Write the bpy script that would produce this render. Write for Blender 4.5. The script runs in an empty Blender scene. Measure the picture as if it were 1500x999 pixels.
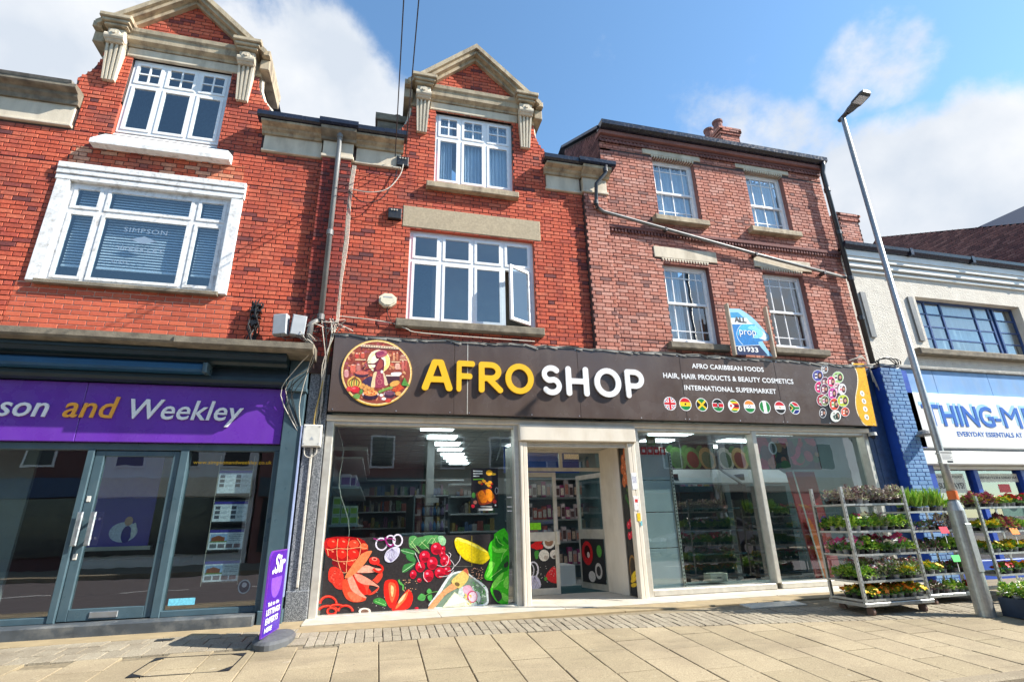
# A British high street: red brick terrace with shopfronts, seen from across the road.
import bpy, math, random
from mathutils import Vector, Matrix

random.seed(7)
S = bpy.context.scene
COL = S.collection
R = math.radians

# ------------------------------------------------------------------ camera
CAM_POS = Vector((0.0, -8.0, 1.12))
_yaw, _pit, _rol = R(14.4), R(19.4), R(-1.31)
_F = Vector((math.sin(_yaw)*math.cos(_pit), math.cos(_yaw)*math.cos(_pit), math.sin(_pit)))
_r0 = Vector((math.cos(_yaw), -math.sin(_yaw), 0.0))
_u0 = _r0.cross(_F)
_RT = _r0*math.cos(_rol) + _u0*math.sin(_rol)
_UP = -_r0*math.sin(_rol) + _u0*math.cos(_rol)
cam = bpy.data.cameras.new('camera')
cam_ob = bpy.data.objects.new('camera', cam)
COL.objects.link(cam_ob)
cam_ob.matrix_world = Matrix(((_RT.x, _UP.x, -_F.x, CAM_POS.x), (_RT.y, _UP.y, -_F.y, CAM_POS.y), (_RT.z, _UP.z, -_F.z, CAM_POS.z), (0, 0, 0, 1)))
cam.lens_unit = 'MILLIMETERS'
cam.sensor_width = 36.0
cam.sensor_fit = 'HORIZONTAL'
cam.lens = 760.0/1500.0*36.0
cam.clip_start = 0.05
cam.clip_end = 2000
S.camera = cam_ob
def view_depth(p):
    return (Vector(p) - CAM_POS).dot(_F)
def in_frame(p):
    v = Vector(p) - CAM_POS
    d = v.dot(_F)
    if d < .1: return False
    return abs(v.dot(_RT)/d*760) < 752 and abs(v.dot(_UP)/d*760) < 501

# ------------------------------------------------------------------ sky, sun, exposure
SUN_TO = Vector((0.96, -0.4, 0.88)).normalized()
world = bpy.data.worlds.new('World')
S.world = world
world.use_nodes = True
wn = world.node_tree.nodes
wl = world.node_tree.links
wn.clear()
w_out = wn.new('ShaderNodeOutputWorld')
w_bg = wn.new('ShaderNodeBackground')
w_bg.inputs['Strength'].default_value = 0.13
w_sky = wn.new('ShaderNodeTexSky')
w_sky.sky_type = 'NISHITA'
w_sky.sun_disc = False
w_sky.sun_elevation = math.asin(SUN_TO.z)
w_sky.sun_rotation = math.atan2(SUN_TO.x, SUN_TO.y)
w_sky.air_density = 1.0
w_sky.dust_density = 0.25
w_sky.ozone_density = 1.6
w_tc = wn.new('ShaderNodeTexCoord')
def wmath(op, a, b=None, clamp=False):
    n = wn.new('ShaderNodeMath'); n.operation = op; n.use_clamp = clamp
    for i, v in enumerate((a, b)):
        if v is None: continue
        if isinstance(v, (int, float)): n.inputs[i].default_value = v
        else: wl.new(v, n.inputs[i])
    return n.outputs[0]
w_n1 = wn.new('ShaderNodeTexNoise'); w_n1.inputs['Scale'].default_value = 4.2; w_n1.inputs['Detail'].default_value = 9; w_n1.inputs['Roughness'].default_value = .6
w_n1.inputs['Distortion'].default_value = .12
wl.new(w_tc.outputs['Generated'], w_n1.inputs['Vector'])
w_n2 = wn.new('ShaderNodeTexNoise'); w_n2.inputs['Scale'].default_value = 1.7; w_n2.inputs['Detail'].default_value = 3
wl.new(w_tc.outputs['Generated'], w_n2.inputs['Vector'])
# cumulus banks: direction of each bank and its angular size
BANKS = [((-.481,.665,.572),.16,1.25), ((-.419,.651,.633),.13,1.0), ((-.545,.697,.466),.22,1.2), ((-.218,.671,.708),.1,.9), ((-.171,.734,.658),.13,1.1),
         ((-.097,.755,.649),.11,1.0), ((-.044,.788,.614),.12,1.0), ((.511,.61,.606),.09,.42), ((.6,.544,.587),.1,.5),
         ((.659,.427,.619),.07,.85), ((.73,.517,.447),.11,1.2), ((.799,.442,.407),.12,1.2), ((.6,.56,.5),.12,.7), ((.661,.5,.56),.06,.4),
         ((-.8,-.3,.4),.3,.9), ((.6,-.7,.2),.2,.8)]
acc = None
for dv, size, amp in BANKS:
    vd = wn.new('ShaderNodeVectorMath'); vd.operation = 'DOT_PRODUCT'
    wl.new(w_tc.outputs['Generated'], vd.inputs[0])
    vd.inputs[1].default_value = Vector(dv).normalized()
    mr = wn.new('ShaderNodeMapRange'); mr.interpolation_type = 'SMOOTHSTEP'
    wl.new(vd.outputs['Value'], mr.inputs['Value'])
    mr.inputs['From Min'].default_value = math.cos(size*1.75)
    mr.inputs['From Max'].default_value = math.cos(size*.1)
    mr.inputs['To Min'].default_value = 0
    mr.inputs['To Max'].default_value = amp
    acc = mr.outputs[0] if acc is None else wmath('MAXIMUM', acc, mr.outputs[0])
w_m = wmath('MULTIPLY', w_n1.outputs['Fac'], 2.1)
w_m2 = wmath('MULTIPLY', w_n2.outputs['Fac'], .45)
w_m = wmath('ADD', wmath('ADD', w_m, w_m2), acc)
w_cr = wn.new('ShaderNodeMapRange'); w_cr.interpolation_type = 'SMOOTHSTEP'
wl.new(w_m, w_cr.inputs['Value'])
w_cr.inputs['From Min'].default_value = 1.62
w_cr.inputs['From Max'].default_value = 2.1
w_hue = wn.new('ShaderNodeMix'); w_hue.data_type = 'RGBA'; w_hue.blend_type = 'MULTIPLY'
w_hue.inputs[0].default_value = 1.0
wl.new(w_sky.outputs[0], w_hue.inputs[6])
w_hue.inputs[7].default_value = (.82, 1.02, 1.06, 1)
w_mix = wn.new('ShaderNodeMix'); w_mix.data_type = 'RGBA'
wl.new(w_cr.outputs[0], w_mix.inputs[0])
wl.new(w_hue.outputs[2], w_mix.inputs[6])
w_ccr = wn.new('ShaderNodeValToRGB'); w_ccr.color_ramp.elements[0].position = .38; w_ccr.color_ramp.elements[1].position = .66
w_ccr.color_ramp.elements[0].color = (2.5/4, 2.75/4, 3.1/4, 1); w_ccr.color_ramp.elements[1].color = (3.3/4, 3.4/4, 3.55/4, 1)
w_n3 = wn.new('ShaderNodeTexNoise'); w_n3.inputs['Scale'].default_value = 7.0; w_n3.inputs['Detail'].default_value = 6
wl.new(w_tc.outputs['Generated'], w_n3.inputs['Vector']); wl.new(w_n3.outputs['Fac'], w_ccr.inputs[0])
w_c4 = wn.new('ShaderNodeVectorMath'); w_c4.operation = 'SCALE'; w_c4.inputs['Scale'].default_value = 4.3
wl.new(w_ccr.outputs[0], w_c4.inputs[0]); wl.new(w_c4.outputs[0], w_mix.inputs[7])
wl.new(w_mix.outputs[2], w_bg.inputs['Color'])
wl.new(w_bg.outputs[0], w_out.inputs['Surface'])

sun = bpy.data.lights.new('sun', 'SUN')
sun.energy = 5.0
sun.angle = R(0.5)
sun.color = (1.0, 0.95, 0.86)
sun_ob = bpy.data.objects.new('sun', sun)
COL.objects.link(sun_ob)
sun_ob.location = (20, -20, 30)
sun_ob.rotation_euler = (-SUN_TO).to_track_quat('-Z', 'Y').to_euler()

S.view_settings.view_transform = 'Standard'
S.view_settings.look = 'None'
S.view_settings.gamma = 1
S.view_settings.exposure = 1.05
S.view_settings.use_curve_mapping = False
S.cycles.use_denoising = True
S.cycles.max_bounces = 8
S.cycles.transparent_max_bounces = 24
S.cycles.glossy_bounces = 4
S.cycles.sample_clamp_indirect = 6

# ------------------------------------------------------------------ materials
def lin(c):
    return tuple(((v/255)/12.92 if v/255 <= .04045 else ((v/255+.055)/1.055)**2.4) for v in c)
MATS = {}
class NT:
    def __init__(s, name):
        s.m = bpy.data.materials.new(name); s.m.use_nodes = True
        s.n = s.m.node_tree.nodes; s.l = s.m.node_tree.links; s.n.clear()
        s.out = s.n.new('ShaderNodeOutputMaterial')
        s.b = s.n.new('ShaderNodeBsdfPrincipled')
        s.l.new(s.b.outputs[0], s.out.inputs['Surface'])
        s.geo = s.n.new('ShaderNodeNewGeometry')
        s.pos = s.geo.outputs['Position']
    def set(s, sock, v):
        i = s.b.inputs[sock]
        if hasattr(v, 'is_output'): s.l.new(v, i)
        elif isinstance(v, (tuple, list)) and len(v) == 3: i.default_value = (*v, 1)
        else: i.default_value = v
    def noise(s, scale, detail=3, rough=.5, vec=None, stretch=None, w=0):
        n = s.n.new('ShaderNodeTexNoise'); n.inputs['Scale'].default_value = scale; n.inputs['Detail'].default_value = detail; n.inputs['Roughness'].default_value = rough
        src = vec or s.pos
        if stretch or w:
            mp = s.n.new('ShaderNodeMapping'); mp.inputs['Scale'].default_value = stretch or (1, 1, 1); mp.inputs['Location'].default_value = (w, w, w)
            s.l.new(src, mp.inputs['Vector']); src = mp.outputs[0]
        s.l.new(src, n.inputs['Vector'])
        return n.outputs['Fac']
    def math(s, op, a, b=None, clamp=False):
        n = s.n.new('ShaderNodeMath'); n.operation = op; n.use_clamp = clamp
        for i, v in enumerate((a, b)):
            if v is None: continue
            if isinstance(v, (int, float)): n.inputs[i].default_value = v
            else: s.l.new(v, n.inputs[i])
        return n.outputs[0]
    def ramp(s, fac, stops, interp='LINEAR'):
        r = s.n.new('ShaderNodeValToRGB'); r.color_ramp.interpolation = interp
        e = r.color_ramp.elements
        while len(e) < len(stops): e.new(.5)
        for k, (p, c) in enumerate(stops):
            e[k].position = p; e[k].color = (*c, 1) if len(c) == 3 else c
        s.l.new(fac, r.inputs[0]); return r.outputs[0]
    def mix(s, fac, a, b, blend='MIX'):
        m = s.n.new('ShaderNodeMix'); m.data_type = 'RGBA'; m.blend_type = blend
        for i, v in ((0, fac), (6, a), (7, b)):
            if hasattr(v, 'is_output'): s.l.new(v, m.inputs[i])
            elif isinstance(v, tuple): m.inputs[i].default_value = (*v, 1) if len(v) == 3 else v
            else: m.inputs[i].default_value = v
        return m.outputs[2]
    def bump(s, h, strength=.3, dist=.01):
        b = s.n.new('ShaderNodeBump'); b.inputs['Strength'].default_value = strength; b.inputs['Distance'].default_value = dist
        s.l.new(h, b.inputs['Height']); s.l.new(b.outputs[0], s.b.inputs['Normal'])
    def rand(s):
        oi = s.n.new('ShaderNodeObjectInfo')
        return s.math('FRACT', s.math('ADD', oi.outputs['Random'], s.geo.outputs['Random Per Island']))

def plain(name, col, rough=.55, var=.12, scale=6, bump=.12, bscale=80, metal=0, dirt=0, dirtcol=(.1, .09, .07), streak=False, spec=None, bdist=.004, detail=4, dscale=3.1):
    if name in MATS: return MATS[name]
    t = NT(name)
    n = t.noise(scale, detail, .55, stretch=(1, 1, .25) if streak else None)
    lo = tuple(c*(1-var) for c in col); hi = tuple(min(c*(1+var), .95) for c in col)
    c = t.ramp(n, [(.3, lo), (.7, hi)])
    if dirt:
        d = t.noise(dscale, 6, .65, stretch=(1, 1, .4) if streak else None, w=3)
        c = t.mix(t.ramp(d, [(.48, (0, 0, 0)), (.72, (dirt,)*3)]), c, dirtcol)
    t.set('Base Color', c)
    r = t.ramp(t.noise(scale*2.3, 3, w=7), [(.3, (max(rough-.1, .02),)*3), (.7, (min(rough+.1, 1),)*3)])
    t.set('Roughness', r); t.set('Metallic', metal)
    if spec is not None: t.set('Specular IOR Level', spec)
    if bump: t.bump(t.noise(bscale, 4, .6), bump, bdist)
    MATS[name] = t.m
    return t.m

def brick_mat(name, stops, mottle=.25, soot=0.0, sootcol=(.09, .045, .05), salmon=0.0):
    t = NT(name)
    c = t.ramp(t.rand(), stops)
    n = t.noise(38, 4, .6)
    c = t.mix(mottle, c, t.mix(1.0, c, t.ramp(n, [(.3, (.35, .3, .32)), (.65, (1.35, 1.3, 1.25))]), 'MULTIPLY'))
    if soot:
        s1 = t.noise(.95, 5, .62, w=2)
        s2 = t.rand()
        m = t.math('MULTIPLY', t.ramp(s1, [(.5, (0, 0, 0)), (.66, (1, 1, 1))]), t.ramp(s2, [(.3, (.25,)*3), (.75, (1, 1, 1))]))
        c = t.mix(t.math('MULTIPLY', m, soot), c, sootcol)
    stk = t.noise(1.6, 5, .6, stretch=(1, 1, .22), w=5)
    c = t.mix(t.ramp(stk, [(.5, (0, 0, 0)), (.72, (.42,)*3)]), c, sootcol)
    lime = t.noise(14, 5, .7, w=9)
    c = t.mix(t.ramp(lime, [(.62, (0, 0, 0)), (.8, (.2,)*3)]), c, (.5, .4, .34))
    t.set('Base Color', c); t.set('Roughness', .85); t.set('Specular IOR Level', .25)
    t.bump(t.noise(120, 5, .65), .45, .004)
    MATS[name] = t.m
    return t.m
BRICK_RED = brick_mat('orange_red_brick', [(0, (.14, .05, .05)), (.04, (.26, .06, .05)), (.1, (.47, .095, .055)), (.5, (.57, .115, .062)), (.85, (.62, .16, .09)), (1, (.46, .09, .06))], .4, .55)
BRICK_PINK = brick_mat('pale_red_brick', [(0, (.2, .1, .09)), (.05, (.34, .16, .13)), (.12, (.46, .17, .12)), (.6, (.54, .235, .175)), (.88, (.6, .31, .245)), (1, (.46, .17, .11))], .35, .35, (.14, .08, .08))
BRICK_SALMON = brick_mat('worn_salmon_brick', [(0, (.4, .07, .04)), (.3, (.55, .12, .06)), (.6, (.6, .2, .11)), (.85, (.62, .34, .22)), (1, (.35, .1, .07))], .45)
BRICK_NEW = brick_mat('cleaned_red_brick', [(0, (.42, .09, .05)), (.5, (.57, .125, .07)), (1, (.62, .15, .075))], .2)
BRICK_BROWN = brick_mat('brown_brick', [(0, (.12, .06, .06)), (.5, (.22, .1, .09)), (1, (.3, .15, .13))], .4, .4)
BRICK_BLUEP = brick_mat('blue_painted_brick', [(0, (.14, .27, .46)), (.6, (.16, .3, .5)), (1, (.2, .34, .54))], .15)
MORTAR = plain('dark_mortar', (.075, .045, .042), .95, .3, 20, .5, 90)
MORTAR_P = plain('grey_pink_mortar', (.075, .05, .048), .95, .3, 20, .5, 90)
MORTAR_C = plain('cream_mortar', (.62, .46, .34), .95, .15, 20, .4, 90)
STONE = plain('weathered_bath_stone', (.42, .34, .23), .85, .25, 5, .6, 60, dirt=1.0, streak=True, dscale=5.5, dirtcol=(.16, .12, .085), bdist=.008)
STONE_L = plain('pale_stone', (.6, .52, .4), .85, .14, 5, .4, 60, dirt=.6, streak=True, dirtcol=(.3, .24, .17), bdist=.006)
STONE_D = plain('stained_stone', (.2, .17, .125), .9, .35, 7, .6, 60, dirt=.8, dirtcol=(.09, .075, .06), bdist=.008)
CONCRETE = plain('rough_concrete', (.42, .34, .23), .9, .16, 30, .7, 120, dirt=.25, dirtcol=(.25, .2, .14), bdist=.006)
PAINT_W = plain('white_gloss_paint', (.8, .8, .79), .35, .04, 9, .08, 40, dirt=.12, dirtcol=(.5, .46, .4))
PAINT_OLD = plain('flaking_white_paint', (.78, .78, .77), .5, .05, 14, .45, 50, dirt=.8, dirtcol=(.36, .33, .29), dscale=11)
UPVC = plain('white_window_plastic', (.82, .82, .82), .3, .02, 5, 0)
CREAM = plain('cream_painted_metal', (.72, .65, .54), .4, .05, 6, .06, 30, dirt=.35, dirtcol=(.42, .32, .2), streak=True)
ALU = plain('weathered_silver_frame', (.6, .57, .5), .38, .1, 9, .08, 40, metal=.35, dirt=.3, dirtcol=(.35, .27, .17))
STEEL = plain('galvanised_steel', (.42, .43, .42), .42, .14, 26, .12, 60, metal=.7, dirt=.15)
CHROME = plain('brushed_steel', (.6, .6, .6), .42, .03, 12, 0, metal=1)
GUTTER = plain('black_gutter_paint', (.018, .02, .035), .22, .3, 9, .1, 30, dirt=.1)
PIPE_G = plain('grey_cast_iron_pipe', (.19, .19, .185), .45, .25, 7, .2, 40, dirt=.4, dirtcol=(.1, .07, .05), streak=True)
PIPE_B = plain('black_pipe', (.03, .03, .035), .35, .2, 8, .1)
SLATE = plain('roof_slate', (.1, .105, .13), .55, .35, 14, .3, 30)
TILE = plain('purple_clay_tile', (.2, .11, .12), .8, .4, 9, .5, 20, dirt=.4, dirtcol=(.4, .35, .33))
TEAL = plain('slate_blue_paint', (.058, .1, .122), .35, .12, 4, .1, 30, dirt=.15, dirtcol=(.15, .17, .17))
TEAL_D = plain('dark_teal_paint', (.012, .028, .038), .4, .2, 4, .1, 30)
NAVY = plain('navy_awning_fabric', (.01, .075, .16), .6, .15, 3, .15, 200)
LEAD = plain('grey_lead_flashing', (.3, .29, .26), .7, .3, 12, .4, 30, dirt=.6, dirtcol=(.12, .1, .08))
PURPLE = plain('purple_sign_vinyl', (.13, .03, .36), .3, .08, 2, 0, dirt=.3, dirtcol=(.17, .07, .38), streak=True)
SIGN_BR = plain('brown_sign_panel', (.09, .064, .054), .24, .1, 1.5, .05, 3, dirt=.35, dirtcol=(.15, .12, .1), streak=True)
SIGN_Y = plain('yellow_lettering', (.83, .47, .015), .35, .03, 4, 0)
SIGN_W = plain('white_lettering', (.82, .82, .82), .35, .02, 4, 0)
SIGN_O = plain('orange_lettering', (.85, .38, .04), .35, .03, 4, 0)
SIGN_BL = plain('blue_lettering', (.012, .1, .46), .35, .05, 4, 0)
GHOST = plain('etched_lettering', (.22, .3, .4), .5, .05, 4, 0)
SIGN_LB = plain('pale_blue_lettering', (.3, .55, .75), .4, .05, 4, 0)
SIGN_BK = plain('black_lettering', (.02, .02, .025), .4, .05, 4, 0)
SIGN_WP = plain('white_sign_board', (.74, .74, .7), .5, .04, 3, .05, dirt=.2, dirtcol=(.5, .46, .38), streak=True)
BLUE_P = plain('blue_painted_timber', (.012, .06, .36), .4, .15, 5, .1, 40)
BLUE_DK = plain('dark_blue_paint', (.018, .05, .13), .5, .3, 12, .15, 60)
BLUE_BD = plain('faded_blue_board', (.16, .32, .58), .5, .1, 3, .08, 30, dirt=.35, dirtcol=(.3, .36, .42), streak=True)
BLUE_FR = plain('blue_window_paint', (.02, .06, .2), .4, .2, 8, .1)
BLACK = plain('black_plastic', (.02, .02, .022), .4, .2, 8, .1)
GREYP = plain('grey_plastic', (.36, .38, .4), .45, .08, 8, .05)
WHITEP = plain('dirty_white_plastic', (.62, .6, .54), .5, .1, 14, .1, dirt=.5, dirtcol=(.25, .2, .14))
IVORY = plain('ivory_plastic', (.72, .66, .5), .45, .06, 9, .05, dirt=.3, dirtcol=(.4, .32, .2))
CABLE_W = plain('dirty_white_cable', (.55, .5, .42), .6, .2, 20, 0)
CABLE_B = plain('black_cable', (.02, .02, .02), .5, .2, 20, 0)
CABLE_Y = plain('yellow_rope', (.5, .34, .1), .7, .2, 20, 0)
WOOD = plain('raw_timber', (.5, .42, .32), .8, .2, 8, .3, 60)
ORANGE = plain('orange_paint', (.75, .16, .03), .5, .15, 5, .1)
MAROON = plain('maroon_panel', (.4, .05, .05), .5, .15, 5, .1)
CEIL = plain('ceiling_tile', (.6, .6, .58), .8, .05, 5, .1)
SHOPWALL = plain('shop_wall', (.42, .42, .4), .8, .08, 3, .05)
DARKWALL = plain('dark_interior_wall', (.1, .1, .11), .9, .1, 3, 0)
FLOOR_IN = plain('shop_floor', (.42, .42, .4), .35, .12, 6, 0)
MAT_GRN = plain('teal_door_mat', (.015, .07, .075), .9, .2, 60, .3)
SHELF_G = plain('grey_shelving', (.42, .45, .46), .45, .06, 4, 0)
CURTAIN = plain('pale_curtain_cloth', (.62, .66, .72), .9, .06, 8, .1)
BLINDM = plain('venetian_blind_slat', (.78, .82, .86), .5, .04, 4, 0)
FOLI = {}
for nm, c in (('leaf_green', (.18, .38, .05)), ('leaf_dark_green', (.08, .2, .04)), ('leaf_lime', (.42, .58, .08)), ('leaf_silver', (.42, .36, .32)), ('leaf_purple_brown', (.2, .1, .11)), ('leaf_blue_green', (.14, .27, .14)), ('leaf_pale', (.45, .5, .27))):
    FOLI[nm] = plain(nm, c, .5, .3, 60, 0)
for nm, c in (('petal_pink', (.75, .08, .25)), ('petal_red', (.6, .02, .03)), ('petal_white', (.8, .78, .72)), ('petal_yellow', (.85, .55, .02)), ('petal_orange', (.85, .24, .02)), ('petal_violet', (.12, .06, .4)), ('petal_rose', (.5, .12, .18)), ('petal_lime', (.6, .62, .12))):
    FOLI[nm] = plain(nm, c, .6, .15, 60, 0)

def glass(name, tint=(.86, .93, .92), base=.05, mult=1.6, rough=.0, wob=0.02):
    t = NT(name); t.n.remove(t.b)
    tr = t.n.new('ShaderNodeBsdfTransparent'); tr.inputs[0].default_value = (*tint, 1)
    gl = t.n.new('ShaderNodeBsdfGlossy'); gl.inputs['Roughness'].default_value = rough
    fr = t.n.new('ShaderNodeFresnel'); fr.inputs[0].default_value = 1.5
    bp = t.n.new('ShaderNodeBump'); bp.inputs['Strength'].default_value = wob; bp.inputs['Distance'].default_value = .02
    t.l.new(t.noise(1.6, 2), bp.inputs['Height'])
    t.l.new(bp.outputs[0], gl.inputs['Normal'])
    f = t.math('MULTIPLY', t.math('ADD', t.math('MULTIPLY', fr.outputs[0], mult), base, True), t.math('SUBTRACT', 1.0, t.geo.outputs['Backfacing']))   # the inner face of a pane does not mirror
    mx = t.n.new('ShaderNodeMixShader'); t.l.new(f, mx.inputs[0]); t.l.new(tr.outputs[0], mx.inputs[1]); t.l.new(gl.outputs[0], mx.inputs[2])
    t.l.new(mx.outputs[0], t.out.inputs['Surface'])
    return t.m
GLASS_UP = glass('window_glass', (.85, .92, .95), .15, 1.7, wob=.2)
GLASS_SHOP = glass('shop_glass', (.84, .92, .92), .19, 1.6, wob=.05)
GLASS_FR = glass('frosted_window_glass', (.6, .7, .75), .2, 1.5, rough=.25)

def emit(name, col, st):
    t = NT(name); t.set('Base Color', col); t.set('Emission Color', col); t.set('Emission Strength', st); return t.m
LIGHT = emit('ceiling_light_panel', (.95, .98, 1.0), 3.8)

def print_mat():
    t = NT('printed_artwork')
    a = t.n.new('ShaderNodeAttribute'); a.attribute_name = 'Col'
    c = t.mix(.6, a.outputs['Color'], t.mix(1.0, a.outputs['Color'], t.ramp(t.noise(38, 6, .7), [(.3, (.4,)*3), (.7, (1.45,)*3)]), 'MULTIPLY'))
    t.set('Base Color', c); t.set('Roughness', .35); t.set('Specular IOR Level', .3)
    return t.m
PRINT = print_mat()

def granite_mat():
    t = NT('speckled_granite')
    v = t.n.new('ShaderNodeTexVoronoi'); v.inputs['Scale'].default_value = 130; t.l.new(t.pos, v.inputs['Vector'])
    c = t.ramp(t.math('MULTIPLY', t.noise(90, 5, .7), 1.0), [(.38, (.03, .035, .04)), (.5, (.16, .17, .18)), (.62, (.4, .4, .4))])
    t.set('Base Color', c); t.set('Roughness', .3)
    return t.m
GRANITE = granite_mat()

def render_mat():
    t = NT('roughcast_render')
    c = t.ramp(t.noise(5, 4), [(.3, (.62, .57, .49)), (.7, (.72, .67, .58))])
    d = t.noise(1.2, 6, .6, stretch=(1, 1, .3))
    c = t.mix(t.ramp(d, [(.5, (0, 0, 0)), (.75, (.3,)*3)]), c, (.42, .37, .3))
    t.set('Base Color', c); t.set('Roughness', .95)
    v = t.n.new('ShaderNodeTexVoronoi'); v.inputs['Scale'].default_value = 42; t.l.new(t.pos, v.inputs['Vector'])
    t.bump(t.math('ADD', v.outputs['Distance'], t.noise(60, 4, .7)), .5, .015)
    return t.m
RENDERM = render_mat()

def paving_mat(name, a, b, sc=160):
    t = NT(name)
    r = t.rand()
    c = t.ramp(r, [(0, a), (1, b)])
    c = t.mix(1.0, c, t.ramp(t.noise(sc*.55, 4, .75), [(.32, (.6, .57, .54)), (.68, (1.28, 1.28, 1.28))]), 'MULTIPLY')
    c = t.mix(t.ramp(t.noise(1.3, 6, .62), [(.45, (0, 0, 0)), (.75, (.45,)*3)]), c, (.16, .12, .08))
    vo = t.n.new('ShaderNodeTexVoronoi'); vo.inputs['Scale'].default_value = 5.5; t.l.new(t.pos, vo.inputs['Vector'])
    c = t.mix(t.ramp(vo.outputs['Distance'], [(.05, (.5,)*3), (.07, (0, 0, 0))]), c, (.1, .085, .065))   # trodden gum
    c = t.mix(t.ramp(t.noise(.6, 4, .7, stretch=(1, 2.2, 1), w=8), [(.5, (0, 0, 0)), (.7, (.5,)*3)]), c, (.15, .12, .08))
    sp = t.noise(9, 2, .5, w=4)
    c = t.mix(t.ramp(sp, [(.72, (0, 0, 0)), (.76, (.35,)*3)]), c, (.5, .45, .36))
    t.set('Base Color', c); t.set('Roughness', .85); t.set('Specular IOR Level', .3)
    t.bump(t.noise(220, 4, .7), .35, .003)
    return t.m
SLAB = paving_mat('buff_paving_slab', (.315, .26, .165), (.37, .305, .2))
SETT = paving_mat('stone_sett', (.27, .235, .175), (.34, .3, .225), 120)
KERB = paving_mat('kerb_stone', (.27, .225, .155), (.32, .27, .19), 120)
JOINT = plain('sandy_joint', (.2, .16, .1), .95, .3, 20, .4, 90)
STEP = plain('white_threshold_concrete', (.46, .42, .35), .75, .12, 4, .3, 70, dirt=.4, dirtcol=(.33, .27, .18))
STRIP = plain('tan_concrete_strip', (.3, .23, .13), .9, .15, 5, .4, 90, dirt=.4, dirtcol=(.25, .19, .1))
ASPH = plain('asphalt', (.11, .09, .09), .85, .2, 40, .5, 150)
ROADW = plain('white_road_paint', (.6, .6, .57), .7, .1, 20, .2)

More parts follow.
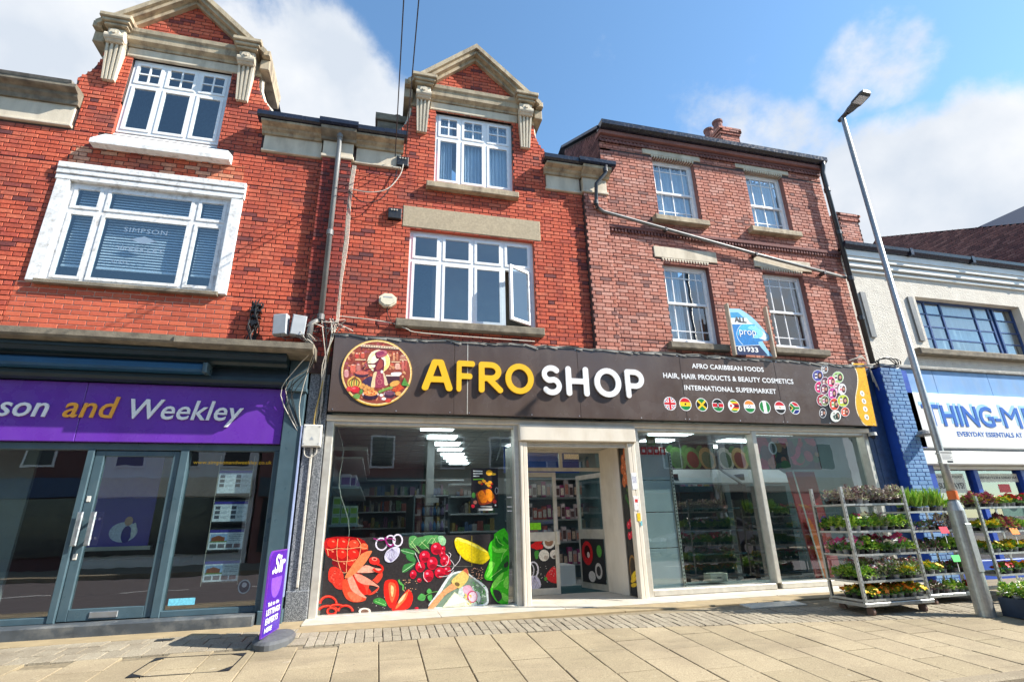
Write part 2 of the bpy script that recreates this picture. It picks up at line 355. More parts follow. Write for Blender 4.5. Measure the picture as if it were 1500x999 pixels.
# ------------------------------------------------------------------ mesh helpers
WPOS = {}
class MB:
    """collects faces and links them as ONE mesh object"""
    def __init__(s): s.v = []; s.f = []; s.mi = []; s.col = []
    def face(s, pts, m=0):
        b = len(s.v); s.v.extend([tuple(p) for p in pts]); s.f.append(tuple(range(b, b+len(pts)))); s.mi.append(m)
    def box(s, x0, x1, y0, y1, z0, z1, m=0):
        if x0 > x1: x0, x1 = x1, x0
        if y0 > y1: y0, y1 = y1, y0
        if z0 > z1: z0, z1 = z1, z0
        b = len(s.v)
        s.v += [(x0, y0, z0), (x1, y0, z0), (x1, y1, z0), (x0, y1, z0), (x0, y0, z1), (x1, y0, z1), (x1, y1, z1), (x0, y1, z1)]
        for q in ((0, 3, 2, 1), (4, 5, 6, 7), (0, 1, 5, 4), (1, 2, 6, 5), (2, 3, 7, 6), (3, 0, 4, 7)):
            s.f.append(tuple(b+i for i in q)); s.mi.append(m)
        return s
    def cbox(s, x0, x1, y0, y1, z0, z1, c=.008, m=0):
        """box whose four front edges (towards -Y) are chamfered"""
        b = len(s.v)
        s.v += [(x0, y1, z0), (x1, y1, z0), (x1, y1, z1), (x0, y1, z1), (x0, y0+c, z0), (x1, y0+c, z0), (x1, y0+c, z1), (x0, y0+c, z1),
                (x0+c, y0, z0+c), (x1-c, y0, z0+c), (x1-c, y0, z1-c), (x0+c, y0, z1-c)]
        for q in ((0, 3, 2, 1), (8, 9, 10, 11), (0, 1, 5, 4), (1, 2, 6, 5), (2, 3, 7, 6), (3, 0, 4, 7), (4, 5, 9, 8), (5, 6, 10, 9), (6, 7, 11, 10), (7, 4, 8, 11)):
            s.f.append(tuple(b+i for i in q)); s.mi.append(m)
        return s
    def prism(s, poly, y0, y1, m=0):
        """polygon in x,z pushed from y0 (front) to y1"""
        n = len(poly); b = len(s.v)
        area = sum(poly[i][0]*poly[(i+1) % n][1]-poly[(i+1) % n][0]*poly[i][1] for i in range(n))
        if area < 0: poly = poly[::-1]
        s.v += [(x, y0, z) for x, z in poly]+[(x, y1, z) for x, z in poly]
        s.f.append(tuple(b+i for i in range(n))); s.mi.append(m)
        s.f.append(tuple(b+n+i for i in reversed(range(n)))); s.mi.append(m)
        for i in range(n):
            j = (i+1) % n
            s.f.append((b+j, b+i, b+n+i, b+n+j)); s.mi.append(m)
        return s
    def sideprism(s, poly, x0, x1, m=0):
        """profile in y,z pushed along x"""
        n = len(poly); b = len(s.v)
        s.v += [(x0, y, z) for y, z in poly]+[(x1, y, z) for y, z in poly]
        s.f.append(tuple(b+i for i in reversed(range(n)))); s.mi.append(m)
        s.f.append(tuple(b+n+i for i in range(n))); s.mi.append(m)
        for i in range(n):
            j = (i+1) % n
            s.f.append((b+i, b+j, b+n+j, b+n+i)); s.mi.append(m)
        return s
    def cyl(s, p0, p1, r0, r1=None, n=12, m=0, caps=True):
        r1 = r0 if r1 is None else r1
        p0 = Vector(p0); p1 = Vector(p1); d = (p1-p0).normalized()
        a = d.orthogonal().normalized(); c = d.cross(a); b = len(s.v)
        for p, r in ((p0, r0), (p1, r1)):
            for i in range(n):
                t = 2*math.pi*i/n; q = p+(a*math.cos(t)+c*math.sin(t))*r; s.v.append(tuple(q))
        for i in range(n):
            j = (i+1) % n; s.f.append((b+i, b+j, b+n+j, b+n+i)); s.mi.append(m)
        if caps:
            s.f.append(tuple(b+i for i in reversed(range(n)))); s.mi.append(m)
            s.f.append(tuple(b+n+i for i in range(n))); s.mi.append(m)
        return s
    def tube(s, pts, r, n=6, m=0):
        P = [Vector(p) for p in pts]; b = len(s.v); a = None
        for i, p in enumerate(P):
            d = (P[min(i+1, len(P)-1)]-P[max(i-1, 0)]).normalized()
            if a is None: a = d.orthogonal().normalized()
            a = (a-d*a.dot(d)).normalized(); c = d.cross(a)
            for k in range(n):
                t = 2*math.pi*k/n; s.v.append(tuple(p+(a*math.cos(t)+c*math.sin(t))*r))
        for i in range(len(P)-1):
            for k in range(n):
                j = (k+1) % n; q = b+i*n
                s.f.append((q+k, q+j, q+n+j, q+n+k)); s.mi.append(m)
        s.f.append(tuple(b+k for k in reversed(range(n)))); s.mi.append(m)
        s.f.append(tuple(b+(len(P)-1)*n+k for k in range(n))); s.mi.append(m)
        return s
    def lathe(s, prof, cx, cy, n=16, m=0):
        """profile [(r,z)] about the vertical through cx,cy"""
        b = len(s.v)
        for r, z in prof:
            for i in range(n):
                t = 2*math.pi*i/n; s.v.append((cx+r*math.cos(t), cy+r*math.sin(t), z))
        for k in range(len(prof)-1):
            for i in range(n):
                j = (i+1) % n; q = b+k*n; s.f.append((q+i, q+j, q+n+j, q+n+i)); s.mi.append(m)
        s.f.append(tuple(b+i for i in reversed(range(n)))); s.mi.append(m)
        q = b+(len(prof)-1)*n; s.f.append(tuple(q+i for i in range(n))); s.mi.append(m)
        return s
    def xform(s, M, start=0):
        for i in range(start, len(s.v)): s.v[i] = tuple(M @ Vector(s.v[i]))
        return s
    def build(s, name, mats, parent=None, smooth=False, kind=None, label=None, origin=None):
        if not s.v: return None
        if origin is None:
            xs = [v[0] for v in s.v]; ys = [v[1] for v in s.v]; zs = [v[2] for v in s.v]
            origin = Vector(((min(xs)+max(xs))/2, (min(ys)+max(ys))/2, min(zs)))
        else: origin = Vector(origin)
        me = bpy.data.meshes.new(name)
        me.from_pydata([(v[0]-origin.x, v[1]-origin.y, v[2]-origin.z) for v in s.v], [], s.f)
        if not isinstance(mats, (list, tuple)): mats = [mats]
        for m in mats: me.materials.append(m)
        if len(mats) > 1: me.polygons.foreach_set('material_index', s.mi)
        if s.col:
            at = me.color_attributes.new('Col', 'FLOAT_COLOR', 'CORNER')
            dat = []
            for f, c in zip(s.f, s.col): dat.extend(list(c)*len(f))
            at.data.foreach_set('color', dat)
        if smooth: me.polygons.foreach_set('use_smooth', [True]*len(me.polygons))
        me.update()
        return link(name, me, origin, parent, kind, label)
def link(name, me, loc, parent=None, kind=None, label=None):
    o = bpy.data.objects.new(name, me); COL.objects.link(o)
    o.location = loc; WPOS[o.name] = Vector(loc)
    if parent is not None:
        o.parent = parent; o.matrix_parent_inverse = Matrix.Translation(-WPOS[parent.name])
    if kind: o['kind'] = kind
    if label: o['label'] = label
    return o
def thing(name, label, cat, loc, group=None):
    o = bpy.data.objects.new(name, None); COL.objects.link(o)
    o.location = loc; WPOS[o.name] = Vector(loc); o.empty_display_size = .2
    o['label'] = label; o['category'] = cat
    if group: o['group'] = group
    return o
def tag(o, label, cat, group=None):
    o['label'] = label; o['category'] = cat
    if group: o['group'] = group
    return o
def copy_tree(o, parent=None, delta=None):
    c = o.copy(); COL.objects.link(c)
    w = WPOS[o.name]+(delta or Vector((0, 0, 0)))
    if parent is not None: c.parent = parent; WPOS[c.name] = WPOS[o.name]
    else: c.location = w; WPOS[c.name] = w
    for ch in list(o.children): copy_tree(ch, c)
    return c

# ------------------------------------------------------------------ lettering
def text_faces(txt, shear=0.0, bold=0.0, space=1.0, extrude=0.0, lines=1.0):
    cu = bpy.data.curves.new('lettering', 'FONT'); cu.body = txt; cu.shear = shear; cu.offset = bold; cu.space_character = space
    cu.resolution_u = 3; cu.space_line = lines
    o = bpy.data.objects.new('lettering', cu); COL.objects.link(o)
    dg = bpy.context.evaluated_depsgraph_get(); dg.update()
    me = o.evaluated_get(dg).to_mesh()
    V = [(v.co.x, v.co.y) for v in me.vertices]; F = [tuple(p.vertices) for p in me.polygons]
    o.evaluated_get(dg).to_mesh_clear()
    bpy.data.objects.remove(o); bpy.data.curves.remove(cu)
    return V, F
def letter(mb, txt, x0, x1, z0, z1, y, m=0, d=.004, map3=None, **k):
    """lettering fitted into the box x0..x1, z0..z1 on the plane y, raised by d"""
    V, F = text_faces(txt, **k)
    if not V: return
    a = min(v[0] for v in V); b = max(v[0] for v in V); c = min(v[1] for v in V); e = max(v[1] for v in V)
    P = [(x0+(v[0]-a)/(b-a)*(x1-x0), z0+(v[1]-c)/(e-c)*(z1-z0)) for v in V]
    solid2d(mb, P, F, y, d, m, map3)
def solid2d(mb, P, F, y, d, m, map3=None):
    T = map3 or (lambda u, v, w: (u, w, v))
    b = len(mb.v); n = len(P)
    mb.v += [T(p[0], p[1], y-d) for p in P]
    if d > .0015: mb.v += [T(p[0], p[1], y) for p in P]
    edges = {}
    for f in F:
        A = sum(P[f[i]][0]*P[f[(i+1) % len(f)]][1]-P[f[(i+1) % len(f)]][0]*P[f[i]][1] for i in range(len(f)))
        g = f if A > 0 else f[::-1]
        mb.f.append(tuple(b+i for i in g)); mb.mi.append(m)
        for i in range(len(g)): edges[(g[i], g[(i+1) % len(g)])] = 1
    if d > .0015:
        for (i, j) in edges:
            if (j, i) not in edges:
                mb.f.append((b+j, b+i, b+n+i, b+n+j)); mb.mi.append(m)
def sdf_letter(strokes, w, step=.028):
    """rounded letter from thick strokes (unit box): outline by marching squares, filled as a curve"""
    segs = []
    for st in strokes:
        for a, b in zip(st, st[1:]): segs.append((a, b))
    xs = [p[0] for s_ in strokes for p in s_]; zs = [p[1] for s_ in strokes for p in s_]
    x0 = min(xs)-w; z0 = min(zs)-w; nx = int((max(xs)+w-x0)/step)+2; nz = int((max(zs)+w-z0)/step)+2
    def sd(x, z):
        m = 9
        for (ax, az), (bx, bz) in segs:
            dx, dz = bx-ax, bz-az; L = dx*dx+dz*dz
            t = 0 if L == 0 else max(0, min(1, ((x-ax)*dx+(z-az)*dz)/L))
            h = math.hypot(x-ax-t*dx, z-az-t*dz)
            if h < m: m = h
        return m-w/2
    G = [[sd(x0+i*step, z0+j*step) for j in range(nz)] for i in range(nx)]
    nxt = {}; pos = {}
    def ep(i, j, k, l):
        key = (i, j, k, l)
        a, b = G[i][j], G[k][l]; t = a/(a-b)
        pos[key] = (x0+(i+(k-i)*t)*step, z0+(j+(l-j)*t)*step); return key
    for i in range(nx-1):
        for j in range(nz-1):
            c = [(i, j), (i+1, j), (i+1, j+1), (i, j+1)]
            ins = [G[a][b] < 0 for a, b in c]
            cr = []
            for k in range(4):
                a, b = c[k], c[(k+1) % 4]
                if ins[k] != ins[(k+1) % 4]:
                    p, q = (a, b) if a < b else (b, a)
                    cr.append((ep(*p, *q), ins[k]))
            # leaving crossings connect to entering ones
            out = [e for e, w_ in cr if w_]; inn = [e for e, w_ in cr if not w_]
            for e, f in zip(out, inn): nxt[e] = f
    loops = []
    while nxt:
        k, v = nxt.popitem(); L = [k]
        while v in nxt: L.append(v); v = nxt.pop(v)
        loops.append([pos[q] for q in L])
    cu = bpy.data.curves.new('outline', 'CURVE'); cu.dimensions = '2D'; cu.fill_mode = 'BOTH'
    for L in loops:
        if len(L) < 4: continue
        sp = cu.splines.new('POLY'); sp.points.add(len(L)-1)
        for p, q in zip(sp.points, L): p.co = (q[0], q[1], 0, 1)
        sp.use_cyclic_u = True
    o = bpy.data.objects.new('outline', cu); COL.objects.link(o)
    dg = bpy.context.evaluated_depsgraph_get(); dg.update()
    me = o.evaluated_get(dg).to_mesh()
    V = [(v.co.x, v.co.y) for v in me.vertices]; F = [tuple(p.vertices) for p in me.polygons]
    o.evaluated_get(dg).to_mesh_clear(); bpy.data.objects.remove(o); bpy.data.curves.remove(cu)
    return V, F
def arc(cx, cz, rx, rz, a0, a1, n=14):
    return [(cx+rx*math.cos(R(a0+(a1-a0)*i/n)), cz+rz*math.sin(R(a0+(a1-a0)*i/n))) for i in range(n+1)]

def artwork(shapes, y, name, parent, gap=.0003, label=None, map3=None):
    """flat printed artwork: overlapping shapes lie in thin layers on the panel at y"""
    mb = MB(); placed = []
    T = map3 or (lambda u, v, w: (u, w, v))
    for col, pts in shapes:
        bb = (min(p[0] for p in pts), max(p[0] for p in pts), min(p[1] for p in pts), max(p[1] for p in pts))
        lay = 0
        for b2, l2 in placed:
            if l2 >= lay and bb[0] < b2[1] and bb[1] > b2[0] and bb[2] < b2[3] and bb[3] > b2[2]: lay = l2+1
        placed.append((bb, lay))
        A = sum(pts[i][0]*pts[(i+1) % len(pts)][1]-pts[(i+1) % len(pts)][0]*pts[i][1] for i in range(len(pts)))
        if A < 0: pts = pts[::-1]
        mb.face([T(p[0], p[1], y-gap*lay) for p in pts]); mb.col.append((*lin(col), 1))
    return mb.build(name, PRINT, parent, label=label)
def oval(cx, cz, rx, rz, n=20, a=0):
    a = R(a)
    return [(cx+rx*math.cos(t)*math.cos(a)-rz*math.sin(t)*math.sin(a), cz+rx*math.cos(t)*math.sin(a)+rz*math.sin(t)*math.cos(a)) for t in [2*math.pi*i/n for i in range(n)]]
def rect(x0, x1, z0, z1): return [(x0, z0), (x1, z0), (x1, z1), (x0, z1)]
def clip_convex(poly, win):
    """clip any convex polygon to a convex counter-clockwise window"""
    out = list(poly)
    for i in range(len(win)):
        a, b = win[i], win[(i+1) % len(win)]; inp, out = out, []
        ins = lambda p: (b[0]-a[0])*(p[1]-a[1])-(b[1]-a[1])*(p[0]-a[0]) >= 0
        for j in range(len(inp)):
            p, q = inp[j-1], inp[j]
            if ins(p) != ins(q):
                d1 = (b[0]-a[0])*(p[1]-a[1])-(b[1]-a[1])*(p[0]-a[0]); d2 = (b[0]-a[0])*(q[1]-a[1])-(b[1]-a[1])*(q[0]-a[0])
                t = d1/(d1-d2); out.append((p[0]+(q[0]-p[0])*t, p[1]+(q[1]-p[1])*t))
            if ins(q): out.append(q)
        if not out: return []
    return out

# ------------------------------------------------------------------ brickwork
BL, BH, BHD = .2125, .0625, .1015
PX, PZ = .225, .0745
_shared = {}
def shared_brick(kind, m):
    k = (kind, m.name)
    if k not in _shared:
        w = BL if kind == 's' else BHD
        b = MB().cbox(-w/2, w/2, 0, .016, 0, BH, .0035)
        me = bpy.data.meshes.new('brick'); me.from_pydata(b.v, [], b.f); me.materials.append(m); me.update()
        _shared[k] = me
    return _shared[k]
def brickwork(y, z0, z1, xr, holes, m, bond='flemish', phase=0, zbase=None):
    """list of bricks (x0,x1,z0,z1,y,whole,m) between z0 and z1; xr(z) gives the x intervals"""
    out = []
    zb = z0 if zbase is None else zbase
    k = math.floor((z0-zb)/PZ)
    while zb+k*PZ < z1-.01:
        cz0 = zb+k*PZ; cz1 = cz0+BH
        cuts = sorted({max(cz0, z0), min(cz1, z1)} | {h for H in holes for h in (H[2], H[3]) if cz0+.004 < h < cz1-.004 and z0 < h < z1})
        for a, b in zip(cuts, cuts[1:]):
            if b-a < .012: continue
            zc = (a+b)/2
            iv = list(xr(zc))
            for H in holes:
                if H[2]-.001 < zc < H[3]+.001:
                    nv = []
                    for p, q in iv:
                        if H[1] <= p or H[0] >= q: nv.append((p, q)); continue
                        if H[0] > p: nv.append((p, H[0]))
                        if H[1] < q: nv.append((H[1], q))
                    iv = nv
            if bond == 'flemish':
                x = -12.0+(k % 2)*(PX/2+PX/4)+phase; seq = [BL, BHD]; gaps = [PX, PX/2]
            else:
                x = -12.0+(k % 2)*PX/2+phase+random.uniform(-.01, .01); seq = [BL]; gaps = [PX]
            i = 0
            lim = max([q for p, q in iv], default=-99)
            while x < lim:
                w = seq[i % len(seq)]; e = x+w
                for p, q in iv:
                    s0 = max(x, p); s1 = min(e, q)
                    if s1-s0 > .02:
                        whole = 's' if (w == BL and s1-s0 > w-.001) else ('h' if s1-s0 > w-.001 else None)
                        if b-a < BH-.002: whole = None
                        out.append((s0, s1, a, b, y, whole, m))
                x += gaps[i % len(gaps)]; i += 1
        k += 1
    return out
def lay_bricks(bricks, parent, n=300, rough=.003, name='brickwork'):
    """the n bricks that show largest as single parts, the rest joined into one part"""
    cand = [(view_depth(((b[0]+b[1])/2, b[4], b[2]))*(1 if b[5] == 's' else 1.9), i) for i, b in enumerate(bricks)
            if b[5] and in_frame(((b[0]+b[1])/2, b[4], (b[2]+b[3])/2))]
    cand.sort(); single = {i for d, i in cand[:n]}
    groups = {}
    for i, (x0, x1, z0, z1, y, whole, m) in enumerate(bricks):
        pr = .0105+random.uniform(-rough, rough)
        if i in single:
            o = link('brick', shared_brick(whole, m), ((x0+x1)/2, y-pr, z0), parent)
        else:
            g = groups.setdefault(m.name, (MB(), m))
            g[0].cbox(x0, x1, y-pr, y+.004, z0+random.uniform(-.001, .001), z1, .0035)
    for mb, m in groups.values():
        mb.build(name, m, parent, kind='stuff')
def wall_slab(parent, name, x0, x1, z0, z1, holes, y0, y1, m, mreveal=None):
    """masonry core with openings: front cells, plus the reveals of each opening"""
    mb = MB()
    xs = sorted({x0, x1} | {v for h in holes for v in (h[0], h[1]) if x0 < v < x1})
    zs = sorted({z0, z1} | {v for h in holes for v in (h[2], h[3]) if z0 < v < z1})
    for i in range(len(xs)-1):
        run = None
        for j in range(len(zs)-1):
            cx = (xs[i]+xs[i+1])/2; cz = (zs[j]+zs[j+1])/2
            inside = any(h[0] < cx < h[1] and h[2] < cz < h[3] for h in holes)
            if not inside:
                if run is None: run = [zs[j], zs[j+1]]
                else: run[1] = zs[j+1]
            if inside or j == len(zs)-2:
                if run: 
                    a, b = run
                    mb.face([(xs[i], y0, a), (xs[i+1], y0, a), (xs[i+1], y0, b), (xs[i], y0, b)])
                    mb.face([(xs[i+1], y1, a), (xs[i], y1, a), (xs[i], y1, b), (xs[i+1], y1, b)])
                    run = None
    for h in holes:
        a, b, c, d = max(h[0], x0), min(h[1], x1), max(h[2], z0), min(h[3], z1)
        if a >= b or c >= d: continue
        mb.face([(a, y0, c), (a, y1, c), (a, y1, d), (a, y0, d)], 1)
        mb.face([(b, y1, c), (b, y0, c), (b, y0, d), (b, y1, d)], 1)
        if h[3] < z1: mb.face([(a, y0, d), (b, y0, d), (b, y1, d), (a, y1, d)], 1)
        mb.face([(a, y1, c), (b, y1, c), (b, y0, c), (a, y0, c)], 1)
    mb.face([(x0, y1, z0), (x0, y0, z0), (x0, y0, z1), (x0, y1, z1)]); mb.face([(x1, y0, z0), (x1, y1, z0), (x1, y1, z1), (x1, y0, z1)])
    for i in range(len(xs)-1):
        cx = (xs[i]+xs[i+1])/2
        if not any(h[0] < cx < h[1] and h[3] >= z1 for h in holes):
            mb.face([(xs[i], y0, z1), (xs[i+1], y0, z1), (xs[i+1], y1, z1), (xs[i], y1, z1)])
    return mb.build(name, [m, mreveal or m], parent)

# ------------------------------------------------------------------ windows
def pane(par, x0, x1, z0, z1, y, g, frost=False):
    MB().box(x0, x1, y, y+.006, z0, z1).build('pane', g, par)
def curtain(par, x0, x1, z0, z1, y, m=None, waves=7, amp=.025, gap=None):
    mb = MB(); n = int(waves*8)
    for i in range(n):
        a, b = i/n, (i+1)/n
        f = lambda t: y+amp*math.sin(t*waves*6.283+.6*math.sin(t*19))+amp*.4*math.sin(t*waves*15)
        xa, xb = x0+a*(x1-x0), x0+b*(x1-x0)
        mb.face([(xa, f(a), z0), (xb, f(b), z0), (xb, f(b), z1), (xa, f(a), z1)])
    mb.build('curtain', m or CURTAIN, par, smooth=True)

# ------------------------------------------------------------------ printed artwork
# each print is drawn on a thousandths grid of its own; eight numbers lay that grid on its panel (x,z)
FILM_LEFT = (1.29057, 0.08040, -0.82354, -0.07308, -1.19410, 1.15438, -0.03964, 0.05377)
FILM_RIGHT = (1.24765, 0.07772, 0.48528, -0.07065, -1.15439, 1.12595, -0.03832, 0.05199)
ROUNDEL = (1.05453, 0.06569, -0.71762, -0.06109, -0.97383, 3.83089, -0.03362, 0.04561)
SIGN_END = (1.32753, 0.08270, 7.77499, -0.07691, -1.22594, 3.97371, -0.04232, 0.05742)
LETTING = (0.99385, 0.06191, 5.96652, -0.05781, -0.91748, 4.86422, -0.03189, 0.04326)
POSTER = (1.83775, 0.11448, -0.77833, -0.10411, -1.70032, 2.63547, -0.05649, 0.07664)
LEAF = (2.80535, 0.17476, 2.42446, -0.15042, -2.60709, 2.56070, -0.07863, 0.10668)
def smooth(pts, n=4):
    out = []; N = len(pts)
    for i in range(N):
        a, b, c, e = [pts[(i+k-1) % N] for k in range(4)]
        for j in range(n):
            t = j/n
            out.append(tuple(.5*(2*b[h]+(c[h]-a[h])*t+(2*a[h]-5*b[h]+4*c[h]-e[h])*t*t+(3*b[h]-a[h]-3*c[h]+e[h])*t**3) for h in (0, 1)))
    return out
def opens(pts, n=3):
    P = [pts[0]]+list(pts)+[pts[-1]]; out = []
    for i in range(1, len(P)-2):
        a, b, c, e = P[i-1:i+3]
        for j in range(n):
            t = j/n
            out.append(tuple(.5*(2*b[h]+(c[h]-a[h])*t+(2*a[h]-5*b[h]+4*c[h]-e[h])*t*t+(3*b[h]-a[h]-3*c[h]+e[h])*t**3) for h in (0, 1)))
    out.append(tuple(pts[-1])); return out
def edges_of(P, w, closed=False):
    A = []; B = []; n = len(P)
    for i in range(n):
        a = P[i-1] if i else (P[n-2] if closed else P[0]); b = P[i+1] if i < n-1 else (P[1] if closed else P[i])
        dx, dy = b[0]-a[0], b[1]-a[1]; L = math.hypot(dx, dy)+1e-9
        A.append((P[i][0]-dy/L*w/2, P[i][1]+dx/L*w/2)); B.append((P[i][0]+dy/L*w/2, P[i][1]-dx/L*w/2))
    return A, B
class Art:
    def __init__(s, H): s.H = H; s.out = []
    def at(s, u, v):
        H = s.H; u /= 1000; v /= 1000; k = H[6]*u+H[7]*v+1
        return ((H[0]*u+H[1]*v+H[2])/k, (H[3]*u+H[4]*v+H[5])/k)
    def p(s, col, pts): s.out.append((col, [s.at(*q_) for q_ in pts]))
    def s(s_, col, pts, n=3): s_.p(col, smooth(pts, n))
    def e(s, col, cx, cy, rx, ry, a=0, n=14): s.p(col, oval(cx, cy, rx, ry, n, a))
    def l(s, col, pts, w): A, B = edges_of(opens(pts), w); s.p(col, A+B[::-1])
    def ring(s, col, cx, cy, rx, ry, w, a=0, a0=0, a1=360):
        P = []
        for i in range(15):
            t = R(a0+(a1-a0)*i/14); x, y = rx*math.cos(t), ry*math.sin(t)
            P.append((cx+x*math.cos(R(a))-y*math.sin(R(a)), cy+x*math.sin(R(a))+y*math.cos(R(a))))
        A, B = edges_of(P, w, a1-a0 >= 360)
        for i in range(14): s.p(col, [A[i], A[i+1], B[i+1], B[i]])

def _artworks():
    random.seed(4)
    # vegetables on the window film
    v=Art(FILM_LEFT)
    DK=(52,47,48)
    RED_=(222,38,28);RED2_=(165,18,22);O=(240,110,70);PK=(245,150,125);DR=(120,15,25)
    v.s(RED2_,[(130,130),(470,125),(570,240),(480,330),(440,420),(350,490),(290,460),(240,420),(200,350),(130,300)])
    for cx,cy,rx,ry,c in [(190,180,52,50,RED_),(300,180,58,55,RED_),(415,190,55,45,(235,70,45)),(520,215,45,35,(240,105,60)),(185,285,45,50,RED2_),(290,290,52,52,RED_),(410,290,60,52,(240,40,30)),(225,385,38,35,DR),(305,410,40,55,RED2_),(390,380,50,45,(215,50,35))]:
        v.e(c,cx,cy,rx,ry); v.e((250,130,100),cx+10,cy-18,rx*.3,ry*.16,20,8)
    net=(240,170,120)
    for L in [[(130,240),(180,250),(240,235),(350,240),(470,225),(560,240)],[(250,135),(240,235),(240,300),(250,370)],[(370,130),(350,240),(350,340),(340,400),(340,490)],[(450,130),(490,200),(470,320),(430,370)],[(190,350),(250,370),(350,370),(440,350)],[(250,370),(290,480),(340,485)],[(140,240),(150,310)]]: v.l(net,L,6)
    v.s((215,55,40),[(160,450),(220,425),(290,470),(310,540),(300,660),(230,650),(190,600),(150,560)])
    for i in range(22): v.e(random.choice([(240,100,80),(180,30,30)]),random.uniform(175,290),random.uniform(460,640),9,5,random.uniform(0,180),6)
    v.s((225,75,45),[(300,570),(350,560),(400,640),(470,700),(545,760),(500,790),(410,795),(340,760),(300,680)])
    v.s((238,110,75),[(345,700),(420,690),(500,740),(470,790),(400,780)])
    v.s(RED_,[(370,520),(420,520),(500,600),(560,640),(600,700),(520,720),(440,690),(380,620)])
    v.s(PK,[(350,540),(400,520),(440,600),(480,680),(550,750),(500,740),(400,680),(365,610)])
    v.s((225,70,50),[(430,500),(500,510),(590,580),(700,470),(715,530),(660,600),(600,570),(560,720),(680,640),(640,700),(560,720),(530,640)])
    v.s(PK,[(420,500),(500,515),(600,570),(685,640),(610,620),(520,610),(450,570)])
    v.s((248,165,140),[(440,480),(540,410),(640,440),(710,450),(640,480),(540,490)])
    v.s((240,130,80),[(320,540),(400,410),(500,290),(600,258),(590,300),(510,420),(400,520)])
    v.e((220,45,40),630,365,58,42,10);v.e((245,140,120),632,345,30,20,10);v.e(RED2_,635,347,18,10,10)
    v.ring(RED_,670,440,50,38,22,20,-120,150)
    for cx,cy,rx,ry,a0,a1 in [(150,810,85,75,180,360),(150,880,95,45,180,360),(185,890,45,35,0,360),(330,890,75,60,180,360),(240,850,70,30,180,330)]: v.ring(RED_,cx,cy,rx,ry,24,0,a0,a1); v.ring((250,120,90),cx,cy,rx+3,ry+3,4,0,a0,a1)
    v.s((60,140,60),[(625,770),(690,750),(750,790),(750,840),(670,820),(625,800)])
    v.l((150,220,130),[(640,785),(750,830)],5)
    v.s(RED_,[(745,575),(850,565),(885,640),(880,760),(810,860),(760,800),(730,700)])
    v.s((240,100,60),[(780,600),(840,600),(860,680),(820,800),(790,740)]);v.s((250,190,130),[(805,620),(835,650),(820,740),(805,700)])
    v.s(RED_,[(990,660),(1035,740),(1000,850),(900,885),(810,875),(870,800),(930,720)])
    v.s((245,120,70),[(980,680),(960,760),(880,850),(850,860),(900,770)]);v.s((250,200,150),[(960,700),(930,770),(880,810),(900,760)])
    v.e((225,215,200),530,890,65,35,0);v.e((120,90,75),530,895,42,25)
    v.l((90,170,80),[(885,560),(900,600),(930,620),(930,670)],18);v.l((90,170,80),[(900,600),(915,590)],12)
    for i in range(26): v.e((220,170,130),random.uniform(930,1080),random.uniform(560,680),5,4,0,6)
    for i in range(14): v.e((210,200,190),random.uniform(450,760),random.uniform(680,870),4,3,0,6)
    # onion
    for cx,cy,rx,ry in [(705,190,58,62),(800,150,48,50),(875,150,48,60)]: v.ring((235,225,240),cx,cy,rx,ry,15)
    v.ring((150,30,110),790,150,38,65,18,-15,40,220);v.l((160,40,120),[(620,130),(700,150),(790,130),(850,150)],10)
    v.s((215,210,230),[(790,240),(850,215),(895,235),(885,310),(820,375),(760,375),(735,330),(755,270)])
    for k in range(7): v.l((140,130,165),[(815,235),(750+k*20,300),(805,372)],3.5)
    # basil left
    for q in [[(905,250),(960,235),(1050,260),(1060,300),(1000,310),(940,290)],[(980,310),(1020,300),(1065,360),(1040,380),(1000,350)],[(920,480),(940,410),(1000,390),(1060,380),(1030,430),(960,480)]]: v.s((60,125,65),q)
    for L in [[(910,255),(1040,290)],[(985,315),(1050,370)],[(925,480),(1050,395)]]: v.l((190,230,180),L,5)
    vin=v
    w=Art(FILM_RIGHT)
    for q in [[(-5,130),(60,110),(100,160),(60,240),(0,240)],[(60,150),(150,120),(220,140),(190,200),(100,230)],[(150,120),(250,105),(330,130),(300,200),(200,190)],[(240,125),(320,105),(330,170),(270,210)]]: w.s((85,150,85),q)
    w.s((150,200,150),[(320,125),(370,110),(410,160),(390,220),(340,200)])
    w.s((60,125,60),[(100,200),(190,170),(220,240),(140,260)]); w.s((60,130,65),[(-40,330),(20,320),(70,380),(40,405),(-20,380)])
    for L in [[(10,210),(70,130)],[(110,220),(180,150)],[(200,200),(260,130),(300,200)],[(250,200),(300,120)],[(350,200),(380,130)],[(20,170),(110,300)],[(130,180),(220,260)],[(0,200),(110,310)]]: w.l((190,225,150),L,5)
    Rd=(205,20,50)
    for cx,cy,rx,ry in [(378,265,25,40),(370,320,35,42),(300,255,62,70),(170,345,62,68),(400,390,55,65),(255,420,60,75),(120,460,55,62),(420,500,45,50),(340,525,60,62),(40,545,38,50),(210,560,60,72),(110,610,25,25),(430,420,35,45)]:
        w.e(Rd,cx,cy,rx,ry,10); w.e((150,10,35),cx+rx*.15,cy+ry*.45,rx*.7,ry*.35,0); w.e((245,130,150),cx-rx*.2,cy-ry*.35,rx*.28,ry*.2,0,8)
    wh=(225,215,215)
    for L in [[(310,440),(380,455),(430,420),(440,350),(410,315)],[(430,510),(480,490),(500,440),(460,380)],[(330,570),(430,560),(500,500)],[(160,520),(160,580),(200,630)],[(60,300),(100,390),(130,470)],[(480,480),(560,390),(570,320)],[(440,300),(465,320),(450,360)]]: w.l(wh,L,6)
    w.s((235,205,20),[(530,130),(620,150),(780,220),(900,310),(905,360),(820,430),(700,405),(590,350),(530,270),(505,180)])
    w.s((250,235,90),[(545,140),(640,165),(790,235),(880,300),(800,270),(650,200),(560,170)])
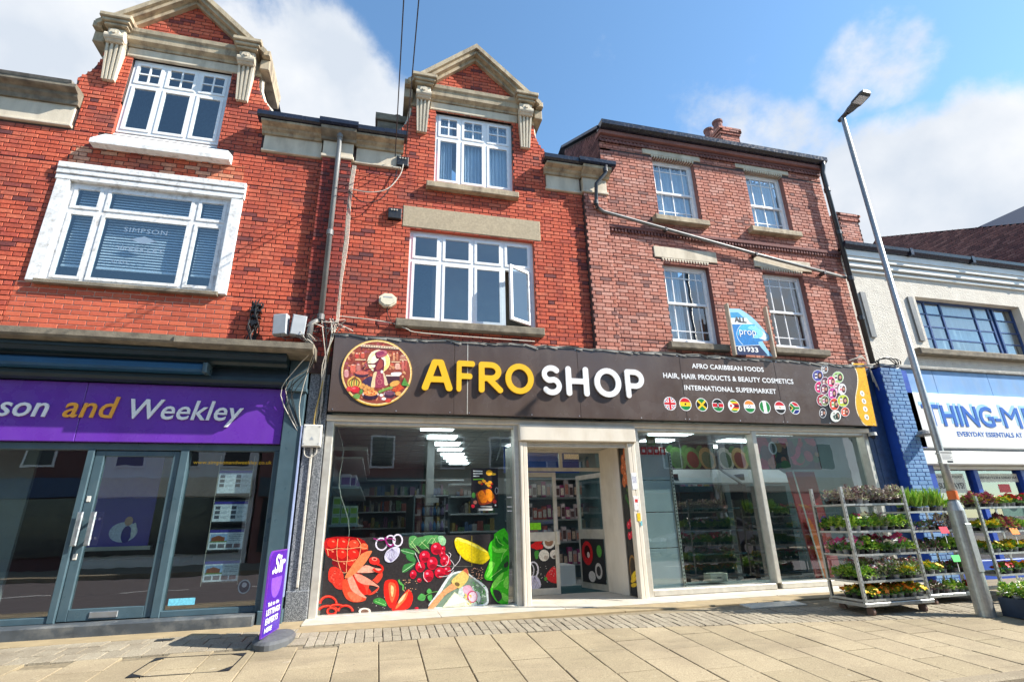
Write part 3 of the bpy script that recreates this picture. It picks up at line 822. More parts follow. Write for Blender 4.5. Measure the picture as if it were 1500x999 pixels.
    w.l((250,240,150),[(520,170),(530,140),(600,150)],8);w.l((200,170,10),[(540,290),(620,375),(720,415),(830,428)],6)
    w.l((180,160,60),[(700,110),(700,450)],4);w.l((120,120,110),[(400,455),(700,455)],4)
    # tray
    w.s((215,222,220),[(215,915),(300,770),(430,570),(520,515),(620,510),(700,560),(860,680),(885,780),(870,885),(700,900),(450,915)],4)
    w.s((120,140,120),[(265,905),(330,790),(450,590),(530,535),(640,540),(830,690),(862,780),(850,870),(650,890),(450,905)],4)
    w.s((200,210,205),[(560,700),(700,690),(790,760),(790,850),(720,895),(560,890)])
    for i in range(45): w.e(random.choice([(50,120,50),(90,160,80),(200,220,190)]),random.uniform(700,850),random.uniform(620,880),14,8,random.uniform(0,180),6)
    w.s((240,170,190),[(600,690),(670,665),(710,720),(680,780),(620,760)]);w.e((215,60,110),705,795,58,68);w.e((245,215,225),708,795,47,57)
    w.p((225,225,190),[(370,915),(505,740),(700,880),(690,898)]);w.p((245,245,225),[(400,905),(510,755),(640,850)])
    for i in range(12): w.e((220,190,90),random.uniform(620,690),random.uniform(760,880),12,8,30,6)
    w.s((228,155,105),[(205,925),(330,770),(470,650),(520,630),(560,680),(420,760),(330,860),(275,920)])
    w.s((222,190,105),[(470,620),(540,545),(640,480),(665,560),(640,630),(560,700),(510,670)])
    w.s((190,90,70),[(600,500),(645,478),(662,560),(640,530)]);w.e((120,95,60),535,655,30,22,30)
    G1=(60,190,30);G2=(25,130,25);G3=(130,225,80)
    w.s(G1,[(960,85),(1107,85),(1107,880),(1040,880),(980,850),(930,780),(910,700),(960,620),(870,610),(840,560),(880,450),(905,370),(885,290),(900,200),(950,140)],3)
    w.s(G2,[(1050,380),(1107,330),(1107,480),(1060,520),(1000,560),(980,500)]);w.s(G2,[(930,560),(1020,480),(1000,560),(940,620)])
    w.s((40,45,40),[(1060,430),(1107,400),(1107,450),(1070,470)]);w.s((45,50,45),[(940,720),(1010,730),(1040,800),(1000,850),(960,800)])
    w.s(G2,[(960,150),(1010,150),(1040,230),(980,240)]);w.s(G2,[(1060,120),(1107,170),(1107,210),(1050,160)])
    w.s(G3,[(930,220),(980,260),(1040,250),(1100,270),(1040,300),(950,290)]);w.s(G3,[(900,400),(960,420),(920,520),(880,580),(860,560),(890,480)])
    w.s(G3,[(930,650),(1000,560),(1060,520),(1030,600),(980,680),(930,700)]);w.s(G3,[(1060,620),(1107,560),(1107,700),(1060,680)]);w.s(G3,[(1040,750),(1107,790),(1107,850),(1050,830)])
    for L in [[(1107,250),(1050,320),(1030,400)],[(900,590),(960,540),(1040,480)],[(950,700),(1000,640),(1060,600)],[(970,110),(1000,180),(1060,220)]]: w.l((170,240,120),L,5)
    for i in range(40): w.e((225,170,140),random.uniform(660,830),random.uniform(470,600),6,5,0,6)
    for q in [[(90,810),(130,760),(180,790),(160,840),(110,835)],[(190,740),(220,700),(250,740),(220,760)],[(200,790),(250,770),(250,830),(220,840)]]: w.s((80,160,80),q)
    w.l((110,170,90),[(150,800),(240,750),(320,735)],6)
    w.e(Rd,80,925,25,12)
    # ---------- roundel
    r=Art(ROUNDEL)
    r.e((235,190,110),540,488,493,455,0,40); r.e((250,225,160),540,488,478,441,0,40);r.e((150,75,60),540,488,468,431,0,40)
    def rc(x,y): return ((x-540)/468)**2+((y-488)/431)**2<.93
    for i in range(260):
        x,y=random.uniform(80,1000),random.uniform(70,900)
        if rc(x,y): r.e(random.choice([(190,110,80),(210,140,100),(110,50,55),(225,165,120),(165,85,95),(140,60,50),(205,95,75)]),x,y,random.uniform(10,34),random.uniform(8,24),random.uniform(0,180),6)
    r.p((225,200,170),[(330,95),(830,130),(860,165),(310,125)]);r.p((90,45,50),[(320,128),(860,168),(850,180),(318,142)])
    for k in range(14): r.e((120,60,60),350+k*35,112+k*2.8,9,7,0,6)
    r.e((250,240,200),570,330,158,160,0,24);r.e((252,225,140),585,340,140,140,0,24);r.e((253,245,215),560,340,110,115,0,20)
    for x0,y0,x1 in [(240,300,390),(745,330,870),(860,300,960)]: r.p((235,200,160),[(x0,y0),(x1,y0+2),(x1,y0+16),(x0,y0+14)])
    for x,y,w_,h,c in [(265,250,45,60,(205,80,70)),(345,245,45,65,(215,100,80)),(210,430,60,100,(220,110,90)),(285,420,50,90,(190,120,110)),(120,500,50,90,(215,150,150)),(780,270,25,90,(215,150,110)),(825,260,25,100,(200,120,90)),(905,390,30,120,(205,110,100)),(950,380,24,130,(190,90,80)),(830,400,60,70,(225,170,150)),(905,270,70,40,(190,130,110))]:
        r.s(c,[(x-w_/2,y-h/2),(x+w_/2,y-h/2),(x+w_/2,y+h/2),(x-w_/2,y+h/2)]); r.e((245,215,190),x,y-h/2,w_*.4,6,0,8)
    r.s((70,55,85),[(340,610),(470,540),(480,700),(420,690)]);r.p((80,50,60),[(640,540),(860,540),(860,640),(640,640)])
    r.p((240,220,200),[(670,520),(860,520),(860,538),(670,538)])
    r.e((70,50,70),330,515,100,38,3);r.e((205,105,90),330,490,98,28,3)
    r.s((235,235,235),[(745,490),(880,485),(865,525),(760,530)])
    # woman
    sk=(110,45,60);sk2=(165,75,70)
    r.s(sk,[(520,215),(560,200),(600,230),(605,290),(640,320),(645,400),(620,480),(500,480),(495,430),(390,465),(360,455),(400,435),(500,420),(520,380),(440,375),(410,355),(470,360),(520,350),(570,300),(545,295),(528,270)])
    r.s(sk2,[(590,300),(620,320),(625,400),(560,450),(530,430),(560,350)])
    r.e((190,95,110),610,225,80,52,-10);r.e((150,65,95),590,215,60,36,-15);r.l((225,150,150),[(550,200),(620,185),(680,215)],7)
    r.s((165,70,90),[(510,480),(625,470),(650,560),(660,680),(500,695),(485,600)])
    r.s((235,205,160),[(500,490),(545,480),(520,580),(515,690),(460,690),(480,570)]);r.s((230,200,165),[(620,480),(650,500),(690,620),(695,660),(650,660),(640,560)])
    r.e((245,240,235),612,475,18,22);r.ring((220,130,130),580,615,35,32,6);r.ring((220,130,130),575,540,25,20,6)
    r.l((60,30,50),[(350,440),(385,385)],12);r.l((60,30,50),[(400,345),(440,320)],8)
    # food
    r.e((225,190,90),230,630,100,85);
    for k,x in enumerate([155,190,225,262,300]): r.l((150,50,50) if k%2==0 else (70,110,60),[(238,550),(x,620),(228+ (x-228)*.5,708)],13)
    r.e((215,50,60),240,720,62,48);r.e((235,110,110),225,705,25,14);r.e((215,70,70),160,715,40,35)
    r.s((90,140,70),[(300,770),(325,700),(350,760),(320,790)]);r.s((110,150,80),[(210,810),(260,780),(310,800),(290,850),(230,840)])
    for x,y in [(350,660),(395,680),(430,700),(480,715),(330,690),(380,720)]: r.e((220,155,85),x,y,28,24)
    r.e((235,215,210),455,790,115,62);r.e((60,40,60),455,815,105,50);r.e((235,150,80),455,770,102,42)
    for i in range(25): r.e(random.choice([(215,80,50),(250,200,130)]),random.uniform(375,535),random.uniform(748,792),10,7,0,6)
    r.e((235,215,220),718,785,82,45);r.e((70,45,65),718,800,74,45);r.e((120,75,95),718,772,70,30)
    r.l((130,165,80),[(570,760),(660,720),(760,690)],34);r.e((225,165,85),790,640,75,38,-20)
    for a,b in [((760,740),(870,650)),((790,750),(890,670)),((800,765),(910,690))]: r.l((215,85,50),[a,b],24)
    for k in range(8): r.l((90,150,70),[(890,660),(930+k*10,560+k*16)],12)
    r.e((225,160,90),840,780,42,32);r.e((240,225,215),605,800,28,22);r.e((245,235,225),640,850,32,20);r.e((205,70,60),700,880,45,22)
    # ---------- cluster of products
    q=Art(SIGN_END)
    circ=[(170,240,78,82,(80,80,160),(60,30,50)),(265,150,50,62,(170,170,170),(90,90,90)),(450,265,82,85,(170,205,130),(90,80,80)),(195,400,70,85,(215,30,110),(90,40,70)),(270,330,60,75,(110,60,80),(200,150,140)),(355,325,58,78,(225,50,110),(240,190,200)),(260,430,60,80,(120,60,90),(215,150,140)),(440,410,60,75,(225,170,180),(120,60,90)),(370,490,65,85,(205,70,160),(230,180,220)),(505,430,58,80,(235,225,225),(220,60,90)),(225,580,75,85,(170,40,60),(140,150,90)),(265,590,60,75,(130,140,90),(200,100,140)),(395,640,72,88,(220,70,40),(120,180,80)),(515,590,82,88,(190,205,60),(235,180,170)),(545,745,62,68,(225,80,40),(240,140,90)),(240,760,50,70,(45,40,50),(160,150,150)),(415,805,75,82,(225,230,215),(70,90,80))]
    q.p((38,36,40),[(196,640),(345,640),(350,905),(215,905)])
    for cx,cy,rx,ry,c,c2 in circ:
        q.e((235,235,235),cx,cy,rx,ry); q.e(c,cx,cy,rx-6,ry-6); q.s(c2,[(cx+rx*.1,cy-ry*.5),(cx+rx*.5,cy-ry*.1),(cx+rx*.35,cy+ry*.5),(cx-rx*.05,cy+ry*.3)]); q.p((235,228,225),[(cx-rx*.55,cy-ry*.35),(cx-rx*.1,cy-ry*.38),(cx-rx*.08,cy+ry*.45),(cx-rx*.5,cy+ry*.48)]); q.p(c2,[(cx-rx*.5,cy-ry*.12),(cx-rx*.12,cy-ry*.14),(cx-rx*.12,cy+ry*.2),(cx-rx*.48,cy+ry*.22)]); q.p((60,50,55),[(cx-rx*.45,cy-ry*.55),(cx-rx*.2,cy-ry*.56),(cx-rx*.18,cy-ry*.36),(cx-rx*.45,cy-ry*.35)])
        q.s((50,32,36),[(cx+rx*.05,cy-ry*.3),(cx+rx*.4,cy-ry*.62),(cx+rx*.72,cy-ry*.2),(cx+rx*.66,cy+ry*.5),(cx+rx*.12,cy+ry*.5)]); q.e((205,150,125),cx+rx*.38,cy-ry*.02,rx*.22,ry*.3); q.l((140,60,60),[(cx+rx*.3,cy+ry*.14),(cx+rx*.46,cy+ry*.14)],5)
    q.ring((30,80,60),415,815,25,28,12)
    y=Art(SIGN_END)
    y.s((250,235,200),[(640,65),(700,170),(722,280),(715,400),(695,520),(695,650),(720,760),(780,880),(830,930),(860,930),(760,850),(730,700),(715,560),(735,380),(740,280),(720,160),(680,65)])
    yp=opens([(655,68),(712,170),(735,290),(728,400),(705,520),(705,650),(730,760),(785,870),(840,930)])
    y.p((240,175,25),yp+[(990,940),(815,70)])
    # ---------- agent board
    b=Art(LETTING)
    b.p((50,150,200),[(205,95),(385,95),(480,180),(545,195)]+[(240,200)])
    b.p((235,240,242),[(237,198),(545,195),(590,260),(640,300),(680,312),(262,316)])
    b.p((35,125,195),[(262,314),(680,312),(760,370),(920,510),(930,560),(890,605),(790,625),(755,640),(775,690),(325,710)])
    b.s((70,185,230),[(470,320),(680,320),(740,370),(600,420),(450,430),(400,520),(385,480),(410,390)]);b.p((225,245,250),[(700,330),(920,510),(930,560),(880,605),(740,560),(800,500)])
    b.s((140,220,245),[(560,380),(700,340),(840,460),(800,560),(640,560),(740,480)])
    b.l((210,235,245),[(450,318),(385,400),(365,500),(400,600),(480,690)],9)
    b.p((225,235,240),[(325,708),(775,690),(778,700),(327,720)])
    b.p((30,45,85),[(327,718),(778,698),(820,750),(935,880),(345,870)])
    # ---------- poster
    p=Art(POSTER)
    p.p((38,36,40),[(1128,378),(1335,378),(1338,690),(1128,692)])
    p.l((210,215,210),[(1142,400),(1215,402)],8);p.l((210,215,210),[(1142,420),(1215,420)],8);p.l((210,215,210),[(1142,440),(1190,440)],8);p.l((110,170,60),[(1142,466),(1225,464)],9)
    p.e((225,165,40),1268,415,26,22);p.e((240,190,60),1300,425,22,9)
    for cx,cy in [(1195,490),(1225,480),(1250,500),(1275,490),(1265,515)]: p.e((225,160,40),cx,cy,17,12,20);p.e((190,50,40),cx+14,cy+12,10,8)
    p.s((150,60,30),[(1170,570),(1250,545),(1310,590),(1300,640),(1200,668),(1175,620)]);p.s((235,125,25),[(1178,580),(1210,550),(1240,590),(1250,640),(1205,648)]);p.s((240,140,30),[(1240,550),(1275,545),(1305,600),(1280,640),(1250,620)])
    p.ring((160,160,160),1325,555,12,25,5);p.e((70,130,60),1145,590,15,22);p.e((200,50,50),1310,640,15,15);p.e((180,110,90),1158,645,15,15);p.e((200,30,50),1140,675,14,14);p.e((230,230,225),1317,668,7,7);p.l((200,200,195),[(1200,678),(1290,680)],6)
    # door leaf vinyl
    d=Art(LEAF)
    d.e((205,35,40),110,632,18,20);
    for cx,cy in [(75,665),(95,672),(115,668),(90,655)]: d.e((215,30,35),cx,cy,18,16)
    d.e((225,220,210),168,642,38,40,20);d.e((150,110,85),168,640,26,27);d.e((220,200,185),165,625,16,14)
    d.e((225,218,205),138,722,32,36);d.e((190,175,160),150,735,14,14);d.e((220,212,200),200,715,26,28);d.e((120,105,95),205,730,14,10)
    d.s((70,150,60),[(80,700),(105,695),(100,740),(85,740)])
    d.ring((220,215,225),72,810,30,48,9);d.ring((220,215,225),58,815,18,38,6);d.s((200,195,215),[(45,870),(85,845),(115,880),(112,922),(45,922)])
    for k in range(5): d.l((130,120,150),[(80,850),(55+k*14,920)],2.5)
    d.s((215,40,45),[(148,850),(195,790),(222,830),(225,888),(180,885)]);d.e((80,150,60),148,865,10,12)
    for i in range(30): d.e((200,190,180),random.uniform(60,225),random.uniform(770,915),2.5,2.5,0,6)

    return {'PRINT_WINDOW': v.out+w.out, 'PRINT_ROUNDEL': r.out, 'PRINT_PRODUCTS': q.out, 'PRINT_YELLOW': y.out, 'PRINT_BOARD': b.out, 'PRINT_POSTER': p.out, 'PRINT_DOOR': d.out}
PRINTS = _artworks()
def shapes_of(key): return PRINTS[key]

# ================================================================== BUILDINGS
# ground z=0 at the shopfronts, brick face of the terrace at y=0, street towards -y
def stone_block(par, name, x0, x1, y0, y1, z0, z1, m=STONE, c=.012):
    return MB().cbox(x0, x1, y0, y1, z0, z1, c).build(name, m, par)
def moulding(par, name, prof, x0, x1, m):
    """run of stone moulding along x from a profile [(y,z)]"""
    return MB().sideprism(prof, x0, x1).build(name, m, par)
CORN = lambda z0, z1, d: [(.02, z0), (-d*.3, z0), (-d*.36, z0+(z1-z0)*.25), (-d*.55, z0+(z1-z0)*.42), (-d*.6, z0+(z1-z0)*.6), (-d*.92, z0+(z1-z0)*.72), (-d, z0+(z1-z0)*.78), (-d, z1), (.02, z1+.01)]

def casement(par, x0, x1, z0, z1, y, mull, transom, mf=PAINT_W, fw=.055, g=None, topbars=False, sash=.045, depth=.07, skip=None, centre_plain=False):
    """timber window: outer frame, mullions and one transom; every light has its own sash and pane"""
    g = g or GLASS_UP
    f = MB()
    f.box(x0, x1, y, y+depth, z0, z0+fw); f.box(x0, x1, y, y+depth, z1-fw, z1)
    f.box(x0, x0+fw, y, y+depth, z0+fw, z1-fw); f.box(x1-fw, x1, y, y+depth, z0+fw, z1-fw)
    hw = fw*.5
    for m in mull: f.box(m-hw, m+hw, y-.001, y+depth, z0+fw, z1-fw)
    xs = [x0+fw]+[v for m in mull for v in (m-hw, m+hw)]+[x1-fw]
    cells = [(xs[i], xs[i+1]) for i in range(0, len(xs), 2)]
    for a, b in cells: f.box(a, b, y+.001, y+depth, transom-hw, transom+hw)
    win = f.build('window', mf, par)
    for ci, (a, b) in enumerate(cells):
        for ri, (c, d) in enumerate(((z0+fw, transom-hw), (transom+hw, z1-fw))):
            if skip == (ci, ri): continue
            s = MB(); w = sash; yy = y-.012
            s.box(a, b, yy, yy+.045, c, c+w); s.box(a, b, yy, yy+.045, d-w, d)
            s.box(a, a+w, yy, yy+.045, c+w, d-w); s.box(b-w, b, yy, yy+.045, c+w, d-w)
            if topbars and ri == 1:
                mx, mz = (a+b)/2, (c+d)/2
                s.box(mx-.012, mx+.012, yy+.004, yy+.03, c+w, d-w)
                s.box(a+w, mx-.012, yy+.005, yy+.03, mz-.012, mz+.012); s.box(mx+.012, b-w, yy+.005, yy+.03, mz-.012, mz+.012)
            s.build('sash', mf, win)
            pane(win, a+w, b-w, c+w, d-w, yy+.018, g)
    return win, cells

def console(par, xc, ztop, w=.25, h=.98, y=0.0):
    """scrolled and fluted stone bracket"""
    mb = MB(); z = ztop
    # tapering shaft
    wt, wb = w/2, w*.36
    zt = z-.3; zb = z-h
    n = 7
    for k in range(n):
        a0 = -1+2*k/n; a1 = -1+2*(k+1)/n
        proud = .1 if k % 2 == 0 else .075
        mb.v += []
        pts = [(xc+a0*wb, zb), (xc+a1*wb, zb), (xc+a1*wt, zt), (xc+a0*wt, zt)]
        b = len(mb.v)
        mb.v += [(pts[0][0], y-proud*.75, pts[0][1]), (pts[1][0], y-proud*.75, pts[1][1]), (pts[2][0], y-proud*1.5, pts[2][1]), (pts[3][0], y-proud*1.5, pts[3][1])]
        mb.v += [(p[0], y+.01, p[1]) for p in pts]
        for q in ((0, 1, 2, 3), (5, 4, 7, 6), (0, 4, 5, 1), (1, 5, 6, 2), (2, 6, 7, 3), (3, 7, 4, 0)):
            mb.f.append(tuple(b+i for i in q)); mb.mi.append(0)
    # volute block with a scroll eye
    mb.cbox(xc-w*.52, xc+w*.52, y-.2, y+.01, z-.3, z-.02, .02)
    mb.cyl((xc-w*.56, y-.17, z-.2), (xc+w*.56, y-.17, z-.2), .075, n=14)
    eye = []
    for i in range(20):
        t = i/19*2.2*math.pi; r = .085*(1-i/26)
        eye.append((xc+r*math.cos(t+1.2), y-.215, z-.15+r*math.sin(t+1.2)))
    mb.tube(eye, .014, 6)
    mb.cyl((xc, y-.2, z-.15), (xc, y-.245, z-.15), .085, .075, 16); mb.cyl((xc, y-.246, z-.15), (xc, y-.262, z-.15), .035, .03, 12)
    return mb.build('console', STONE_L, par)

def gable(par, cx, dz, m_brick, bricks, hole):
    """pedimented stone and brick dormer gable standing on the eaves"""
    hw = [(7.1, 1.42), (7.75, 1.42), (8.02, 1.44), (8.1, 1.36), (8.2, 1.29), (8.4, 1.22), (8.69, 1.19)]
    def half(z):
        z -= dz
        if z < 8.68:
            for (a, p), (b, q) in zip(hw, hw[1:]):
                if a <= z <= b: return p+(q-p)*(z-a)/(b-a)
            return 1.42
        if z < 9.25: return .84
        return max(0, (10.05-z)/.93)
    out = []
    zs = [7.7+dz, 8.02+dz, 8.1+dz, 8.2+dz, 8.4+dz, 8.68+dz]
    L = [(cx-half(z), z) for z in zs]; Rr = [(cx+half(z), z) for z in zs]
    # core, split round the window opening
    core = MB()
    hx0, hx1, hz0, hz1 = hole
    core.prism([p for p in L]+[(hx0, zs[-1]), (hx0, zs[0])], .0, .3); core.prism([p for p in Rr]+[(hx1, zs[-1]), (hx1, zs[0])], .0, .3)
    core.box(cx-.84, cx+.84, .0, .3, 8.68+dz, 9.25+dz); core.prism([(cx-.86, 9.25+dz), (cx+.86, 9.25+dz), (cx, 10.08+dz)], .0, .3)
    core.build('gable_core', MORTAR, par)
    bricks += brickwork(0, 7.745, 9.95+dz, lambda z: [(cx-half(z), cx+half(z))], [hole, (cx-1.2, cx+1.2, 8.64+dz, 9.06+dz)], m_brick, zbase=4.015)
    # frieze and horizontal cornice
    stone_block(par, 'frieze', cx-.86, cx+.86, -.03, .02, 8.62+dz, 8.8+dz, STONE_L)
    moulding(par, 'cornice', [(.0, 8.8+dz), (-.05, 8.8+dz), (-.06, 8.84+dz), (-.13, 8.88+dz), (-.14, 8.99+dz), (-.17, 9.02+dz), (-.18, 9.09+dz), (0, 9.13+dz)], cx-.86, cx+.86, STONE)
    for s in (-1, 1):
        console(par, cx+s*1.0, 9.0+dz)
        mb = MB()
        mb.cbox(cx+s*1.0-.17, cx+s*1.0+.17, -.26, .3, 8.98+dz, 9.03+dz, .01)
        mb.cbox(cx+s*1.0-.2, cx+s*1.0+.2, -.3, .3, 9.03+dz, 9.09+dz, .01)
        mb.cbox(cx+s*1.0-.23, cx+s*1.0+.23, -.335, .3, 9.09+dz, 9.17+dz, .012)
        # return of the cornice along the flank
        a, b = (cx-1.36, cx-1.23) if s < 0 else (cx+1.23, cx+1.36)
        mb.cbox(a, b, -.2, .9, 8.96+dz, 9.08+dz, .012); mb.cbox(min(a, cx+s*1.2), max(b, cx+s*1.2), -.1, .85, 8.74+dz, 8.955+dz, .012)
        mb.build('cornice_block', STONE, par)
        stone_block(par, 'gable_shoulder', min(cx+s*.86, cx+s*1.22), max(cx+s*.86, cx+s*1.22), .0, .3, 8.66+dz, 9.0+dz, STONE)
        # raking coping in three fillets
        rk = MB()
        for (y0, za, vt, hw_) in ((-.25, 10.13, .11, 1.27), (-.19, 10.05, .078, 1.0), (-.09, 9.97, .078, .92)):
            rk.prism([(cx+s*hw_, za+dz-.914*hw_), (cx, za+dz), (cx, za+vt+dz), (cx+s*(hw_+.04), za+vt+dz-.914*(hw_+.04))], y0, .3)
        rk.build('raking_coping', STONE, par)
        # joints between coping stones
    # small roof behind
    rf = MB(); yb = 3.6
    for s in (-1, 1):
        rf.face([(cx, .3, 10.12+dz), (cx+s*1.36, .3, 8.88+dz), (cx+s*1.36, yb, 8.88+dz), (cx, yb, 10.12+dz)])
        rf.face([(cx+s*1.19, .3, 7.6), (cx+s*1.19, yb, 7.6), (cx+s*1.19, yb, 9.0+dz), (cx+s*1.19, .3, 9.0+dz)])
    rf.build('dormer_roof', SLATE, par)
    for s in (-1, 1):   # swept stone edge of the shoulder
        pts = [(cx+s*(half(z)+.02), -.03, z) for z in [8.0+dz, 8.05+dz, 8.1+dz, 8.15+dz, 8.2+dz, 8.3+dz, 8.4+dz, 8.55+dz, 8.66+dz]]
        MB().tube([(p[0], .12, p[2]) for p in pts], .045, 6).build('shoulder_coping', STONE_L, par)

# ---- left house -----------------------------------------------------------
bA = thing('terraced_house', 'orange red brick house on the left, purple estate agent shopfront under a white framed window', 'building', (-5.0, 0, 0), 'buildings along the high street')
AX0, AX1 = -11.0, -1.02
bricks = []
hA1 = (-4.95, -2.39, 4.47, 6.45); hA2 = (-4.44, -2.92, 7.1, 8.7)
patch = (-5.06, -2.3, 3.55, 4.47); salm = (-4.9, -2.45, 6.45, 6.80)
wall_slab(bA, 'wall', AX0, AX1, 3.3, 7.72, [hA1, (-4.44, -2.92, 7.1, 7.73), patch], 0, .3, MORTAR, BRICK_RED)
MB().box(patch[0], patch[1], 0.0, .3, patch[2], patch[3]).build('repointed_panel', MORTAR_C, bA)
full = lambda a, b: (lambda z: [(a, b)])
sillA = (-4.62, -2.66, 6.8, 7.1)
bricks += brickwork(0, 3.55, 7.745, full(AX0, -1.26), [hA1, hA2, patch, salm, sillA, (AX0, -4.95, 7.08, 7.8), (-2.27, -1.0, 7.14, 7.8)], BRICK_RED, zbase=4.015)
bricks += brickwork(0, patch[2], patch[3]-.02, full(patch[0], patch[1]), [], BRICK_NEW, 'stretcher', .04, zbase=4.015)
bricks += brickwork(0, salm[2], salm[3], full(salm[0], salm[1]), [], BRICK_SALMON, 'flemish', .07, zbase=4.015)
# pier between the two houses
PZX0, PZX1 = -1.26, -.78
MB().box(PZX0+.006, PZX1-.006, -.09, .0, 3.3, 7.14).build('pier', MORTAR, bA)
bricks += brickwork(-.09, 3.55, 7.14, full(PZX0, PZX1), [], brick_mat('sooty_red_brick', [(0, (.1, .04, .04)), (.4, (.25, .05, .04)), (1, (.42, .07, .045))], .35, .6), 'flemish', .03, zbase=4.015)
gable(bA, -3.68, .08, BRICK_RED, bricks, hA2)
lay_bricks(bricks, bA)
# first-floor window with its flat white surround
sw = MB()
sw.cbox(-4.95, -4.77, -.05, .05, 4.47, 6.15, .01); sw.cbox(-2.56, -2.39, -.05, .05, 4.47, 6.15, .01)
sw.cbox(-4.97, -2.37, -.055, .05, 6.15, 6.24, .008); sw.cbox(-4.97, -2.37, -.07, .05, 6.245, 6.33, .008); sw.cbox(-4.97, -2.37, -.085, .05, 6.335, 6.44, .012)
sw.build('window_surround', PAINT_OLD, bA)
wA1, cA1 = casement(bA, -4.77, -2.56, 4.5, 6.15, .02, [-4.3, -3.05], 5.68, PAINT_OLD, fw=.06)
MB().cbox(-4.83, -2.5, -.09, .05, 4.43, 4.495, .01).build('sill', STONE_D, wA1)
for (a, b) in cA1:      # venetian blinds, one per light
    for c, d in ((4.82, 5.62), (5.74, 6.07)):
        bl = MB(); z = d
        while z > c:
            bl.face([(a+.05, .125, z), (b-.05, .125, z), (b-.05, .115, z-.026), (a+.05, .115, z-.026)]); z -= .046
        bl.box(a+.05, b-.05, .105, .13, c-.03, c)
        bl.build('blind', BLINDM, wA1)
ltr = MB()
letter(ltr, 'SIMPSON', -3.95, -3.37, 5.4, 5.48, .024, d=.001, space=1.1)
letter(ltr, 'WEEKLEY', -3.98, -3.36, 5.08, 5.16, .024, d=.001, space=1.1)
letter(ltr, '01933', -4.0, -3.8, 4.87, 4.92, .024, d=.001)
ltr.prism([(-3.66, 5.35), (-3.84, 5.28), (-3.66, 5.22), (-3.48, 5.28)], .023, .0235); 
ltr.build('window_lettering', GHOST, wA1)
# attic window
wA2, _ = casement(bA, -4.43, -2.93, 7.2, 8.69, .05, [-3.94, -3.43], 8.18, PAINT_W, topbars=True)
sb = MB(); sb.v += [(-4.62, -.16, 6.86), (-2.66, -.16, 6.86), (-2.8, .08, 7.2), (-4.48, .08, 7.2), (-4.62, -.16, 6.79), (-2.66, -.16, 6.79), (-2.66, .05, 6.79), (-4.62, .05, 6.79), (-2.66, .05, 7.0), (-4.62, .05, 7.0)]
sb.f += [(0, 1, 2, 3), (4, 5, 1, 0), (7, 6, 5, 4), (1, 5, 6, 8), (1, 8, 2), (4, 0, 9, 7), (0, 3, 9)]; sb.mi += [0]*7
sb.build('sloping_sill', PAINT_OLD, wA2)
# stone eaves band either side of the gable
def eaves(par, x0, x1, zf0=7.14, zf1=7.48, zc=7.65, cap=None, gut=True, gz=0.0, m=STONE):
    f = MB(); f.cbox(x0, x1, -.06, .02, zf0, zf0+.05, .01); f.cbox(x0+.02, x1-.02, -.035, .02, zf0+.05, zf1, .004)
    f.build('frieze', STONE_L, par)
    moulding(par, 'cornice', CORN(zf1, zc, .24), x0-.02, x1+.02, m)
    if gut:
        x = x0-.08; k = 0
        while x < x1+.02:     # gutter lengths, slightly out of line
            L = min(random.uniform(.45, .8), x1+.08-x); dz = random.uniform(-.012, .012)
            g = MB(); g.sideprism([(-.1, zc+.012+gz), (-.26, zc+.012+gz), (-.3, zc+.04+dz+gz), (-.31, zc+.115+dz+gz), (-.1, zc+.13+dz+gz)], x, x+L-.004)
            g.build('gutter', GUTTER, par); x += L; k += 1
eaves(bA, -2.25, -1.28)
eaves(bA, -11.0, -4.98, 7.1, 7.5, 7.76, gut=False, m=STONE_D)
MB().sideprism([(.3, 7.7), (-.24, 7.765), (-.27, 7.80), (.3, 7.92)], -11, -5.02).build('parapet_coping', LEAD, bA)
cp = MB(); cp.cbox(-1.29, -.75, -.13, .0, 7.14, 7.2, .01); cp.cbox(-1.27, -.77, -.11, .0, 7.2, 7.48, .006)
cp.build('pier_capital', STONE_L, bA)
moulding(bA, 'pier_cornice', [(.0, 7.48), (-.15, 7.48), (-.17, 7.52), (-.25, 7.57), (-.29, 7.6), (-.3, 7.655), (0, 7.66)], -1.31, -.73, STONE_D)
MB().sideprism([(-.1, 7.665), (-.32, 7.665), (-.345, 7.7), (-.35, 7.775), (-.1, 7.79)], -1.34, -.7).build('gutter', GUTTER, bA)
def shell(par, x0, x1, ztop, ridge_y, ridge_z, yb=8.0, m=SLATE, zf=3.35, low=0):
    s = MB(); s.box(x0, x0+.2, .3, yb, low, ztop); s.box(x1-.2, x1, .3, yb, low, ztop); s.box(x0+.2, x1-.2, yb-.2, yb, low, ztop); s.box(x0+.2, x1-.2, .3, yb-.2, zf, zf+.15)
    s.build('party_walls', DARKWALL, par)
    r = MB(); gx = -3.68 if x1 < 0 else 1.4
    for a, b in ((x0, gx-1.19), (gx+1.19, x1)): r.face([(a, .3, ztop), (b, .3, ztop), (b, ridge_y, ridge_z), (a, ridge_y, ridge_z)])
    r.face([(x1, yb, ztop), (x0, yb, ztop), (x0, ridge_y, ridge_z), (x1, ridge_y, ridge_z)])
    for x in (x0, x1): r.face([(x, .3, ztop), (x, ridge_y, ridge_z), (x, yb, ztop)])
    r.build('roof', m, par)
shell(bA, AX0, AX1-.005, 7.6, 4.0, 9.6)

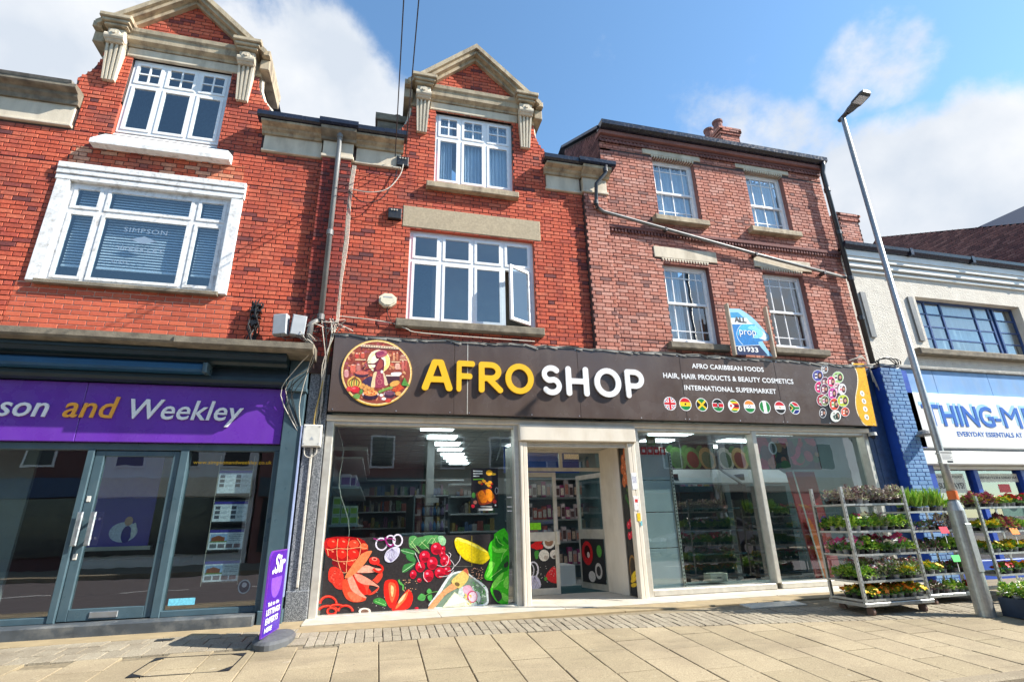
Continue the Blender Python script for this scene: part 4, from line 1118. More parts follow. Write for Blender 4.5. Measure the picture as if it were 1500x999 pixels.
# ---- middle house ---------------------------------------------------------
bB = thing('terraced_house', 'red brick house with stone pedimented gable above the brown grocery sign', 'building', (1.4, 0, 0), 'buildings along the high street')
BX0, BX1 = -1.01, 4.0
bricks = []
hB1 = (.28, 2.5, 4.26, 5.98); hB2 = (.66, 2.15, 6.95, 8.61)
wall_slab(bB, 'wall', BX0, BX1, 3.3, 7.72, [hB1, (.66, 2.15, 6.95, 7.73)], 0, .3, MORTAR, BRICK_RED)
bricks += brickwork(0, 3.7, 7.745, full(-.78, 3.53), [hB1, hB2, (.14, 2.64, 6.0, 6.42), (.12, 2.6, 4.12, 4.26), (.52, 2.22, 6.81, 6.96), (-.78, .06, 7.14, 7.8), (2.79, 3.53, 7.14, 7.8)], BRICK_RED, zbase=4.015)
gable(bB, 1.4, 0, BRICK_RED, bricks, hB2)
MB().box(3.536, 3.994, -.09, .0, 3.3, 7.14).build('pier', MORTAR, bB)
bricks += brickwork(-.09, 3.7, 7.14, full(3.53, 4.0), [], BRICK_PINK, 'flemish', .03, zbase=4.015)
lay_bricks(bricks, bB)
eaves(bB, -.74, .07)
eaves(bB, 2.78, 3.5)
cp = MB(); cp.cbox(3.5, 4.04, -.13, .0, 7.14, 7.2, .01); cp.cbox(3.52, 4.02, -.11, .0, 7.2, 7.48, .006)
cp.build('pier_capital', STONE_L, bB)
moulding(bB, 'pier_cornice', [(.0, 7.48), (-.15, 7.48), (-.17, 7.52), (-.25, 7.57), (-.29, 7.6), (-.3, 7.655), (0, 7.66)], 3.49, 4.07, STONE)
MB().sideprism([(-.1, 7.665), (-.32, 7.665), (-.345, 7.7), (-.35, 7.775), (-.1, 7.79)], 3.4, 4.15).build('gutter', GUTTER, bB)
stone_block(bB, 'lintel', .14, 2.64, -.02, .3, 6.0, 6.42, CONCRETE)
wB1, cB1 = casement(bB, .28, 2.5, 4.26, 5.98, .07, [.83, 1.39, 1.94], 5.42, UPVC, fw=.06, skip=(3, 0))
stone_block(wB1, 'sill', .12, 2.6, -.14, .08, 4.12, 4.25, STONE_D)
wB2, _ = casement(bB, .66, 2.15, 7.02, 8.61, .07, [1.14, 1.63], 8.06, UPVC, topbars=True)
stone_block(wB2, 'sill', .52, 2.22, -.13, .08, 6.81, 6.93, STONE)
for a, b in ((.72, 1.0), (1.2, 1.6), (1.68, 2.1)): curtain(wB2, a, b, 7.05, 8.5, .17, waves=6)
# the open casement, hinged on its right edge
oc = MB(); W_, H_ = .49, 1.03
oc.box(-W_, 0, 0, .045, 0, .05); oc.box(-W_, 0, 0, .045, H_-.05, H_); oc.box(-W_, -W_+.05, 0, .045, .05, H_-.05); oc.box(-.05, 0, 0, .045, .05, H_-.05)
Mx = Matrix.Translation((2.43, .05, 4.35)) @ Matrix.Rotation(R(30), 4, 'Z')
so = oc.xform(Mx).build('open_sash', UPVC, wB1)
oc = MB().box(-W_+.05, -.05, .018, .024, .05, H_-.05).xform(Mx); oc.build('pane', GLASS_UP, wB1)
shell(bB, BX0, BX1-.005, 7.6, 4.0, 9.6, low=3.3)
rp = MB(); rp.box(.8, 2.9, 1.3, 1.4, 3.5, 6.2); rp.box(.2, 2.9, .31, 1.3, 6.05, 6.15); rp.build('room_partition', plain('buff_room_wall', (.5, .4, .28), .9, .1, 3, 0), bB)
mb = MB(); mb.cbox(-.42, .1, .25, .7, 8.0, 8.4, .01); mb.cbox(-.46, .14, .2, .75, 8.4, 8.56, .015); mb.cyl((-.05, .5, 8.56), (-.05, .5, 8.75), .09, .1)
mb.build('stone_stub', STONE_D, bB)

# ---- right house (sash windows) -------------------------------------------
bC = thing('town_house', 'three storey pale red brick house with four white sash windows and a black gutter', 'building', (6.7, 0, 0), 'buildings along the high street')
CX0, CX1 = 4.0, 9.46
hC = [(5.17, 6.15, 6.9, 8.33), (7.42, 8.39, 6.93, 8.35), (5.11, 6.11, 4.22, 5.83), (7.36, 8.34, 4.24, 5.87)]
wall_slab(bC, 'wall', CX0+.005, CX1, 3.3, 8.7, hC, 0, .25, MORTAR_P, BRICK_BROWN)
lint = [(4.96, 6.33, 8.34, 8.56), (7.21, 8.59, 8.36, 8.58), (4.94, 6.33, 5.9, 6.18), (7.2, 8.6, 5.93, 6.2)]
sill = [(5.0, 6.22, 6.72, 6.84), (7.22, 8.46, 6.74, 6.86), (4.97, 6.2, 4.05, 4.17), (7.2, 8.46, 4.08, 4.2)]
bricks = brickwork(0, 3.7, 8.5, full(CX0, CX1), hC+lint+sill, BRICK_PINK, 'flemish', .05, zbase=4.0)
lay_bricks(bricks, bC)
for i, (h, l, s) in enumerate(zip(hC, lint, sill)):
    x0, x1, z0, z1 = h; y = .1; rail = 7.56 if i < 2 else 5.05
    f = MB(); f.box(x0, x0+.06, y, y+.1, z0, z1); f.box(x1-.06, x1, y, y+.1, z0, z1); f.box(x0+.06, x1-.06, y, y+.1, z1-.06, z1); f.box(x0+.06, x1-.06, y, y+.1, z0, z0+.07)
    w = f.build('window', UPVC, bC)
    for k, (c, d, yy) in enumerate(((z0+.07, rail+.02, y+.055), (rail-.02, z1-.06, y+.02))):
        a, b = x0+.06, x1-.06; sf = MB(); t = .035
        sf.box(a, b, yy, yy+.035, c, c+t+.01); sf.box(a, b, yy, yy+.035, d-t, d); sf.box(a, a+t, yy, yy+.035, c+t+.01, d-t); sf.box(b-t, b, yy, yy+.035, c+t+.01, d-t)
        sf.build('sash', UPVC, w)
        gb = MB(); ww = b-a
        for fx in (.2, .5, .8): gb.box(a+ww*fx-.009, a+ww*fx+.009, yy+.004, yy+.03, c+t+.01, d-t)
        zz = c+(d-c)*.27 if k == 0 else d-(d-c)*.24
        gb.box(a+t, b-t, yy+.006, yy+.028, zz-.009, zz+.009)
        gb.build('glazing_bar', UPVC, w)
        pane(w, a+t, b-t, c+t+.01, d-t, yy+.014, GLASS_UP)
    if i != 3: curtain(w, x0+.06, x1-.06 if i != 2 else x0+.45, z0+.05, z1-.05, y+.15, waves=8, amp=.03)
    # stone lintel with a saw-toothed lower edge, stone sill
    lt = MB(); lt.cbox(l[0], l[1], -.025, .1, l[2]+.04, l[3], .008)
    n = 17
    for k in range(n):
        xx = x0-.02+(x1-x0+.04)*k/n; ww = (x1-x0+.04)/n
        lt.prism([(xx, l[2]+.04), (xx+ww, l[2]+.04), (xx+ww*.5, l[2]-.035)], -.022, .1)
    lt.build('lintel', STONE_L, w)
    stone_block(w, 'sill', s[0], s[1], -.15, .1, s[2], s[3], STONE_D if i > 1 else STONE)
def tooth_course(par, x0, x1, z, y, m, depth=.06, h=.06, p=.075, name='dentil_course', over=.07):
    mb = MB(); x = x0
    while x < x1-.02:
        mb.box(x, x+p*.55, y-depth, y, z-h, z); x += p
    mb.build(name, m, par, kind='stuff')
    MB().cbox(x0, x1, y-depth-.015, y, z, z+over, .006).build('string_course', m, par)
tooth_course(bC, CX0, CX1, 6.46, 0, BRICK_BROWN, .05, .065, .07)
tooth_course(bC, CX0, CX1, 8.57, 0, BRICK_BROWN, .06, .07, .085, over=.06)
MB().cbox(CX0, CX1, -.05, .02, 8.5, 8.56, .005).build('brick_band', BRICK_BROWN, bC)
MB().cbox(CX0-.02, CX1+.02, -.14, .1, 8.632, 8.72, .008).build('eaves_board', BRICK_BROWN, bC)
MB().sideprism([(-.02, 8.722), (-.2, 8.722), (-.27, 8.76), (-.28, 8.85), (.0, 8.86)], CX0-.03, CX1+.05).build('gutter', GUTTER, bC)
# flank wall rising above the neighbour, and roof
fl = []
mb = MB(); mb.v += [(4.0, 0, 7.3), (4.0, 1.9, 7.3), (4.0, 1.9, 9.85), (4.0, 0, 8.78), (4.24, 0, 7.3), (4.24, 1.9, 7.3), (4.24, 1.9, 9.85), (4.24, 0, 8.78)]
mb.f += [(0, 3, 2, 1), (4, 5, 6, 7), (1, 2, 6, 5), (0, 4, 7, 3), (3, 7, 6, 2)]; mb.mi += [0]*5
mb.build('flank_wall', MORTAR_P, bC)
mb = MB(); z = 7.3; k = 0
while z < 9.8:
    y0 = 0 if z < 8.7 else (z-8.7)/.563
    y = -1+(k % 2)*.17; i = 0
    while y < 1.9:
        w = BL if i % 2 == 0 else BHD; a = max(y, y0+.02); b = min(y+w, 1.9)
        if b-a > .03: mb.box(3.992-random.uniform(0, .004), 4.002, a, b, z, z+BH)
        y += w+.01; i += 1
    z += PZ; k += 1
mb.build('brickwork', BRICK_BROWN, bC, kind='stuff')
r = MB(); r.face([(CX0-.06, -.1, 8.83), (CX1+.05, -.1, 8.83), (CX1+.05, 1.95, 10.0), (CX0-.06, 1.95, 10.0)]); r.face([(CX1+.05, 8, 8.7), (CX0-.06, 8, 8.7), (CX0-.06, 1.95, 10.0), (CX1+.05, 1.95, 10.0)])
r.face([(CX0-.06, -.1, 8.83), (CX0-.06, 1.95, 10.0), (CX0-.06, 1.95, 9.93), (CX0-.06, -.1, 8.76)])
r.build('roof', SLATE, bC)
s_ = MB(); s_.box(CX0+.02, CX0+.2, .25, 8, 3.3, 8.7); s_.box(CX1-.2, CX1-.01, .25, 8, 3.3, 8.7); s_.box(CX0+.2, CX1-.2, 7.8, 8, 3.3, 8.7); s_.box(CX0+.2, CX1-.2, .25, 7.8, 3.35, 3.5)
s_.build('party_walls', DARKWALL, bC)
def stack(par, x0, x1, y0, y1, z0, z1, m, pots):
    c = MB(); c.box(x0+.006, x1-.006, y0+.006, y1-.006, z0, z1-.02); 
    ch = c.build('chimney', MORTAR_P, par)
    b = MB(); z = z0; k = 0
    while z < z1-.07:
        e = 0 if z < z1-.3 else .03 if z < z1-.2 else .055 if z < z1-.1 else .03
        x = x0-e-(k % 2)*.11
        while x < x1+e:
            a, q = max(x, x0-e), min(x+BL, x1+e)
            if q-a > .03: b.cbox(a, q, y0-e, y0+.1, z, z+BH, .004)
            x += PX
        y = y0-e-(k % 2)*.11+.11
        while y < y1+e:
            a, q = max(y, y0-e), min(y+BL, y1+e)
            if q-a > .03: b.box(x0-e-.001, x0+.05, a, q, z, z+BH); b.box(x1-.05, x1+e+.001, a, q, z, z+BH)
            y += PX
        z += PZ; k += 1
    b.build('brickwork', m, ch, kind='stuff')
    for px, py, r_, h_ in pots:
        MB().lathe([(r_*1.05, z1-.03), (r_, z1+h_*.2), (r_*.85, z1+h_*.75), (r_*1.05, z1+h_*.85), (r_*1.05, z1+h_), (r_*.8, z1+h_)], px, py, 12).build('chimney_pot', BRICK_BROWN, ch, smooth=False)
    return ch
stack(bC, 8.62, 9.22, 1.85, 2.6, 9.4, 11.45, BRICK_PINK, [(8.8, 2.1, .14, .38), (8.75, 2.45, .14, .38)])

# ---- white rendered shop building on the right ----------------------------
bD = thing('rendered_building', 'cream roughcast building with blue metal window above the white and blue discount shop sign', 'building', (14, 0, 0), 'buildings along the high street')
DX0, DX1 = 9.47, 17.6
hD = (11.25, 14.35, 4.42, 5.66)
wall_slab(bD, 'wall', DX0, DX1, 3.9, 6.5, [hD], 0, .3, RENDERM, RENDERM)
for z0, z1, d in ((6.1, 6.16, .05), (6.2, 6.3, .09), (6.33, 6.42, .13)):
    MB().cbox(DX0, DX1, -d, .02, z0, z1, .006).build('eaves_moulding', SIGN_WP, bD)
MB().box(DX0, DX1, -.15, .1, 6.42, 6.56).build('soffit_board', SIGN_WP, bD)
x = DX0-.05
while x < DX1:
    L = min(1.8, DX1-x)
    g = MB(); g.sideprism([(-.06, 6.585), (-.13, 6.56), (-.2, 6.575), (-.25, 6.63), (-.26, 6.7), (-.06, 6.71)], x, x+L-.006)
    g.box(x+L-.05, x+L+.03, -.268, -.06, 6.553, 6.715); g.build('gutter', GUTTER, bD); x += L
f = MB(); x0, x1, z0, z1 = hD; y = .16
f.box(x0, x1, y, y+.05, z0, z0+.05); f.box(x0, x1, y, y+.05, z1-.05, z1); f.box(x0, x0+.05, y, y+.05, z0+.05, z1-.05); f.box(x1-.05, x1, y, y+.05, z0+.05, z1-.05)
vs = [x0+(x1-x0)*t for t in (.135, .285, .60, .755, .80)]
for v in vs: f.box(v-.022, v+.022, y-.002, y+.05, z0+.05, z1-.05)
wD = f.build('window', BLUE_FR, bD)
gb = MB(); zr = [z0+(z1-z0)*t for t in (.27, .5, .74)]
xs = [x0+.05]+[v for q in vs for v in (q-.022, q+.022)]+[x1-.05]
cols = [(xs[i], xs[i+1]) for i in range(0, len(xs), 2)]
for a, b in cols:
    if b-a < .1: continue
    for z in zr: gb.box(a, b, y+.005, y+.04, z-.014, z+.014)
    zz = [z0+.05]+[v for q in zr for v in (q-.014, q+.014)]+[z1-.05]
    for j in range(0, len(zz), 2): pane(wD, a, b, zz[j], zz[j+1], y+.02, GLASS_FR if (j+int(a*7)) % 3 else GLASS_UP)
gb.build('glazing_bar', BLUE_FR, wD)
curtain(wD, x0+.1, x1-.1, z0, z1, .28, SIGN_WP, 12, .02)
MB().cbox(10.75, DX1, -.16, .1, 4.26, 4.40, .02).build('sill', STONE_D, wD)
for sx in (9.72, 11.0): MB().box(sx, sx+.13, -.04, .01, 4.6, 5.62).build('shadow_slot_strip', PIPE_G, bD)  # grey strips stand in for vertical shadow slots on the render
s_ = MB(); s_.box(DX0+.02, DX0+.2, .3, 8, 0, 6.5); s_.box(DX1-.2, DX1, .3, 8, 0, 6.5); s_.box(DX0+.2, DX1-.2, 7.8, 8, 0, 6.5); s_.box(DX0+.2, DX1-.2, .3, 7.8, 3.4, 3.55)
s_.build('party_walls', DARKWALL, bD)
r = MB(); r.face([(DX0, -.1, 6.6), (DX1, -.1, 6.6), (DX1, 4, 8.6), (DX0, 4, 8.6)]); r.face([(DX1, 8, 6.5), (DX0, 8, 6.5), (DX0, 4, 8.6), (DX1, 4, 8.6)])
r.build('roof', SLATE, bD)
stack(bD, 12.25, 12.95, 2.1, 3.2, 6.9, 9.35, BRICK_PINK, [])
# blue band and timber above the fascia
x = 9.98; k = 0
while x < DX1:
    L = min([1.02, 1.5, 1.22][k % 3], DX1-x)
    MB().cbox(x, x+L-.006, -.07, .0, 3.42, 3.93, .004).build('cladding_board', BLUE_BD, bD); x += L; k += 1
MB().cbox(9.6, DX1, -.12, .0, 3.935, 4.0, .01).build('lead_flashing', LEAD, bD)
MB().box(9.47, DX1, .0, .25, 2.3, 3.93).build('fascia_backing', BLUE_DK, bD)
# blue painted brick pier
PR0, PR1 = 9.43, 9.95
MB().box(PR0+.006, PR1-.006, -.25, -.0, -.1, 3.86).build('pier', BLUE_P, bD)
pb = brickwork(-.25, .0, 3.86, full(PR0, PR1), [], BRICK_BLUEP, 'flemish', .02)
lay_bricks(pb, bD, 120, name='pier_brickwork')
MB().box(9.96, 10.2, -.16, -.001, -.1, 3.86).build('door_side_post', BLUE_P, bD)
# house further right, its flank showing above the roof
bE = thing('end_house', 'taller dark purplish brick house at far right, only its flank wall and slate roof showing', 'building', (20, 2, 0), 'buildings along the high street')
mb = MB(); mb.v += [(17.62, .3, 0), (17.62, 8, 0), (17.62, 8, 9), (17.62, 5.2, 10.9), (17.62, .3, 8.6)]+[(30, .3, 0), (30, 8, 0), (30, 8, 9), (30, 5.2, 10.9), (30, .3, 8.6)]
mb.f += [(4, 3, 2, 1, 0), (5, 6, 7, 8, 9), (0, 5, 9, 4), (2, 7, 6, 1)]; mb.mi += [0]*4
mb.build('wall', TILE, bE)
mb = MB(); z = 6.4; k = 0
while z < 11:
    ya = .3 if z < 8.55 else .3+(z-8.6)/.47; yb_ = 8 if z < 9 else 5.2+(10.9-z)*1.47
    y = .3-(k % 2)*.11
    while y < yb_:
        a, b = max(y, ya), min(y+BL, yb_)
        if b-a > .04: mb.box(17.608-random.uniform(0, .006), 17.622, a, b, z, z+BH)
        y += PX
    z += PZ; k += 1
mb.build('brickwork', BRICK_BROWN, bE, kind='stuff')
mb = MB(); mb.face([(17.6, .2, 8.6), (30, .2, 8.6), (30, 5.2, 10.95), (17.6, 5.2, 10.95)]); mb.face([(30, 8, 9), (17.6, 8, 9), (17.6, 5.2, 10.95), (30, 5.2, 10.95)]); mb.box(17.5, 17.7, .2, .3, 8.5, 8.6)
mb.prism([(24.7, 3), (24.7, 12.86), (31, 15.7), (37.3, 12.86), (37.3, 3)], 6, 16)
mb.build('roof', plain('blue_slate', (.02, .035, .075), .85, .3, 30, .4, 12, spec=.1), bE)

# ================================================================== SHOPFRONT, LEFT (estate agent)
# stone ledge and cornice over the sign
led = MB(); led.sideprism([(0, 3.47), (-.54, 3.47), (-.58, 3.49), (-.6, 3.52), (-.6, 3.6), (-.3, 3.64), (0, 3.66)], AX0, -2.75)
led.sideprism([(0, 3.46), (-.56, 3.46), (-.6, 3.48), (-.62, 3.5), (-.62, 3.585), (-.3, 3.62), (0, 3.64)], -2.745, -1.0)
led.build('stone_ledge', STONE_D, bA)
for pr in ([(0, 3.3), (-.3, 3.3), (-.33, 3.34), (-.42, 3.36), (-.44, 3.41), (-.47, 3.42), (-.47, 3.465), (0, 3.465)], [(0, 3.04), (-.17, 3.04), (-.22, 3.06), (-.24, 3.1), (-.24, 3.15), (0, 3.15)]):
    MB().sideprism(pr, AX0, -1.36).build('cornice', TEAL_D, bA)
MB().box(AX0, -1.36, -.14, 0, 3.151, 3.299).build('cornice_board', TEAL_D, bA)
MB().sideprism([(-.14, 3.155), (-.36, 3.17), (-.38, 3.2), (-.37, 3.27), (-.33, 3.295), (-.14, 3.295)], AX0, -2.42).build('awning_cassette', NAVY, bA)
MB().cbox(-2.415, -2.36, -.4, -.14, 3.155, 3.298, .01).build('awning_bracket', TEAL, bA)
pl = MB(); pl.cbox(-1.35, -1.09, -.15, 0, 0.16, 3.46, .01); pl.cbox(-1.37, -1.07, -.18, 0, -.06, .16, .01); pl.cbox(-1.365, -1.075, -.2, 0, 2.98, 3.04, .01)
pl.build('pilaster', TEAL, bA)
fr = MB(); fr.cbox(AX0, -1.36, -.04, .08, 2.15, 2.24, .006)
for a, b in ((-3.68, -3.6), (-2.6, -2.5), (-1.43, -1.36), (-6.3, -6.22)): fr.cbox(a, b, -.05, .08, .13, 2.15, .008)
for a, b in ((AX0, -3.68), (-2.5, -1.43)): fr.cbox(a, b, -.035, .08, .13, .2, .006); 
shopA = fr.build('shopfront_frame', TEAL, bA)
pane(shopA, -8.5, -6.3, .2, 2.15, .03, GLASS_SHOP); pane(shopA, -6.22, -3.68, .2, 2.15, .03, GLASS_SHOP); pane(shopA, -2.5, -1.43, .2, 2.15, .03, GLASS_SHOP)
pt = MB(); pt.cbox(AX0, -1.39, -.27, .1, -.06, .13, .015); pt.build('plinth', plain('chipped_grey_plinth', (.06, .07, .08), .5, .2, 6, .2, 30, dirt=.35, dirtcol=(.4, .38, .33)), bA)
dr = MB(); dr.cbox(-3.595, -3.49, -.02, .05, .14, 2.14, .006); dr.cbox(-2.69, -2.605, -.02, .05, .14, 2.14, .006); dr.cbox(-3.49, -2.69, -.02, .05, 2.07, 2.14, .006); dr.cbox(-3.49, -2.69, -.02, .05, .14, .27, .006)
door = dr.build('shop_door', TEAL, bA)
pane(door, -3.49, -2.69, .27, 2.07, .01, GLASS_SHOP)
for dx in (-3.56, -3.42):
    h = MB(); h.cbox(dx-.045, dx+.02, -.1, -.085, .98, 1.38, .012); h.box(dx-.02, dx, -.085, -.02, 1.05, 1.08); h.box(dx-.02, dx, -.085, -.02, 1.28, 1.31); h.build('handle', CHROME, door)
MB().cbox(-3.26, -2.96, -.035, -.015, .165, .235, .006).build('letter_plate', CHROME, door)
for z in (1.5, .82): MB().cbox(-3.575, -3.53, -.027, -.018, z, z+.07, .004).build('lock', WHITEP, door)
# interior of the agency
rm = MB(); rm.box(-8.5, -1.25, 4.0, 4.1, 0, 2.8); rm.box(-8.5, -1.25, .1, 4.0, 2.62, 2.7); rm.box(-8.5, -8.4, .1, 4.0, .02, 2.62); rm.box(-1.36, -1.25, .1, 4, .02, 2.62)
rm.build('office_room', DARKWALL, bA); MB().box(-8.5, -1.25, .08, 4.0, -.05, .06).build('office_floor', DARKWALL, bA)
MB().box(-6.2, -4.6, .7, .75, .1, 2.4).build('partition', plain('grey_partition', (.25, .26, .26), .8, .05), bA)
bn = thing('pull_up_banner', 'purple banner standing behind the estate agent glass door', 'banner', (-3.35, .6, .06))
MB().box(-3.75, -3.0, .58, .6, .95, 2.3).build('banner_sheet', plain('violet_banner', (.13, .08, .42), .5, .06, 2, 0), bn)
MB().box(-3.8, -2.95, .55, .63, .9, .95).build('base', CHROME, bn)
artwork([((215, 220, 240), oval(-3.32, 1.13, .17, .13)), ((60, 50, 150), oval(-3.28, 1.1, .06, .11)), ((215, 170, 150), oval(-3.28, 1.27, .05, .06)), ((240, 240, 245), oval(-3.2, 1.15, .03, .1))], .577, 'banner_print', bn)
MB().box(-3.9, -2.7, 1.0, 1.6, .7, .76).build('desk_top', DARKWALL, bA)
# property cards hanging in the right window
for i, (za, zb) in enumerate(((1.6, 1.9), (1.235, 1.49), (.885, 1.13), (.5, .745))):
    t = thing('property_card', ['topmost lit property listing card hanging in the estate agent window', 'second listing card from the top in the estate agent window', 'third listing card down, with a house photo, in the agent window', 'lowest listing card in the agent window, near the pavement'][i], 'card', (-1.91, .09, za), 'cards hanging in the estate agent window')
    MB().box(-2.135, -1.69, .088, .098, za-.02, zb+.02).build('acrylic_holder', GLASS_FR, t)
    sh = [((228, 230, 236), rect(-2.12, -1.705, za, zb)), ((70, 60, 150), rect(-2.12, -1.705, zb-.035, zb))]
    if i < 2:
        for r_ in range(3 if i == 0 else 4):
            for cx in (-2.10, -1.9):
                z = zb-.1-r_*.06
                if z < za+.01: continue
                sh.append(((90, 90, 100), rect(cx, cx+.06, z, z+.042))); sh.append(((170, 175, 185), rect(cx+.075, cx+.17, z+.025, z+.032))); sh.append(((170, 175, 185), rect(cx+.075, cx+.15, z+.01, z+.016)))
    else:
        sh += [((150, 175, 210), rect(-2.105, -1.9, za+.09, zb-.05)), ((140, 80, 55), [(-2.09, za+.09), (-1.93, za+.09), (-1.93, za+.15), (-2.01, zb-.07), (-2.09, za+.15)]), ((110, 140, 80), rect(-2.105, -1.9, za+.09, za+.105))]
        for k in range(4): sh.append(((110+k*12, 115, 120), rect(-2.1+k*.097, -2.02+k*.097, za+.02, za+.07)))
        for k in range(4): sh.append(((165, 170, 180), rect(-1.88, -1.72, zb-.07-k*.022, zb-.06-k*.022)))
    artwork(sh, .084, 'card_print', t)
for x in (-2.13, -1.7): MB().cyl((x, .086, .45), (x, .086, 2.1), .003, n=5).build('hanging_cable', CABLE_W, shopA)
w_ = MB(); letter(w_, 'www.simpsonandweekley.co.uk', -2.45, -1.46, 1.965, 2.03, .029, d=.001); w_.build('web_address', SIGN_Y, shopA)
artwork([((120, 200, 220), rect(-2.45, -2.15, .25, .33))], .028, 'window_sticker', shopA)
artwork([((150, 160, 165), oval(-1.6, .43, .075, .085)), ((90, 85, 90), oval(-1.6, .43, .06, .07)), ((160, 165, 170), oval(-1.6, .45, .03, .03))], .028, 'round_sticker', shopA)
# purple sign
sgA = thing('shop_sign', 'purple estate agent sign reading Simpson and Weekley with orange middle word', 'sign', (-4, -.05, 2.24), 'shop signs over the windows')
for a, b in ((-7.0, -3.84), (-3.835, -1.362)): MB().cbox(a, b, -.1, -.0, 2.245, 3.03, .006).build('panel', PURPLE, sgA)
for txt, a, b, z0, z1, m in (('Simpson', -5.5, -4.2, 2.465, 2.82, SIGN_W), ('and', -4.03, -3.42, 2.55, 2.84, SIGN_O), ('Weekley', -3.29, -1.89, 2.465, 2.82, SIGN_W)):
    l_ = MB(); letter(l_, txt, a, b, z0, z1, -.106, d=.02, shear=.18, bold=.008, space=1.02); l_.build('lettering', m, sgA)

# ================================================================== SHOPFRONT, GROCERY
grn = MB(); grn.cbox(-1.065, -.92, -.06, .1, -.06, 3.56, .006); grn.cbox(-.91, -.79, -.06, .1, -.06, 3.56, .006); grn.box(-1.065, -.79, -.04, .1, -.06, 3.6)
grn.build('granite_pilaster', GRANITE, bB)
MB().cbox(-1.07, -.785, -.075, .1, -.06, .36, .01).build('granite_base', GRANITE, bB)
MB().cbox(-.785, 9.02, -.06, .1, 2.6, 2.69, .012).build('window_head', CREAM, bB)
fr = MB()
for a, b, z0, z1 in ((-.78, -.67, -.05, 2.6), (2.035, 2.12, -.05, 2.6)): fr.cbox(a, b, -.045, .13, z0, z1, .01)
fr.cbox(-.67, 2.035, -.035, .13, -.05, .035, .01); fr.cbox(-.67, 2.035, -.03, .13, 2.55, 2.6, .008)
fr.build('shopfront_frame', ALU, bB); fr = MB()
for a, b, z0, z1 in ((4.09, 4.19, -.05, 2.6), (6.41, 6.5, .12, 2.6), (8.87, 8.97, -.05, 2.6)): fr.cbox(a, b, -.045, .13, z0, z1, .01)
fr.cbox(4.19, 6.41, -.035, .13, .03, .12, .01); fr.cbox(6.5, 8.87, -.035, .13, .03, .12, .01); fr.cbox(4.19, 6.41, -.03, .13, 2.55, 2.6, .008); fr.cbox(6.5, 8.87, -.03, .13, 2.55, 2.6, .008)
shopB = fr.build('shopfront_frame', ALU, bB)
MB().cbox(4.1, 9.4, -.06, .13, -.08, .028, .012).build('stall_riser', STEP, bB)
for g2 in (((2.12, 2.17), (2.168, 2.24)), ((3.95, 4.02), (4.018, 4.088))):
    sd = MB(); sd.cbox(*g2[0], -.09, .03, -.04, 2.34, .01); sd.cbox(*g2[1], -.086, .03, -.04, 2.34, .01)
    sd.build('shutter_guide', CREAM, bB)
MB().cbox(2.11, 4.1, -.13, .1, 2.345, 2.6, .012).build('shutter_box', CREAM, bB)
sl = MB()
for k in range(3): sl.cbox(2.24, 3.95, -.045, -.02, 2.262+k*.028, 2.287+k*.028, .006)
sl.build('shutter_lath', ALU, bB)
pane(shopB, -.67, 2.035, .035, 2.55, .1, GLASS_SHOP); pane(shopB, 4.19, 6.41, .12, 2.55, .1, GLASS_SHOP); pane(shopB, 6.5, 8.87, .12, 2.55, .1, GLASS_SHOP)
# vegetables printed on black film along the foot of the window
artwork([((50, 46, 47), rect(-.64, 1.925, .04, .985))]+shapes_of('PRINT_WINDOW'), .0985, 'window_film', shopB, gap=.0004)
for z in (1.5, 1.36, 1.3): artwork([((225, 225, 225), rect(1.945, 2.02, z, z+.018))], .0985, 'sticker', shopB)
po = thing('poster', 'black poster of fried food hanging inside the left shop window', 'poster', (1.6, .09, 1.35))
artwork(shapes_of('PRINT_POSTER'), .088, 'poster_print', po); MB().box(1.43, 1.8, .09, .094, 1.36, 1.94).build('poster_sheet', SIGN_BK, po); MB().box(1.5, 1.72, .085, .1, 1.32, 1.35).build('hanging_bar', WHITEP, po)
# recessed entrance
rc = MB(); rc.box(2.24, 4.1, .0, 1.0, 2.36, 2.5); rc.build('porch_ceiling', CREAM, bB)
MB().box(2.13, 2.2, .13, .95, 0, 2.36).build('porch_side', ALU, bB)
dfr = MB(); yy = .9
dfr.cbox(2.2, 2.46, yy, yy+.06, 0, 2.36, .005); dfr.cbox(2.46, 3.98, yy, yy+.06, 1.98, 2.04, .005); dfr.cbox(2.46, 3.98, yy, yy+.06, 2.3, 2.36, .005); dfr.cbox(3.1, 3.16, yy, yy+.06, 2.04, 2.3, .005); dfr.cbox(3.93, 4.0, yy, yy+.06, 0, 2.36, .005)
ent = dfr.build('entrance_frame', ALU, bB)
pane(ent, 2.46, 3.1, 2.04, 2.3, yy+.03, GLASS_SHOP); pane(ent, 3.16, 3.93, 2.04, 2.3, yy+.03, GLASS_SHOP)
artwork([((225, 215, 190), rect(3.2, 3.48, 2.19, 2.28))], yy+.02, 'transom_notice', ent)
def leaf(name, M_, print_it):
    f = MB(); W, H = .56, 1.94
    f.cbox(0, .055, 0, .045, 0, H, .005); f.cbox(W-.065, W, 0, .045, 0, H, .005); f.cbox(.055, W-.065, 0, .045, H-.08, H, .005); f.cbox(.055, W-.065, 0, .045, 0, .1, .005); f.cbox(.055, W-.065, -.005, .045, .82, .96, .005)
    f.xform(M_); d_ = f.build(name, ALU, bB)
    for a, b in ((.1, .82), (.96, H-.08)): MB().box(.055, W-.065, .02, .026, a, b).xform(M_).build('pane', GLASS_SHOP, d_)
    return d_
dl = leaf('door_leaf', Matrix.Translation((2.46, yy, .02)), True)
MB().cbox(2.97, 3.03, .85, .9, .78, .99, .01).build('door_latch', ALU, dl)
def rep(shapes, f): return [(c, [f(p) for p in pts]) for c, pts in shapes]
artwork([((44, 44, 46), rect(2.517, 2.955, .122, .838))]+shapes_of('PRINT_DOOR'), .918, 'door_film', dl)
